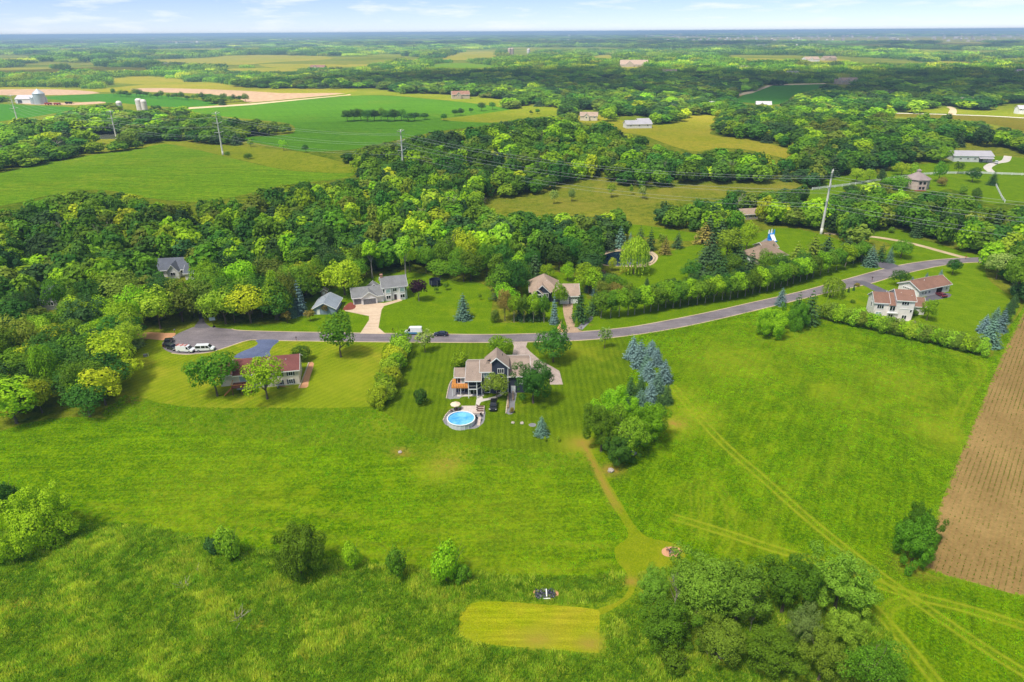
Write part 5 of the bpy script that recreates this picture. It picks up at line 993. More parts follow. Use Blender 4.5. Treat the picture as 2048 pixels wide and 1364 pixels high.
# ---------------------------------------------------------------- white two storey house with garages
rt = house('house', (767, 602), (815, 597), 'white two storey house with grey roof and three grey garage doors')
L = (G(815, 597) - G(767, 602)).length
block(rt, 0, 0, L, 8.4, 5.2, 'white', 'x', 2.6); roof(rt, 0, 0, L, 8.4, 5.2, 2.6, 'grey', oh=.4)
for x0 in (.8, L - 2.9):
    block(rt, x0, -.55, x0 + 2.2, .1, 4.9, 'white', name='bay_wall')
    mesh_obj('bay_roof', [(x0 - .15, -.75, 4.92), (x0 + 2.35, -.75, 4.92), (x0 + 2.35, .2, 5.3), (x0 - .15, .2, 5.3), (x0 + 1.1, 1.8, 6.5)], [(0, 1, 4), (1, 2, 4), (3, 0, 4)], MR['grey'], rt)
    window(rt, 'S', -.55, x0 + .35, .8, 1.5, 1.3, 2, shutters=False); window(rt, 'S', -.55, x0 + .35, 3.2, 1.5, 1.3, 1, glass=GLASSL)
window(rt, 'S', 0, L / 2 - .6, 3.3, 1.2, 1.1, 2); door(rt, 'S', 0, L / 2 - .45, .1, plain('dark_door', (60, 50, 54), .5)); window(rt, 'S', 0, .15, 3.2, .4, 1.3, 1); window(rt, 'S', 0, L - .6, 3.2, .4, 1.3, 1)
window(rt, 'E', L, 3.4, 3.2, 1.1, 1.3, 2); window(rt, 'E', L, 3.4, .8, 1.1, 1.3, 2)
chimney(rt, .3, 4.2, 5, 8.8, .9, plain('brick', (170, 130, 110), .9)); 
block(rt, -10.8, -.7, .1, 7.0, 2.7, 'white', 'x', 2.2, apex=3.6); roof(rt, -10.8, -.7, -.3, 7.0, 2.7, 2.2, 'grey', apex=3.6)
block(rt, -7.8, -1.6, -2.3, 2.0, 2.75, 'white', 'y', 1.9); roof(rt, -7.8, -1.6, -2.3, 3.4, 2.75, 1.9, 'grey', axis='y', oh=.35)
GD = plain('grey_garage_door', (112, 112, 116), .6)
garage_door(rt, 'S', -1.6, -7.3, 4.5, 2.1, GD); garage_door(rt, 'S', -.7, -10.5, 2.5, 2.1, GD)
block(rt, -4.5, 5.0, 0, 10.2, 2.9, 'white', 'y', 1.6, name='rear_wall'); roof(rt, -4.5, 7.0, -.4, 10.2, 2.9, 1.6, 'grey', axis='y')
window(rt, 'W', -10.8, 2.2, 1.0, .8, 1.0, 1); MB().box(-9.5, 10.0, -.5, -4.8, 14.0, .12).build('terrace', gm['concrete'], rt)
# grey shed
rt = house('shed', (628, 629), (668, 629), 'blue grey shed with a pale low gable roof', 'shed', yaw=1)
block(rt, 0, 0, 7.6, 10.0, 2.3, 'bluegrey', 'y', 2.0); roof(rt, 0, 0, 7.6, 10.0, 2.3, 2.0, 'bgrey', axis='y', oh=.5)
door(rt, 'S', 0, 1.2, -.1, WHITE, .9, 1.9); window(rt, 'E', 7.6, 3, .8, 1.2, 1.0, 2); vents(rt, [(3.0, 6, 4.1)])
rt = house('garden_hut', (643, 592), (652, 592), 'tiny pale garden hut behind the grey shed', 'hut', yaw=5)
block(rt, 0, 0, 2.2, 2.2, 1.9, 'tan', 'y', .8); roof(rt, 0, 0, 2.2, 2.2, 1.9, .8, 'lavender', axis='y', oh=.25); door(rt, 'S', 0, .6, -.1, WHITE, .8, 1.7)
# ---------------------------------------------------------------- porch house
rt = house('house', (1061, 606), (1158, 606), 'dark blue house with taupe hip roof, columned porch and white garage doors', yaw=0)
block(rt, 0, 1.0, 10.4, 13.0, 4.2, 'navy'); roof(rt, 0, 1.0, 10.4, 13.0, 4.2, 4.0, 'ltaupe', axis='y', hip=.85, oh=.5)
block(rt, 1.6, 0.2, 6.8, 3.0, 4.2, 'navy', 'y', 2.5); roof(rt, 1.6, 0.2, 6.8, 6.0, 4.2, 2.5, 'ltaupe', axis='y', oh=.4)
roof(rt, .7, -1.6, 4.3, 2.4, 3.9, 1.7, 'ltaupe', axis='y', oh=.3, name='porch_roof'); mesh_obj('porch_gable', [(.75, -1.5, 3.9), (4.25, -1.5, 3.9), (2.5, -1.5, 5.5)], [(0, 1, 2)], MW['navy'], rt)
MB().box(.7, -1.6, 3.55, 4.3, -1.3, 3.88).build('porch_beam', WHITE, rt)
for x in (.75, 4.0): MB().tube((x + .1, -1.4, -.5), (x + .1, -1.4, 3.55), .17, n=10).build('porch_column', WHITE, rt)
door(rt, 'S', .2, 2.0, 0.2, GLASSL, 1.2, 2.6); window(rt, 'S', .2, 4.9, 2.2, 1.5, 1.4, 3)
block(rt, 10.2, -.8, 17.4, 9.0, 3.1, 'navy', 'x', 2.7); roof(rt, 10.2, -.8, 17.4, 9.0, 3.1, 2.7, 'ltaupe', oh=.45)
block(rt, 10.3, -1.2, 14.2, 2.0, 3.1, 'navy', 'y', 2.0); roof(rt, 10.3, -1.2, 14.2, 3.0, 3.1, 2.0, 'ltaupe', axis='y', oh=.35)
garage_door(rt, 'S', -1.2, 10.7, 3.1, 2.3, WHITE, 6); garage_door(rt, 'S', -.8, 14.6, 2.4, 2.3, WHITE, 4); window(rt, 'S', -1.2, 11.9, 3.5, .6, .9, 1)
vents(rt, [(6.0, 4.0, 7.0), (16, 2.6, 5.3)], WHITE)
# ---------------------------------------------------------------- white house with brown roofs
rt = house('house', (1744, 634), (1803, 640), 'white three level house with stepped brown roofs', yaw=-11)
block(rt, 0, 0, 4.4, 7.6, 5.4, 'warmwhite', 'x', 2.4); roof(rt, 0, 0, 4.4, 7.6, 5.4, 2.4, 'brown', oh=.35)
block(rt, 4.4, -.6, 6.6, 6.0, 4.9, 'warmwhite'); mesh_obj('roof', [(4.3, -.9, 4.95), (6.4, -.9, 4.95), (6.4, 4.0, 7.9), (4.3, 4.0, 7.9), (4.3, -.9, 4.8), (6.4, -.9, 4.8)], [(0, 1, 2, 3), (0, 4, 5, 1)], MR['brown'], rt)
block(rt, 6.5, -.9, 12.0, 7.6, 7.0, 'warmwhite', 'x', 2.3); roof(rt, 6.5, -.9, 12.0, 7.6, 7.0, 2.3, 'brown', oh=.35)
MB().box(7.6, -1.0, 3.9, 12.0, -.88, 4.0).build('band_board', WHITE, rt)
block(rt, 11.9, 5.4, 18.0, 12.4, 2.9, 'warmwhite', 'x', 2.0); roof(rt, 12.4, 5.4, 18.0, 12.4, 2.9, 2.0, 'brown', oh=.35)
block(rt, 12.0, 3.0, 13.6, 6.0, 4.4, 'warmwhite', 'y', 1.4)
for x, z, w, h, n_ in ((.9, 3.3, 2.0, 1.25, 3), (8.0, 5.4, 2.2, 1.1, 3), (11.0, 2.9, .55, .8, 1), (8.9, .35, 1.4, 1.3, 2), ): window(rt, 'S', 0 if x < 4 else -.9, x, z, w, h, n_, t=.1)
window(rt, 'S', 0, .9, .05, 1.7, 1.9, 2, glass=GLASSL); window(rt, 'S', -.6, 4.75, 2.7, 1.6, 1.9, 2); window(rt, 'S', -.6, 4.7, .1, 1.4, 1.6, 2); window(rt, 'W', 0, 2.6, 2.8, 1.0, 1.7, 1); window(rt, 'E', 12.0, 1.0, 5.2, 1.4, 1.0, 2)
MB().box(4.0, -1.5, 2.3, 7.3, -.6, 2.45).build('balcony', WHITE, rt); MB().box(4.0, -1.52, 3.2, 7.3, -1.44, 3.28).build('balcony_rail', WHITE, rt)
vents(rt, [(4.2, 4, 8.1), (8.0, 2.0, 8.5), (11.2, 1, 8)], WHITE); MB().box(-.4, -2.8, -.3, 12.0, -.92, .06).build('terrace', gm['concrete'], rt)
# long white garage
rt = house('garage_building', (1836, 596), (1897, 583), 'long white garage with brown roof and an open bay', 'garage')
L = (G(1897, 583) - G(1836, 596)).length
block(rt, 0, 0, L, 8.6, 3.1, 'warmwhite', 'x', 2.0); roof(rt, 0, 0, L, 8.6, 3.1, 2.0, 'brown', oh=.5)
garage_door(rt, 'W', 0, 2.6, 4.2, 2.5, MW['warmwhite'], 6); door(rt, 'W', 0, .6, 0, WHITE, .9, 2.0)
P = face('S', 0); m = MB(); fbox(m, P, L - 7.4, -.05, L - 4.0, 2.6, .005, .03); m.build('bay_shade_panel', plain('painted_bay_shade', (24, 22, 24), .9), rt)  # flat dark panel on the wall paints the shade inside the bay
m = MB(); fbox(m, P, L - 7.55, -.05, L - 7.4, 2.75, .005, .1); fbox(m, P, L - 4.0, -.05, L - 3.85, 2.75, .005, .1); fbox(m, P, L - 7.4, 2.6, L - 4.0, 2.75, .005, .1); m.build('bay_frame', WHITE, rt)
for x in (1.4, 3.0, 5.0, L - 2.2): window(rt, 'S', 0, x, 1.1, .9, .9, 2, t=.08)
vents(rt, [(6, 3.4, 4.9)], WHITE)
# ---------------------------------------------------------------- house on the gravel drive
rt = house('house', (1516, 530), (1580, 520), 'house with broad taupe hip roof behind the maple avenue')
block(rt, 0, 0, 15, 11, 2.9, 'tan'); roof(rt, 0, 0, 15, 11, 2.9, 3.4, 'drab', hip=.9, oh=.6)
block(rt, 12, 10, 19, 17, 2.9, 'tan', 'x', 1.9); roof(rt, 12, 10, 19, 17, 2.9, 1.9, 'drab', oh=.5); window(rt, 'S', 0, 3, .9, 1.6, 1.3, 2); garage_door(rt, 'W', 0, 3, 4.5, 2.2, WHITE)
window(rt, 'S', 0, 9, .9, 1.6, 1.3, 2)
# eight sided house
c = G(1841, 380); rt = empty('house', c + Vector((0, 6, 0)), 0, 'eight sided pinkish house with a steep grey roof and cupola', 'house')
ang = [R(22.5 + 45 * k) for k in range(8)]; m = MB(); m.prism([(7.2 * math.cos(a), 7.2 * math.sin(a)) for a in ang], -1.5, 6.2); m.build('wall', MW['pink'], rt)
v = [(7.9 * math.cos(a), 7.9 * math.sin(a), 6.0) for a in ang] + [(1.3 * math.cos(a), 1.3 * math.sin(a), 9.6) for a in ang]; mesh_obj('roof', v, [(k, (k + 1) % 8, 8 + (k + 1) % 8, 8 + k) for k in range(8)], MR['lavender'], rt)
m = MB(); m.prism([(1.25 * math.cos(a), 1.25 * math.sin(a)) for a in ang], 9.0, 10.8); m.build('cupola', MW['pink'], rt); mesh_obj('cupola_roof', [(1.6 * math.cos(a), 1.6 * math.sin(a), 10.8) for a in ang] + [(0, 0, 11.7)], [(k, (k + 1) % 8, 8) for k in range(8)], MR['lavender'], rt)
yf = 7.2 * math.cos(R(22.5))
for x, z in ((-1.9, 3.6), (.6, 3.6), (-1.6, .6), (.4, .6)): window(rt, 'S', -yf, x, z, 1.2, 1.3, 2, frame=DARKG)
MB().box(-5.0, -9.5, -1, 2, -7.0, .1).build('terrace', gm['red_mulch'], rt)
# long barn
rt = house('barn', (1906, 323), (1984, 325), 'long white barn with a pale metal roof', 'barn')
L = (G(1984, 325) - G(1906, 323)).length
block(rt, 0, 0, L, 13, 4.2, 'metal', 'x', 2.6); roof(rt, 0, 0, L, 13, 4.2, 2.6, 'sheet', oh=.5)
MB().slab([(L * .62, -3, 2.7), (L - .3, -3, 2.7), (L - .3, -.05, 3.5), (L * .62, -.05, 3.5)], .12).build('lean_to_roof', MR['sheet'], rt); m = MB()
for x in (L * .64, L * .8, L - .6): m.box(x, -2.9, -.5, x + .2, -2.7, 2.65)
m.build('lean_to_frame', DARKG, rt)
for x in (4, 9, 14): window(rt, 'S', 0, x, 1.6, 1.4, 1.0, 2)
door(rt, 'S', 0, 17.5, 0, DARKG, 2.4, 2.8)
# houses in the wood and far houses
def cottage(px, py, L, D, h, rise, wall, rf, label, yaw=0, wing=None, name='house', cat='house', nwin=3):
    rt = house(name, (px, py), (px + 20, py), label, cat, yaw=yaw)
    block(rt, 0, 0, L, D, h, wall, 'x', rise, z0=-3); roof(rt, 0, 0, L, D, h, rise, rf, oh=.5)
    if wing:
        x0, w = wing; block(rt, x0, -2.5, x0 + w, D / 2, h - .05, wall, 'y', rise * .8, z0=-3); roof(rt, x0, -2.5, x0 + w, D * .5, h - .05, rise * .8, rf, axis='y', oh=.4); window(rt, 'S', -2.5, x0 + w / 2 - .8, h - 1.9, 1.6, 1.3, 2)
    for k in range(nwin):
        x = L * (k + .5) / nwin - .7
        if wing and wing[0] - 1.6 < x < wing[0] + wing[1] + .2: continue
        window(rt, 'S', 0, x, h - 2.0, 1.4, 1.3, 2)
    return rt
cottage(306, 556, 14, 10, 3.2, 3.2, 'white', 'slate', 'house with slate roof and white gable deep in the wood', 9, (6.5, 4.2)); 
cottage(372, 560, 6.5, 6, 3.0, 2.2, 'white', 'slate', 'small slate roofed outbuilding beside the house in the wood', 4, name='outbuilding', cat='shed', nwin=1)
cottage(78, 618, 11, 9, 3.6, 3.4, 'grey', 'slate', 'grey roofed house half hidden by trees in the wood', 16, (3, 4))
cottage(1160, 241, 19, 12, 5, 3.5, 'cream', 'ltaupe', 'pale sunlit house above the middle wood', -8, (4, 6)); cottage(1253, 257, 26, 14, 4, 3, 'white', 'sheet', 'low sunlit farm shed beside the pale meadow', 6, name='farm_shed', cat='shed'); cottage(1276, 252, 12, 9, 5, 2, 'white', 'sheet', 'small white farm building with a chimney behind the shed', 6, name='farm_shed', cat='shed')
cottage(1484, 440, 9, 7, 3, 2, 'tan', 'ltaupe', 'tan roof peeping out of the wood below the marsh', 10)
for x, y, L_, wl_, rf_, lb in ((1682, 169, 34, 'tan', 'taupe', 'large tan house beside the far green field'), (1670, 168, 14, 'tan', 'drab', 'small tan house left of the large one by the far field'), (1924, 212, 20, 'tan', 'lavender', 'tan house among far spruces'), (2036, 228, 16, 'white', 'sheet', 'white shed at the far farm road'), (1430, 200, 20, 'white', 'grey', 'white house in the far wood beyond the meadow'), (1412, 218, 14, 'white', 'sheet', 'low white shed among trees beyond the meadow'), (1512, 219, 18, 'metal', 'sheet', 'white metal shed in the wood beyond the meadow'), (905, 198, 26, 'tan', 'brown', 'brown roofed house by the far field trees'),
        (322, 137, 60, 'tan', 'lavender', 'wide pale house in the sunlit far wood'), (1240, 134, 70, 'tan', 'ltaupe', 'wide tan building in the sunlit far wood'), (1612, 123, 48, 'white', 'ltaupe', 'white house in the sunlit far clearing'), (1650, 121, 44, 'tan', 'drab', 'tan house in the sunlit far clearing'), (1575, 152, 24, 'white', 'grey', 'white house in the shaded far wood'), (1480, 140, 20, 'white', 'grey', 'tiny white house in the shaded far wood left of another'), (2036, 152, 40, 'tan', 'lavender', 'tan house at the right of the far wood'), (1990, 147, 26, 'tan', 'drab', 'small tan house left of another in the far wood'), (620, 140, 40, 'tan', 'brown', 'brown house beside the far pale field'), (1325, 150, 30, 'tan', 'taupe', 'tan house in the middle far wood')):
    cottage(x, y, L_, L_ * .55, 6, L_ * .13 + 1.2, wl_, rf_, lb, random.uniform(-15, 15), (L_ * .2, L_ * .3), nwin=4)
# ---------------------------------------------------------------- farm with bins
rt = house('farm_shed', (32, 207), (75, 207), 'white farm shed beside the grain bin', 'shed', yaw=3)
block(rt, 0, 0, 34, 18, 6, 'metal', 'x', 4.5); roof(rt, 0, 0, 34, 18, 6, 4.5, 'sheet'); garage_door(rt, 'S', 0, 3, 6, 4.5, DARKG)
STEEL = plain('galvanised_steel', (176, 182, 188), .45, .1, .4, .5, .3)
def bin_(px, py, r, h, cone, label, name='grain_bin', mat=None, dome=False):
    p = G(px, py); o = empty(name, p, 0, label, 'silo'); m = MB(); prof = []
    n_ = max(6, int(h / 1.2))
    for k in range(n_): prof += [(r, h * k / n_), (r * 1.012, h * (k + .5) / n_)]
    m.lathe([(r, -2)] + prof + [(r, h)], 20).build('tank', mat or STEEL, o, True)
    MB().lathe([(r * 1.05, h), (r * .92, h + cone * .45), (r * .55, h + cone * .85), (0.02, h + cone)] if dome else [(r * 1.06, h), (0.6, h + cone), (0.02, h + cone)], 20).build('cap', mat or STEEL, o, dome); MB().tube((r + .1, 0, 0), (r + .1, 0, h), .25, n=5).build('ladder', STEEL, o)
    return o
bin_(82, 208, 7.5, 14, 6, 'tall galvanised grain bin at the farmyard'); bin_(70, 208, 4.5, 9, 3.5, 'smaller grain bin left of the tall one')
CONC = plain('silo_concrete', (196, 190, 184), .8, .12, .3); TANC = plain('tan_silo', (178, 160, 142), .8, .1, .3)
bin_(241, 222, 3.4, 10, 2.5, 'single domed silo rising from the far trees', 'silo', CONC, True); bin_(281, 220, 4.2, 12, 2.5, 'larger of two domed silos side by side in the trees', 'silo', CONC, True); bin_(290, 220, 3.6, 10.5, 2.8, 'smaller of two domed silos side by side in the trees', 'silo', CONC, True)
bin_(1019, 111, 7, 26, 4, 'left twin tan silo on the far ridge', 'silo', TANC, True); bin_(1024, 111, 7, 26, 4, 'right twin tan silo on the far ridge', 'silo', TANC, True); bin_(1057, 108, 7, 18, 5, 'single pale silo beyond the twin silos', 'silo', CONC, True)
# ================================================================== transmission line
GALV = plain('weathered_steel_pole', (216, 212, 202), .6, .08, .2); CABLE = plain('aluminium_cable', (176, 180, 178), .5, .05); INS = plain('insulator_glass', (120, 130, 134), .3)
def pole_proto(h=30.0):
    o = empty('transmission_pole'); m = MB(); n = 8
    for k in range(n): m.tube((0, 0, -1 + (h + 1) * k / n), (0, 0, -1 + (h + 1) * (k + 1) / n), .72 - .42 * k / n, .72 - .42 * (k + 1) / n, 12, k in (0, n - 1))
    m.build('shaft', GALV, o, True)
    for i, z in enumerate((h - 1.5, h - 8.0, h - 14.5)):
        for s in (-1, 1):
            a = MB(); w = 4.0 if i else 3.4; a.tube((0, 0, z), (s * w, 0, z + .9), .26, .17, 6); b = a.build('crossarm', GALV, o)
            c = MB()
            for k in range(7): c.lathe([(.03, z + .8 - k * .36), (.17, z + .72 - k * .36), (.03, z + .6 - k * .36)], 8, (s * w, 0))
            c.tube((s * w, 0, z + .9), (s * w, 0, z - 1.9), .05, n=5); c.build('insulator', INS, b)
    a = MB(); a.tube((0, 0, h - .4), (1.8, 0, h + .2), .1, n=5); a.tube((0, 0, h - .4), (-1.8, 0, h + .2), .1, n=5); a.build('top_bracket', GALV, o)
    return o
P1 = G(1642, 468); P2 = G(807, 346); P3 = G(446, 310); P4 = G(234, 281)
P0 = P1 + (P1 - P2) * .75; P5 = P4 + (P4 - P3) * 1.3
poles = []
for k, (p, lb) in enumerate(((P1, 'transmission pole beside the maple avenue'), (P2, 'transmission pole in front of the middle wood'), (P3, 'transmission pole between the green field and the meadow strip'), (P4, 'transmission pole at the far murky pond'), (P0, 'transmission pole beyond the tilled field'), (P5, 'farthest transmission pole past the murky pond'))):
    o = pole_proto() if k == 0 else copy_tree(poles[0]); poles.append(o); p.z = float(H(p.x, p.y)); o.location = p; tag(o, 'tall grey steel ' + lb + '', 'pole', 'steel poles of the power line')
seq = [poles[4], poles[0], poles[1], poles[2], poles[3], poles[5]]
for i, o in enumerate(seq):
    a = seq[max(i - 1, 0)].location; b = seq[min(i + 1, 5)].location; o.rotation_euler.z = math.atan2(b.y - a.y, b.x - a.x) + math.pi / 2
hs = {1: [P1.z, 348, 1657], 2: 0}
for o, (px, py) in ((poles[0], (1657, 349)), (poles[1], (803, 266)), (poles[2], (435, 231)), (poles[3], (226, 226))):
    s, su, sa = pxm(o.location); bx_, by_ = project(np.array([o.location])); o.scale.z = max(.75, min(1.3, (by_[0] - py) / su / 30.0 * 1.03))
bpy.context.view_layer.update()
for s in (-1, 1):
    for i, z in enumerate((28.5, 22.0, 15.5)):
        w = 4.0 if i else 3.4; m = MB()
        A = [o.matrix_world @ Vector((s * w, 0, z - 1.9)) for o in seq]
        for p, q in zip(A[:-1], A[1:]):
            n = 26; L = (q - p).length; sag = min(9, L * L / 9500.0); pts = [p.lerp(q, k / n) - Vector((0, 0, sag * 4 * (k / n) * (1 - k / n))) for k in range(n + 1)]
            for a, b in zip(pts[:-1], pts[1:]): m.tube(a, b, .05, n=4, cap=False)
        o = m.build('power_cable', CABLE); tag(o, '%s power cable on the %s arms of the steel poles' % (('topmost', 'middle', 'lowest')[i], 'wood side' if s > 0 else 'house side'), 'cable', 'cables of the power line')
# ================================================================== vehicles
TYRE = plain('tyre_rubber', (28, 28, 30), .8); RIM = plain('alloy_rim', (150, 152, 156), .35, .05, spec=.5); CARG = plain('car_glass', (20, 26, 34), .06, .2, spec=.7); LAMP = plain('lamp_lens', (226, 226, 220), .15, .03, spec=.6); TAIL = plain('tail_lens', (150, 20, 20), .2, .05, spec=.5); BLK = plain('black_plastic', (30, 30, 32), .6)
def paint(name, rgb):
    if name in MATS: return MATS[name]
    m = plain(name, rgb, .25, .04, .5, .6); m.node_tree.nodes['Principled BSDF'].inputs['Coat Weight'].default_value = .5; return m
CARS = {   # side outline (x front = +), belt height, length, width, cabin outline
 'suv': dict(L=4.7, W=1.9, body=[(-2.3, .35), (-2.35, .95), (-2.3, 1.05), (.95, 1.08), (1.75, 1.0), (2.25, .82), (2.33, .4)], cab=[(-2.25, 1.04), (-2.05, 1.62), (-1.7, 1.72), (.2, 1.72), (.5, 1.62), (1.15, 1.06)], r=.36, ax=(-1.4, 1.42)),
 'sedan': dict(L=4.6, W=1.8, body=[(-2.25, .32), (-2.3, .85), (-2.1, .95), (.95, .95), (1.75, .85), (2.2, .66), (2.28, .35)], cab=[(-1.85, .94), (-1.35, 1.36), (-.8, 1.44), (.1, 1.44), (.4, 1.36), (1.1, .94)], r=.33, ax=(-1.35, 1.4)),
 'pickup': dict(L=5.8, W=2.0, body=[(-2.85, .45), (-2.9, 1.15), (1.1, 1.18), (2.0, 1.15), (2.75, 1.02), (2.9, .5)], cab=[(-.95, 1.15), (-.8, 1.8), (-.5, 1.88), (.75, 1.88), (1.0, 1.78), (1.5, 1.15)], r=.4, ax=(-1.75, 1.85)),
 'van': dict(L=5.6, W=2.0, body=[(-2.75, .4), (-2.8, 1.15), (1.4, 1.2), (2.3, 1.15), (2.75, .9), (2.8, .45)], cab=[(-2.78, 1.13), (-2.7, 1.95), (-2.45, 2.12), (.9, 2.12), (1.2, 2.0), (1.95, 1.18)], r=.37, ax=(-1.7, 1.75)),
 'tallvan': dict(L=5.9, W=2.0, body=[(-2.9, .4), (-2.95, 1.2), (1.6, 1.25), (2.5, 1.15), (2.9, .9), (2.95, .45)], cab=[(-2.93, 1.18), (-2.85, 2.35), (-2.6, 2.55), (.9, 2.55), (1.3, 2.35), (2.2, 1.22)], r=.36, ax=(-1.8, 1.95))}
def side_ext(m, outline, w0, w1, zlo, zhi):
    """extrude a side outline to +-w with the sides leaning in towards the top"""
    n = len(outline); wz = lambda z: w0 + (w1 - w0) * max(0, min(1, (z - zlo) / (zhi - zlo + 1e-6)))
    v = [(x, -wz(z), z) for x, z in outline] + [(x, wz(z), z) for x, z in outline]
    m.add(v, [tuple(range(n)), tuple(range(2 * n - 1, n - 1, -1))] + [(i, n + i, n + (i + 1) % n, (i + 1) % n) for i in range(n)])
def vehicle(kind, px, py, yaw, col, label, name, cat, stripe=None, side_glass=True, roof_mat=None, loc=None):
    c = CARS[kind]; p = Vector(loc) if loc else G(px, py); o = empty(name, p, R(yaw), label, cat); W = c['W'] / 2; zt = max(z for x, z in c['cab']); zb = c['cab'][0][1]
    m = MB(); side_ext(m, c['body'], W, W * .96, .4, zb); b = m.build('body', col, o, bevel=.06)
    m = MB(); side_ext(m, c['cab'], W * .95, W * .80, zb, zt); cb = m.build('cabin', roof_mat or col, o, bevel=.05)
    cab = c['cab']; wz = lambda z: W * .95 + (W * .8 - W * .95) * (z - zb) / (zt - zb)
    def quadg(nm, pts): MB().add(pts, [tuple(range(len(pts)))]).build(nm, CARG, o)
    (xa, za), (xb, zb_) = cab[-2], cab[-1]; f = lambda t, e: (xa + (xb - xa) * t + e, za + (zb_ - za) * t + .02)
    quadg('windscreen', [(f(.08, .03)[0], -wz(f(.08, 0)[1]) * .9, f(.08, 0)[1]), (f(.08, .03)[0], wz(f(.08, 0)[1]) * .9, f(.08, 0)[1]), (f(.92, .03)[0], wz(f(.92, 0)[1]) * .93, f(.92, 0)[1]), (f(.92, .03)[0], -wz(f(.92, 0)[1]) * .93, f(.92, 0)[1])])
    (xa, za), (xb, zb_) = cab[1], cab[0]
    quadg('rear_window', [(xa + (xb - xa) * .1 - .03, s * wz(za) * .85, za) for s in (-1, 1)] + [(xa + (xb - xa) * .7 - .03, s * W * .85, za + (zb_ - za) * .7) for s in (1, -1)])
    x0, x1 = cab[1][0], cab[-1][0]; z0, z1 = zb + .06, zt - .16
    for s in (-1, 1):
        if side_glass: spans = [(x0 + .12, x0 + (x1 - x0) * .36), (x0 + (x1 - x0) * .40, x0 + (x1 - x0) * .66), (x0 + (x1 - x0) * .69, x1 - .25)]
        else: spans = [(x0 + (x1 - x0) * .74, x1 - .3)]
        for a, d in spans:
            top = min(d, cab[-2][0] - .05) if d == spans[-1][1] else d
            MB().add([(a, s * (wz(z0) + .012), z0), (d, s * (wz(z0) + .012), z0), (max(a + .1, top), s * (wz(z1) + .012), z1), (a, s * (wz(z1) + .012), z1)], [(0, 1, 2, 3)]).build('side_window', CARG, o)
        for ax in c['ax']:
            r = c['r']; y0, y1 = s * (W - .2), s * (W + .015); w = MB(); w.tube((ax, y0, r), (ax, y1, r), r, n=14); wo = w.build('wheel', TYRE, o); MB().tube((ax, s * (W - .02), r), (ax, s * (W + .03), r), r * .6, n=10).build('rim', RIM, wo)
        fx, rx = c['body'][-2][0], c['body'][1][0]; fz = c['body'][-2][1]
        MB().box(fx - .25, s * W * .9 - .2, fz - .12, fx + .06, s * W * .9 + .02 if s > 0 else s * W * .9 + .2, fz + .02).build('headlight', LAMP, o); MB().box(rx - .02, s * W * .9 - .12, .75, rx + .12, s * W * .9 + .08, 1.0).build('tail_light', TAIL, o)
        MB().box(cab[-1][0] - .35, s * (W + .02) - .1, zb + .02, cab[-1][0] - .2, s * (W + .02) + .1, zb + .18).build('mirror', BLK, o)
    MB().box(c['body'][-1][0] - .1, -W * .9, .3, c['body'][-1][0] + .08, W * .9, .55).build('front_bumper', BLK, o); MB().box(c['body'][0][0] - .08, -W * .9, .35, c['body'][0][0] + .1, W * .9, .6).build('rear_bumper', BLK, o)
    if stripe:
        for s in (-1, 1): MB().add([(c['body'][1][0] + .1, s * (W + .01), .5), (c['body'][-2][0] - .3, s * (W + .01), .5), (c['body'][-2][0] - .9, s * (W + .012), 1.05), (c['body'][1][0] + .1, s * (W + .012), 1.1)], [(0, 1, 2, 3)]).build('side_stripe', stripe, o)
    if kind == 'pickup': MB().box(-2.78, -W * .86, 1.16, -1.0, W * .86, 1.2).build('bed_liner', BLK, o)
    return o
Wt, Bk = paint('white_paint', (232, 234, 236)), paint('black_paint', (26, 28, 34)); Nv = paint('navy_paint', (34, 38, 58)); Gy = paint('graphite_paint', (46, 50, 58))
vehicle('pickup', 337, 688, 100, Bk, 'black pickup parked at the cul-de-sac edge by the mulch drive', 'pickup_truck', 'truck')
vehicle('suv', 345, 698, -28, Gy, 'graphite car parked behind the black pickup', 'parked_car', 'car')
v = vehicle('van', 372, 703, -8, Wt, 'white cargo van with a red ladder rack on the cul-de-sac', 'cargo_van', 'van', side_glass=False)
m = MB(); RED = plain('red_rack', (196, 92, 76), .5)
for x in (-2.3, -.9, .5): m.box(x, -.85, 2.12, x + .08, .85, 2.32)
for y in (-.75, -.35, .05): m.box(-2.6, y, 2.3, .7, y + .07, 2.36)
m.build('ladder_rack', RED, v)
vehicle('van', 411, 701, 4, Wt, 'white passenger van with dark windows on the cul-de-sac', 'passenger_van', 'van')
vehicle('tallvan', 827, 668, 180, Wt, 'white and blue service van parked along the road', 'service_van', 'van', stripe=paint('blue_paint', (40, 130, 180)), side_glass=False)
vehicle('sedan', 882, 671, 178, Nv, 'dark navy car parked along the road', 'parked_car', 'car')
vehicle('suv', 987, 815, -92, Bk, 'black car standing on the lawn beside the garden walk', 'parked_car', 'car')
vehicle('pickup', 1519, 499, 12, Wt, 'white pickup on the gravel yard behind the avenue', 'pickup_truck', 'truck')
vehicle('sedan', 1881, 592, 100, paint('maroon_paint', (110, 32, 44)), 'maroon car in front of the open garage bay', 'parked_car', 'car')
vehicle('van', 1992, 327, 60, Wt, 'pale van on the drive beside the long barn', 'cargo_van', 'van')
FARMR = paint('farm_red', (150, 40, 40))
def implement(px, py, label, col):
    o = empty('farm_trailer', G(px, py), random.uniform(-.4, .4), label, 'trailer'); MB().box(-4.5, -1.6, 1.1, 4.5, 1.6, 3.0).build('hopper', col, o, bevel=.2); MB().tube((4.5, 0, 1.2), (8, 0, .6), .15).build('drawbar', BLK, o)
    for x in (-2.5, 2.5):
        for y in (-1.9, 1.9): MB().tube((x, y - .25, .7), (x, y + .25, .7), .7, n=12).build('wheel', TYRE, o)
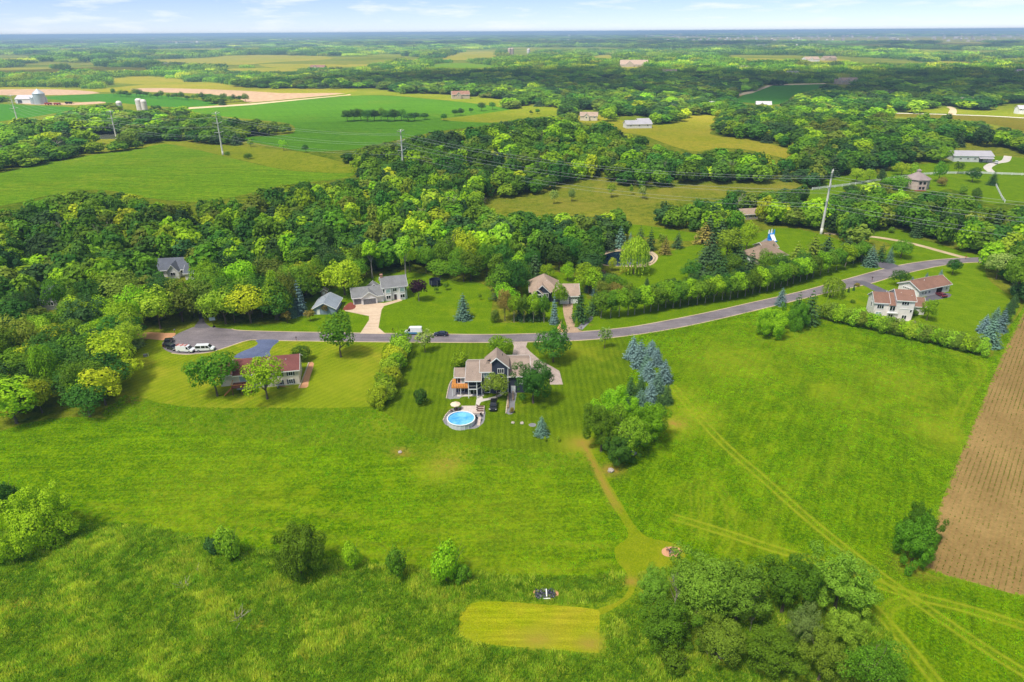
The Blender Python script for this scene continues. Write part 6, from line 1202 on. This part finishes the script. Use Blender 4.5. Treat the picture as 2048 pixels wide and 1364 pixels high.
implement(97, 210, 'red grain trailer parked right of the grain bin', FARMR); implement(115, 210, 'larger red trailer in the middle of the farmyard', FARMR); implement(138, 208, 'dark farm trailer at the end of the farmyard', BLK)
# ================================================================== pool and garden of the dark blue house
pc = G(922.5, 845); po = empty('swimming_pool', pc, 0, 'round above ground pool with blue water and white wall', 'pool')
r, h = 3.45, 1.25; SHEET = plain('pool_wall_sheet', (206, 206, 208), .4, .06, .5)
for k in range(20):
    a0, a1 = 2 * math.pi * k / 20, 2 * math.pi * (k + 1) / 20 - .015; m = MB(); m.prism([(r * math.cos(a0), r * math.sin(a0)), (r * math.cos(a1), r * math.sin(a1)), ((r - .06) * math.cos(a1), (r - .06) * math.sin(a1)), ((r - .06) * math.cos(a0), (r - .06) * math.sin(a0))], -.6, h); m.build('wall_panel', SHEET, po)
    MB().tube((r * math.cos(a0), r * math.sin(a0), -.6), (r * math.cos(a0), r * math.sin(a0), h), .07, n=6).build('upright', WHITE, po)
MB().lathe([(r - .12, h), (r - .12, h + .08), (r + .14, h + .08), (r + .14, h)], 40).build('rim', WHITE, po)
wm, n_, l_, b_ = new_mat('pool_water'); q = n_.new('ShaderNodeTexCoord').outputs['Object']; l_.new(ramp(n_, l_, noise(n_, l_, .5, 3, q), [(.35, lin(46, 150, 214)), (.65, lin(118, 196, 236))]), b_.inputs['Base Color']); b_.inputs['Roughness'].default_value = .08; b_.inputs['Specular IOR Level'].default_value = .5; bump(n_, l_, b_, noise(n_, l_, 3, 3, q), .2, .04)
MB().lathe([(0.01, h - .2), (r - .08, h - .2)], 40).build('water', wm, po); MB().tube((2.0, 2.9, h - .4), (2.0, 2.9, h + .8), .03).tube((2.4, 2.7, h - .4), (2.4, 2.7, h + .8), .03).build('pool_ladder', WHITE, po)
dk = empty('pool_terrace', G(946, 826), 0, 'pale stone terrace beside the round pool', 'terrace'); PAV = plain('terrace_stone', (206, 190, 178), .8, .08, 1.2)
d0 = pc - G(946, 826)
for i in range(9):
    for j in range(5):
        x, y = -3.2 + i * .68, -.6 + j * .74
        if (x + .33 - d0.x) ** 2 + (y + .36 - d0.y) ** 2 > (r + .15) ** 2: MB().box(x, y, -.6, x + .65, y + .71, .42).build('stone', PAV, dk)
sl = [MB().box(-.85, -.3, .5, .85, .3, .56).box(-.8, -.28, .1, -.74, -.22, .5).box(.74, -.28, .1, .8, -.22, .5).box(-.8, .22, .1, -.74, .28, .5).box(.74, .22, .1, .8, .28, .5)]
BRW = plain('brown_sling', (112, 84, 72), .7)
for k, y in enumerate((816, 820.5, 825)):
    o = empty('sun_lounger', G(960, y) + Vector((0, 0, .25)), R(180), 'brown sun lounger in the row of three on the pool terrace', 'lounger', 'three sun loungers')
    MB().box(-.95, -.3, .3, .35, .3, .36).build('seat', BRW, o); MB().add([(.35, -.3, .33), (.35, .3, .33), (.95, .3, .75), (.95, -.3, .75), (.35, -.3, .29), (.35, .3, .29), (.95, .3, .71), (.95, -.3, .71)], [(0, 1, 2, 3), (7, 6, 5, 4), (0, 3, 7, 4), (1, 5, 6, 2), (2, 6, 7, 3), (0, 4, 5, 1)]).build('backrest', BRW, o)
    for x in (-.9, .6):
        for yy in (-.28, .22): MB().box(x, yy, -.1, x + .06, yy + .06, .3).build('leg', BLK, o)
for px, py, lb in ((953, 838, 'dark chair beside the pool ladder'), (963, 833, 'dark chair at the terrace corner')):
    o = empty('patio_chair', G(px, py) + Vector((0, 0, .1)), R(40), lb, 'chair'); MB().box(-.28, -.28, .38, .28, .28, .45).build('seat', BLK, o); MB().box(-.28, .24, .45, .28, .3, .95).build('backrest', BLK, o)
    for x in (-.27, .22):
        for yy in (-.27, .22): MB().box(x, yy, -.1, x + .05, yy + .05, .38).build('leg', BLK, o)
def umbrella(px, py, w, col, label, h=2.5, dz=0):
    o = empty('patio_umbrella', G(px, py) + Vector((0, 0, dz)), 0, label, 'umbrella'); MB().tube((0, 0, -.2), (0, 0, h), .035).build('mast', WHITE, o); MB().lathe([(.35, -.05), (.3, .08), (.05, .1)], 12).build('foot', BLK, o)
    n = 8; v = [(0, 0, h + .15)] + [(w * math.cos(2 * math.pi * k / n), w * math.sin(2 * math.pi * k / n), h - .4) for k in range(n)] + [(w * math.cos(2 * math.pi * k / n), w * math.sin(2 * math.pi * k / n), h - .58) for k in range(n)]
    mesh_obj('canopy', v, [(0, 1 + k, 1 + (k + 1) % n) for k in range(n)] + [(1 + k, 1 + n + k, 1 + n + (k + 1) % n, 1 + (k + 1) % n) for k in range(n)], col, o)
umbrella(911.5, 822, 1.35, plain('beige_canvas', (226, 204, 176), .8), 'beige patio umbrella beside the round pool', 2.5); umbrella(556, 776, 1.2, plain('sand_canvas', (216, 196, 158), .8), 'sand coloured umbrella at the cream house', 2.3)
o = empty('patio_table', G(912, 822), 0, 'round table under the beige umbrella', 'table'); MB().lathe([(.01, .74), (.6, .74), (.6, .7), (.01, .7)], 16).build('tabletop', BRW, o)
for a in (0, 2.1, 4.2): MB().tube((.35 * math.cos(a), .35 * math.sin(a), -.2), (.3 * math.cos(a), .3 * math.sin(a), .7), .03, n=5).build('leg', BLK, o)
for k, a in enumerate((.3, 1.7, 3.4, 4.8)):
    o = empty('garden_chair', G(912, 822) + Vector((1.15 * math.cos(a), 1.15 * math.sin(a), 0)), a - math.pi / 2, 'brown garden chair at the table under the beige umbrella', 'chair', 'chairs under the beige umbrella'); MB().box(-.25, -.25, .4, .25, .25, .46).build('seat', BRW, o); MB().box(-.25, .2, .46, .25, .26, .95).build('backrest', BRW, o)
    for x in (-.24, .19):
        for yy in (-.24, .19): MB().box(x, yy, -.15, x + .05, yy + .05, .4).build('leg', BLK, o)
o = empty('pool_steps', G(957, 851), R(84), 'white steps up the side of the round pool', 'steps')
for k in range(6): MB().box(k * .45, -.35, -.5, k * .45 + .43, .35, .1 + k * .17).build('tread', PAV, o)
# low stone edging
EDGE = plain('edging_stone', (196, 180, 160), .9, .15, 2)
def edging(px, label, hgt=.25, step=.55, name='stone_edging'):
    L = wline(px, 4); o = empty(name, (*L[0], float(H(*L[0]))), 0, label, 'edging'); acc = []
    for (a, b), (c, d) in zip(L[:-1], L[1:]):
        n = max(1, int(math.hypot(c - a, d - b) / step))
        for k in range(n): acc.append((a + (c - a) * k / n, b + (d - b) * k / n, math.atan2(d - b, c - a)))
    me = None
    for x, y, an in acc[:290]:
        if me is None:
            s = MB().box(-step * .46, -.14, -.3, step * .46, .14, hgt).build('stone', EDGE, o); me = s.data
        else: s = bpy.data.objects.new('stone', me); C.objects.link(s); s.parent = o
        s.location = (x - L[0][0], y - L[0][1], float(H(x, y)) - o.location.z); s.rotation_euler.z = an + random.uniform(-.08, .08); s.scale = (1, random.uniform(.85, 1.15), random.uniform(.85, 1.2))
edging([(893, 796), (899, 770), (908, 757)], 'stone edging round the gravel bed by the deck'); edging([(1012, 826), (1015, 800), (1018, 780)], 'stone edging along the gravel bed by the garage')
edging([(887, 840), (893, 829), (904, 818)], 'stone edging beside the pool gravel'); edging([(1193, 524), (1200, 512), (1218, 504), (1246, 500), (1276, 501), (1300, 507), (1310, 516)], 'boulder rim round the garden pond', .6, 1.1, 'pond_rim'); edging([(1310, 516), (1304, 526), (1288, 532)], 'pale boulder rim at the lawn side of the pond', .5, 1.0, 'pond_rim')
edging([(598, 776), (608, 752), (618, 725)], 'terracotta edging along the gable of the cream house')
# boulders
ROCK = plain('granite', (176, 164, 150), .9, .25, 1.5, bumps=.4); GROCK = plain('grey_granite', (120, 120, 126), .9, .25, 1.5, bumps=.4)
def rock(px, py, r_, mat, label, flat=.65):
    bm = bmesh.new(); bmesh.ops.create_icosphere(bm, subdivisions=2, radius=r_); rs = np.random.default_rng(int(px))
    for v in bm.verts: v.co *= rs.uniform(.82, 1.15); v.co.z *= flat
    me = bpy.data.meshes.new('boulder'); bm.to_mesh(me); bm.free(); me.materials.append(mat); o = bpy.data.objects.new('boulder', me); C.objects.link(o); o.location = G(px, py) + Vector((0, 0, r_ * .25)); tag(o, label, 'boulder')
rock(1026, 846, .5, ROCK, 'pale boulder on the striped lawn'); rock(1044, 847, .55, ROCK, 'pale boulder right of another on the striped lawn'); rock(1762, 520, 1.0, ROCK, 'pinkish boulder at the drive entrance'); rock(1773, 523, 1.1, GROCK, 'grey boulder at the drive entrance'); rock(1222, 942, .8, ROCK, 'tan stone at the foot of the tree clump'); rock(1264, 908, 1.1, GROCK, 'grey stone under the tree clump', .4); rock(800, 905, .5, ROCK, 'small pale stone on the bank'); rock(1442, 1312, .8, ROCK, 'tan slab in the meadow before the grove', .35)
# trampoline
o = empty('trampoline', G(870, 571), 0, 'round trampoline with a dark safety net', 'trampoline'); MB().lathe([(.01, .85), (2.0, .85), (2.15, .8)], 20).build('mat', BLK, o); NET = plain('safety_net', (38, 44, 62), .9)
MB().lathe([(2.1, .85), (2.1, 2.6)], 20).build('net', NET, o)
for k in range(6): a = k * math.pi / 3; MB().tube((2.18 * math.cos(a), 2.18 * math.sin(a), -.1), (2.18 * math.cos(a), 2.18 * math.sin(a), 2.65), .05, n=5).build('post', RIM, o)
# mailboxes, sign post, hoop
def mailbox(px, py, label, col=BLK):
    o = empty('mailbox', G(px, py), random.uniform(-.3, .3), label, 'mailbox'); MB().box(-.06, -.06, -.2, .06, .06, 1.05).build('post', RW, o); MB().box(-.14, -.28, 1.05, .14, .28, 1.2).tube((0, -.28, 1.2), (0, .28, 1.2), .14, n=10).build('box', col, o)
mailbox(1162, 661, 'red brown mailbox at the tan paver drive', plain('rust_paint', (110, 48, 42), .6)); mailbox(1931, 518, 'red mailbox at the gravel lane', plain('signal_red', (150, 36, 40), .5)); mailbox(1744, 560, 'dark mailbox at the white house drive'); mailbox(786, 664, 'dark mailbox by the peach driveway'); mailbox(350, 666, 'grey mailbox at the mulch drive', RIM); mailbox(593, 681, 'dark mailbox opposite the egg shaped maple')
o = empty('basketball_hoop', G(428, 654), R(200), 'portable basketball hoop beside the cul-de-sac', 'hoop'); MB().tube((0, 0, 0), (0, .6, 3.0), .07).build('pole', BLK, o); MB().box(-.9, .85, 2.7, .9, .92, 3.8).build('backboard', GLASSL, o); MB().lathe([(.23, 3.0), (.25, 3.02)], 12, (0, 1.2)).build('ring', RED, o); MB().box(-.4, -.6, -.05, .4, .4, .3).build('base', BLK, o)
o = empty('utility_box', G(291, 713), R(10), 'small grey utility box on the dry lawn', 'utility box'); MB().box(-.5, -.35, -.1, .5, .35, .8).build('cabinet', GROCK, o, bevel=.04); MB().tube((.9, 0, -.1), (.9, 0, 1.2), .05, n=6).build('marker_post', WHITE, o)
# fire ring, tarp pit
o = empty('fire_ring', G(1345, 1104), 0, 'charred log pile in a sandy fire ring', 'fire pit'); CHAR = plain('charred_wood', (58, 48, 46), .95, .3, 2); ASH = plain('grey_log', (136, 122, 114), .9, .25, 2)
for k in range(16): a = random.uniform(0, 6.28); rr = random.uniform(.1, .9); b = random.uniform(0, 3.14); p = Vector((rr * math.cos(a) * 1.2, rr * math.sin(a), .12 + random.uniform(0, .35))); d = Vector((math.cos(b), math.sin(b), random.uniform(-.25, .35))) * random.uniform(.4, .8); MB().tube(p - d, p + d, .09, .06, 6).build('log', CHAR if k % 3 else ASH, o)
o = empty('tarp_pit', G(1090, 1189), 0, 'black tarp over a pit in the meadow with white planks', 'tarp'); bm = bmesh.new(); bmesh.ops.create_grid(bm, x_segments=26, y_segments=16, size=1); rs = np.random.default_rng(5)
for v in bm.verts:
    rr = (v.co.x ** 2 + v.co.y ** 2); v.co.z = .22 * math.sin(v.co.x * 7 + v.co.y * 3) * math.cos(v.co.y * 6) + rs.uniform(-.05, .05) + .25; v.co.x *= 1.9 * (1 - .12 * abs(v.co.y)) ; v.co.y *= 1.15
me = bpy.data.meshes.new('tarp'); bm.to_mesh(me); bm.free(); me.materials.append(plain('black_tarp', (44, 46, 56), .35, .2, 2, .5)); s = bpy.data.objects.new('tarp', me); C.objects.link(s); s.parent = o
MB().box(.15, -.9, .4, .35, .9, .5).build('plank', WHITE, o); MB().box(-.4, -1.3, .2, .9, -1.1, .3).build('plank', WHITE, o)
# brush pile and fallen branches in the meadow
for px, py, sc, lb in ((478, 1238, 1.3, 'grey brush pile in the tall meadow'), (395, 1140, .7, 'small dead branches lying in the meadow'), (370, 1172, 1.0, 'fallen leafy limb lying in the meadow'), (1420, 1308, .8, 'fallen branch in front of the grove'), (1690, 1345, .8, 'bare branch sticking out at the grove corner')):
    o = empty('brush_pile', G(px, py), random.uniform(0, 6), lb, 'branches')
    for k in range(14):
        a = random.uniform(0, 6.28); e = random.uniform(.1, 1.0); p0 = Vector((random.uniform(-.5, .5), random.uniform(-.5, .5), 0)) * sc; p1 = p0 + Vector((math.cos(a) * math.cos(e), math.sin(a) * math.cos(e), math.sin(e))) * random.uniform(.8, 2.2) * sc; MB().tube(p0, p1, .05 * sc, .015, 5).build('branch', PALE, o)
# pond side playground inflatable
o = empty('inflatable_slide', G(1544, 482), R(10), 'blue inflatable slide behind the white pickup', 'slide'); IB = plain('blue_vinyl', (48, 140, 214), .35, .06); IW = plain('white_vinyl', (226, 232, 240), .35, .04)
MB().box(-1.6, -2.2, 0, 1.6, 2.0, .6).build('base', IB, o, bevel=.25); MB().box(-1.5, .8, .6, 1.5, 2.0, 3.4).build('tower', IB, o, bevel=.3); MB().add([(-1.0, -2.1, .6), (1.0, -2.1, .6), (1.0, .9, 3.0), (-1.0, .9, 3.0)], [(0, 1, 2, 3)]).build('chute', IW, o)
for s in (-1, 1): MB().tube((s * 1.3, 1.4, 3.2), (s * 1.3, 1.4, 5.0), .4, .25, 10).build('turret', IB if s > 0 else IW, o)
MB().tube((0, 1.4, 3.2), (0, 1.4, 5.4), .45, .2, 10).build('turret', IW, o)
# ================================================================== white paddock fence
def fence(px, label, step=6.0, hgt=1.6):
    L = wline(px, 8); o = empty('rail_fence', (*L[0], float(H(*L[0]))), 0, label, 'fence'); pts = [L[0]]; acc = 0.0
    for a, b in zip(L[:-1], L[1:]):
        seg = math.hypot(b[0] - a[0], b[1] - a[1]); t = step - acc
        while t <= seg: pts.append((a[0] + (b[0] - a[0]) * t / seg, a[1] + (b[1] - a[1]) * t / seg)); t += step
        acc = seg - (t - step)
    me = None; loc = lambda p, z: Vector((p[0], p[1], float(H(*p)) + z)) - o.location
    for p in pts:
        if me is None: s = MB().box(-.14, -.14, -.4, .14, .14, hgt).build('post', WHITE, o); me = s.data
        else: s = bpy.data.objects.new('post', me); C.objects.link(s); s.parent = o
        s.location = loc(p, 0)
    for a, b in zip(pts[:-1], pts[1:]):
        for z in (.5, .95, 1.4):
            m = MB(); u, w = loc(a, z), loc(b, z); d = (w - u).normalized(); q = Vector((-d.y, d.x, 0)) * .04; k = Vector((0, 0, .14))
            m.add([u - q - k, w - q - k, w + q - k, u + q - k, u - q + k, w - q + k, w + q + k, u + q + k], [(3, 2, 1, 0), (4, 5, 6, 7), (0, 1, 5, 4), (1, 2, 6, 5), (2, 3, 7, 6), (3, 0, 4, 7)]).build('rail', WHITE, o)
fence([(1624, 380), (1660, 376), (1700, 371), (1750, 363), (1800, 356), (1850, 350), (1900, 348), (1960, 348), (2020, 350), (2080, 352)], 'long white rail fence of the paddock'); fence([(1990, 369), (1996, 382), (2004, 398), (2011, 407)], 'short white fence run down to the wood')
# flower bed of the white house, pallets
for px, py, c, lb in ((1826, 648, 'grey', 'pink flowering bed on the lawn of the white house'), (1714, 572, 'rust', 'ring bed beside the drive of the white house')):
    T('shrub2', px, py, 13, 7, c, lb, name='flower_bed', cat='flower bed')
# ================================================================== tall grass of the meadow, hay stubble, seedlings
def tuft(seed, n, span, h, w):
    rs = np.random.default_rng(seed); V, Fq = [], []
    for k in range(n):
        x, y = rs.uniform(-span, span, 2); a = rs.uniform(0, 6.283); hh = h * rs.uniform(.5, 1.2); ww = w * rs.uniform(.7, 1.3); ln = rs.uniform(.1, .5) * hh; d = np.array([math.cos(a), math.sin(a)]); q = np.array([-d[1], d[0]])
        b0 = np.array([x, y]); i = len(V)
        V += [(*(b0 - q * ww), 0), (*(b0 + q * ww), 0), (*(b0 + d * ln * .4 + q * ww * .7), hh * .6), (*(b0 + d * ln * .4 - q * ww * .7), hh * .6), (*(b0 + d * ln), hh), (*(b0 + d * ln + q * ww * .2), hh * .98)]
        Fq += [(i, i + 1, i + 2, i + 3), (i + 3, i + 2, i + 5, i + 4)]
    return np_mesh('grass_tuft', np.array(V), np.array(Fq), [GRI])
GRI = foliage_mat('grass_blades', 0.5, .85, 1.2, .03, True)
def zpoly(name, k=None): return [z[-1] for z in Z if z[0] == name]
def cover(name, polys, minus, step, shapes, tcols, size, label, jitter=.5, seed=1, ymax=1e9, hs=(.7, 1.3), noisef=.05, clear=()):
    rs = np.random.default_rng(seed); P = np.concatenate([np.array(p) for p in polys]); x0, x1 = max(P[:, 0].min(), -150), min(P[:, 0].max(), 170); y0, y1 = max(P[:, 1].min(), 48), min(P[:, 1].max(), ymax)
    gx, gy = np.meshgrid(np.arange(x0, x1, step), np.arange(y0, y1, step)); X = gx.ravel() + rs.uniform(-jitter, jitter, gx.size) * step; Y = gy.ravel() + rs.uniform(-jitter, jitter, gx.size) * step
    ok = np.zeros(X.shape, bool)
    for p in polys: ok |= inside(p, X, Y)
    for p in minus: ok &= ~inside(p, X, Y)
    for q_, w_ in clear: ok &= dist_line(q_, X, Y) > w_
    Zg = H(X, Y); bx, by = project(np.stack([X, Y, Zg], 1)); ok &= (bx > -60) & (bx < 2110) & (by < 1460)
    X, Y, Zg = X[ok], Y[ok], Zg[ok]; n = len(X)
    nz_ = .5 + .2 * (np.sin(X * noisef * 3 + 2 * np.sin(Y * noisef * 2)) + np.sin(Y * noisef * 3.6 + X * noisef * 1.4 + 1.5 * np.sin(X * noisef * 3.3)) + .8 * np.sin(X * noisef * 7.1 + 2 * np.sin(Y * noisef * 5)) * np.sin(Y * noisef * 6.3 + 1)); nz_ = np.clip(nz_, 0, 1)
    pal = np.array([glin(*c) for c in tcols]); t = np.clip(nz_ + rs.normal(0, .3, n), 0, .999) * (len(pal) - 1); i = t.astype(int); f = (t - i)[:, None]; tint = pal[i] * (1 - f) + pal[np.minimum(i + 1, len(pal) - 1)] * f; tint *= 2.6; tint[:, 3] = 1
    s = size * rs.uniform(hs[0], hs[1], n); zs = s * (.4 + 1.2 * nz_)
    scatter(name, np.stack([X, Y, Zg - .03], 1), np.stack([rs.normal(0, .12, n), rs.normal(0, .12, n), rs.uniform(0, 6.28, n)], 1), np.stack([s, s, zs], 1), rs.integers(0, len(shapes), n), shapes, label, tint)
    return n
tsh = [bpy.data.objects.new('tuft', tuft(300 + k, 50, .62, .5, .04)) for k in range(4)]
ssh = [bpy.data.objects.new('tuft', tuft(310 + k, 30, .6, .15, .045)) for k in range(3)]
low = [z[-1] for z in Z if z[0] in ('mown_path', 'mown_patch', 'fire_ring_sand', 'pit_soil', 'hayfield', 'tilled_field')]
print('TUFTS', cover('meadow_grass', zpoly('meadow'), low, .62, tsh, [(80, 116, 34), (106, 142, 46), (136, 162, 66), (168, 178, 100)], 1.0, 'tall uneven meadow grass in the foreground', seed=2, noisef=.1, clear=((wline([(1262, 1146), (1268, 1170), (1258, 1190), (1234, 1208), (1198, 1224)]), 1.7), (wline([(920, 1240), (945, 1206), (1000, 1203), (1100, 1210), (1192, 1219), (1199, 1300), (1100, 1299), (990, 1291), (935, 1279), (918, 1255)]), .5))))
print('BANK', cover('bank_grass', zpoly('bank'), [z[-1] for z in Z if z[0] in ('lawn', 'mown_path')], 1.0, tsh, [(96, 136, 22), (122, 160, 34), (148, 172, 54)], .62, 'rough grass on the bank below the lawns', seed=3))
print('HAY', cover('hay_grass', zpoly('hayfield'), [z[-1] for z in Z if z[0] in ('mown_path', 'mown_patch', 'tilled_field', 'road', 'lawn', 'driveway', 'meadow')], 1.15, ssh, [(88, 138, 14), (118, 168, 20), (142, 180, 34)], 1.0, 'short hay grass of the fields', seed=4, ymax=230))
edge = [G(a, b) for a, b in catmull([(2056, 606), (2036, 648), (1991, 738), (1946, 848), (1897, 966), (1862, 1056), (1842, 1132), (1945, 1168), (2060, 1202)], False, 40)]; rs = np.random.default_rng(44)
eq = np.array([[p.x + rs.normal(0, .35), p.y + rs.normal(0, .35), p.z] for p in edge for _ in range(2)]); n = len(eq); s = rs.uniform(.25, .7, n)
scatter('field_margin_weeds', eq, np.stack([np.zeros(n), np.zeros(n), rs.uniform(0, 6.28, n)], 1), np.stack([s, s, s], 1), rs.integers(0, 4, n), tsh, 'weedy grass margin along the tilled field', np.tile(np.array(glin(140, 168, 50)) * 2.4, (n, 1)))
# seedling rows
L0 = np.array(rowdir[:2]) / math.hypot(rowdir.x, rowdir.y); N0 = np.array([-L0[1], L0[0]]); tf = zpoly('tilled_field')[0]; pts = []
c0 = np.array(G(1990, 900)[:2])
for i in range(-60, 70):
    t = np.arange(-130, 160, .3) ; q = c0 + N0 * (i * .95) + L0 * (t + np.random.default_rng(i + 100).uniform(-.15, .15, len(t)))[:, None]; pts.append(q)
q = np.concatenate(pts); ok = inside(tf, q[:, 0], q[:, 1]); q = q[ok]; zq = H(q[:, 0], q[:, 1]); bx, by = project(np.concatenate([q, zq[:, None]], 1)); patch = np.sin(q[:, 0] * .11 + 1) * np.sin(q[:, 1] * .07) + .6 * np.sin(q[:, 1] * .21)
ok = (bx < 2100) & (np.random.default_rng(8).uniform(size=len(q)) < np.clip(.5 + .4 * patch, .2, 1)); q, zq = q[ok], zq[ok]; n = len(q); rs = np.random.default_rng(9)
sd_ = [bpy.data.objects.new('seedling', tuft(330 + k, 9, .13, .2, .05)) for k in range(2)]
s = rs.uniform(.45, .95, n); scatter('seedlings', np.stack([q[:, 0], q[:, 1], zq], 1), np.stack([np.zeros(n), np.zeros(n), rs.uniform(0, 6.28, n)], 1), np.stack([s, s, s], 1), rs.integers(0, 2, n), sd_, 'rows of young green crop in the tilled field', np.tile(np.array(glin(120, 160, 40)), (n, 1)))
print('SEED', n)
# ================================================================== the air
def haze():
    m = bpy.data.materials.new('haze_air'); m.use_nodes = True; n, l = m.node_tree.nodes, m.node_tree.links; n.clear()
    out = n.new('ShaderNodeOutputMaterial'); v = n.new('ShaderNodeVolumePrincipled')
    v.inputs['Color'].default_value = (0.5, 0.74, 1.0, 1); v.inputs['Density'].default_value = HAZE; v.inputs['Anisotropy'].default_value = 0.0
    l.new(v.outputs[0], out.inputs['Volume'])
    o = MB().box(-61000, -61000, -30, 61000, 61000, 96).build('haze', m); tag(o, 'thin blue haze lying over the far country', kind='stuff')
HAZE = 1.35e-4
haze()
# ================================================================== clouds whose shade lies in bands over the far woods
def cloud_mat(name, t):
    m, n, l, b = new_mat(name); b.inputs['Base Color'].default_value = (.93, .94, .96, 1); b.inputs['Specular IOR Level'].default_value = 0
    tl = n.new('ShaderNodeBsdfTranslucent'); tl.inputs['Color'].default_value = (.93, .94, .96, 1); m1 = n.new('ShaderNodeMixShader'); m1.inputs[0].default_value = .65; l.new(b.outputs[0], m1.inputs[1]); l.new(tl.outputs[0], m1.inputs[2])
    tp = n.new('ShaderNodeBsdfTransparent'); m2 = n.new('ShaderNodeMixShader'); m2.inputs[0].default_value = t; l.new(m1.outputs[0], m2.inputs[1]); l.new(tp.outputs[0], m2.inputs[2]); l.new(m2.outputs[0], n['Material Output'].inputs['Surface']); return m
THIN, THICK = cloud_mat('thin_cloud', .74), cloud_mat('thick_cloud', .5)
def cloud(px, py, rx, ry, alt, seed, mat, at=None):
    """one billowing cloud whose shade falls on the land at pixel px, py"""
    p = G(px, py) if at is None else Vector(at); c = Vector((p.x, p.y, 0)) + sdir * (alt / sdir.z); rs = np.random.default_rng(seed)
    bm = bmesh.new(); bmesh.ops.create_icosphere(bm, subdivisions=5, radius=1); h = min(rx, ry) * .22; ph = rs.uniform(0, 6.28, 12)
    for v in bm.verts:
        x, y, z = v.co; a = math.atan2(y, x)
        k_ = 1 + .13 * math.sin(3 * a + ph[0]) + .09 * math.sin(5 * a + ph[1]) + .06 * math.sin(9 * a + ph[2])
        bl = .16 * math.sin(x * 9 + ph[3] + 2 * math.sin(y * 5 + ph[4])) * math.sin(y * 8 + ph[5]) + .08 * math.sin(x * 21 + ph[6]) * math.sin(y * 19 + ph[7])
        v.co = (x * k_ * rx, y * k_ * ry, (z * (1 + bl * 2) if z > 0 else z * .25) * h)
    me = bpy.data.meshes.new('cloud'); bm.to_mesh(me); bm.free(); me.materials.append(mat); me.polygons.foreach_set('use_smooth', [True] * len(me.polygons)); o = bpy.data.objects.new('cloud', me); C.objects.link(o); o.location = c; tag(o, kind='structure')
cloud(0, 0, 900, 620, 760, 500, THIN, (40, 130, 0))
for k, (px, py, rx, ry, alt, mt) in enumerate(((1500, 166, 800, 360, 760, THICK), (2100, 170, 650, 380, 800, THICK), (960, 160, 420, 220, 760, THICK), (60, 142, 420, 330, 800, THICK), (1000, 89, 2300, 1100, 1000, THICK), (100, 87, 2300, 1300, 1000, THICK), (1800, 90, 2000, 900, 1000, THICK))):
    cloud(px, py, rx, ry, alt, 501 + k, mt)
# ================================================================== the town on the horizon
def town():
    rs = np.random.default_rng(77); m = MB(); spots = [(rs.uniform(1290, 2080), rs.uniform(68, 84)) for _ in range(190)] + [(rs.uniform(1500, 1640), rs.uniform(93, 98)) for _ in range(45)] + [(rs.uniform(0, 1250), rs.uniform(72, 90)) for _ in range(45)]
    for px, py in spots:
        p = G(px, py); d = p.length; w = rs.uniform(.0006, .0016) * d; dp = w * rs.uniform(.7, 1.2); h = min(rs.uniform(6, 12) + (d * .0006), 18); x, y, z = p
        m.box(x - w, y - dp, z - 3, x + w, y + dp, z + h); m.add([(x - w, y - dp, z + h), (x + w, y - dp, z + h), (x + w, y, z + h * 1.35), (x - w, y, z + h * 1.35), (x + w, y + dp, z + h), (x - w, y + dp, z + h)], [(0, 1, 2, 3), (3, 2, 4, 5)])
    mt, n, l, b = new_mat('town_walls'); gi = n.new('ShaderNodeNewGeometry').outputs['Random Per Island']; l.new(ramp(n, l, gi, [(0, lin(214, 210, 206)), (.45, lin(190, 178, 166)), (.7, lin(160, 146, 136)), (1, lin(150, 140, 136))]), b.inputs['Base Color'])
    tag(m.build('distant_town', mt), 'pale roofs and walls of a town near the horizon', kind='stuff')
town()
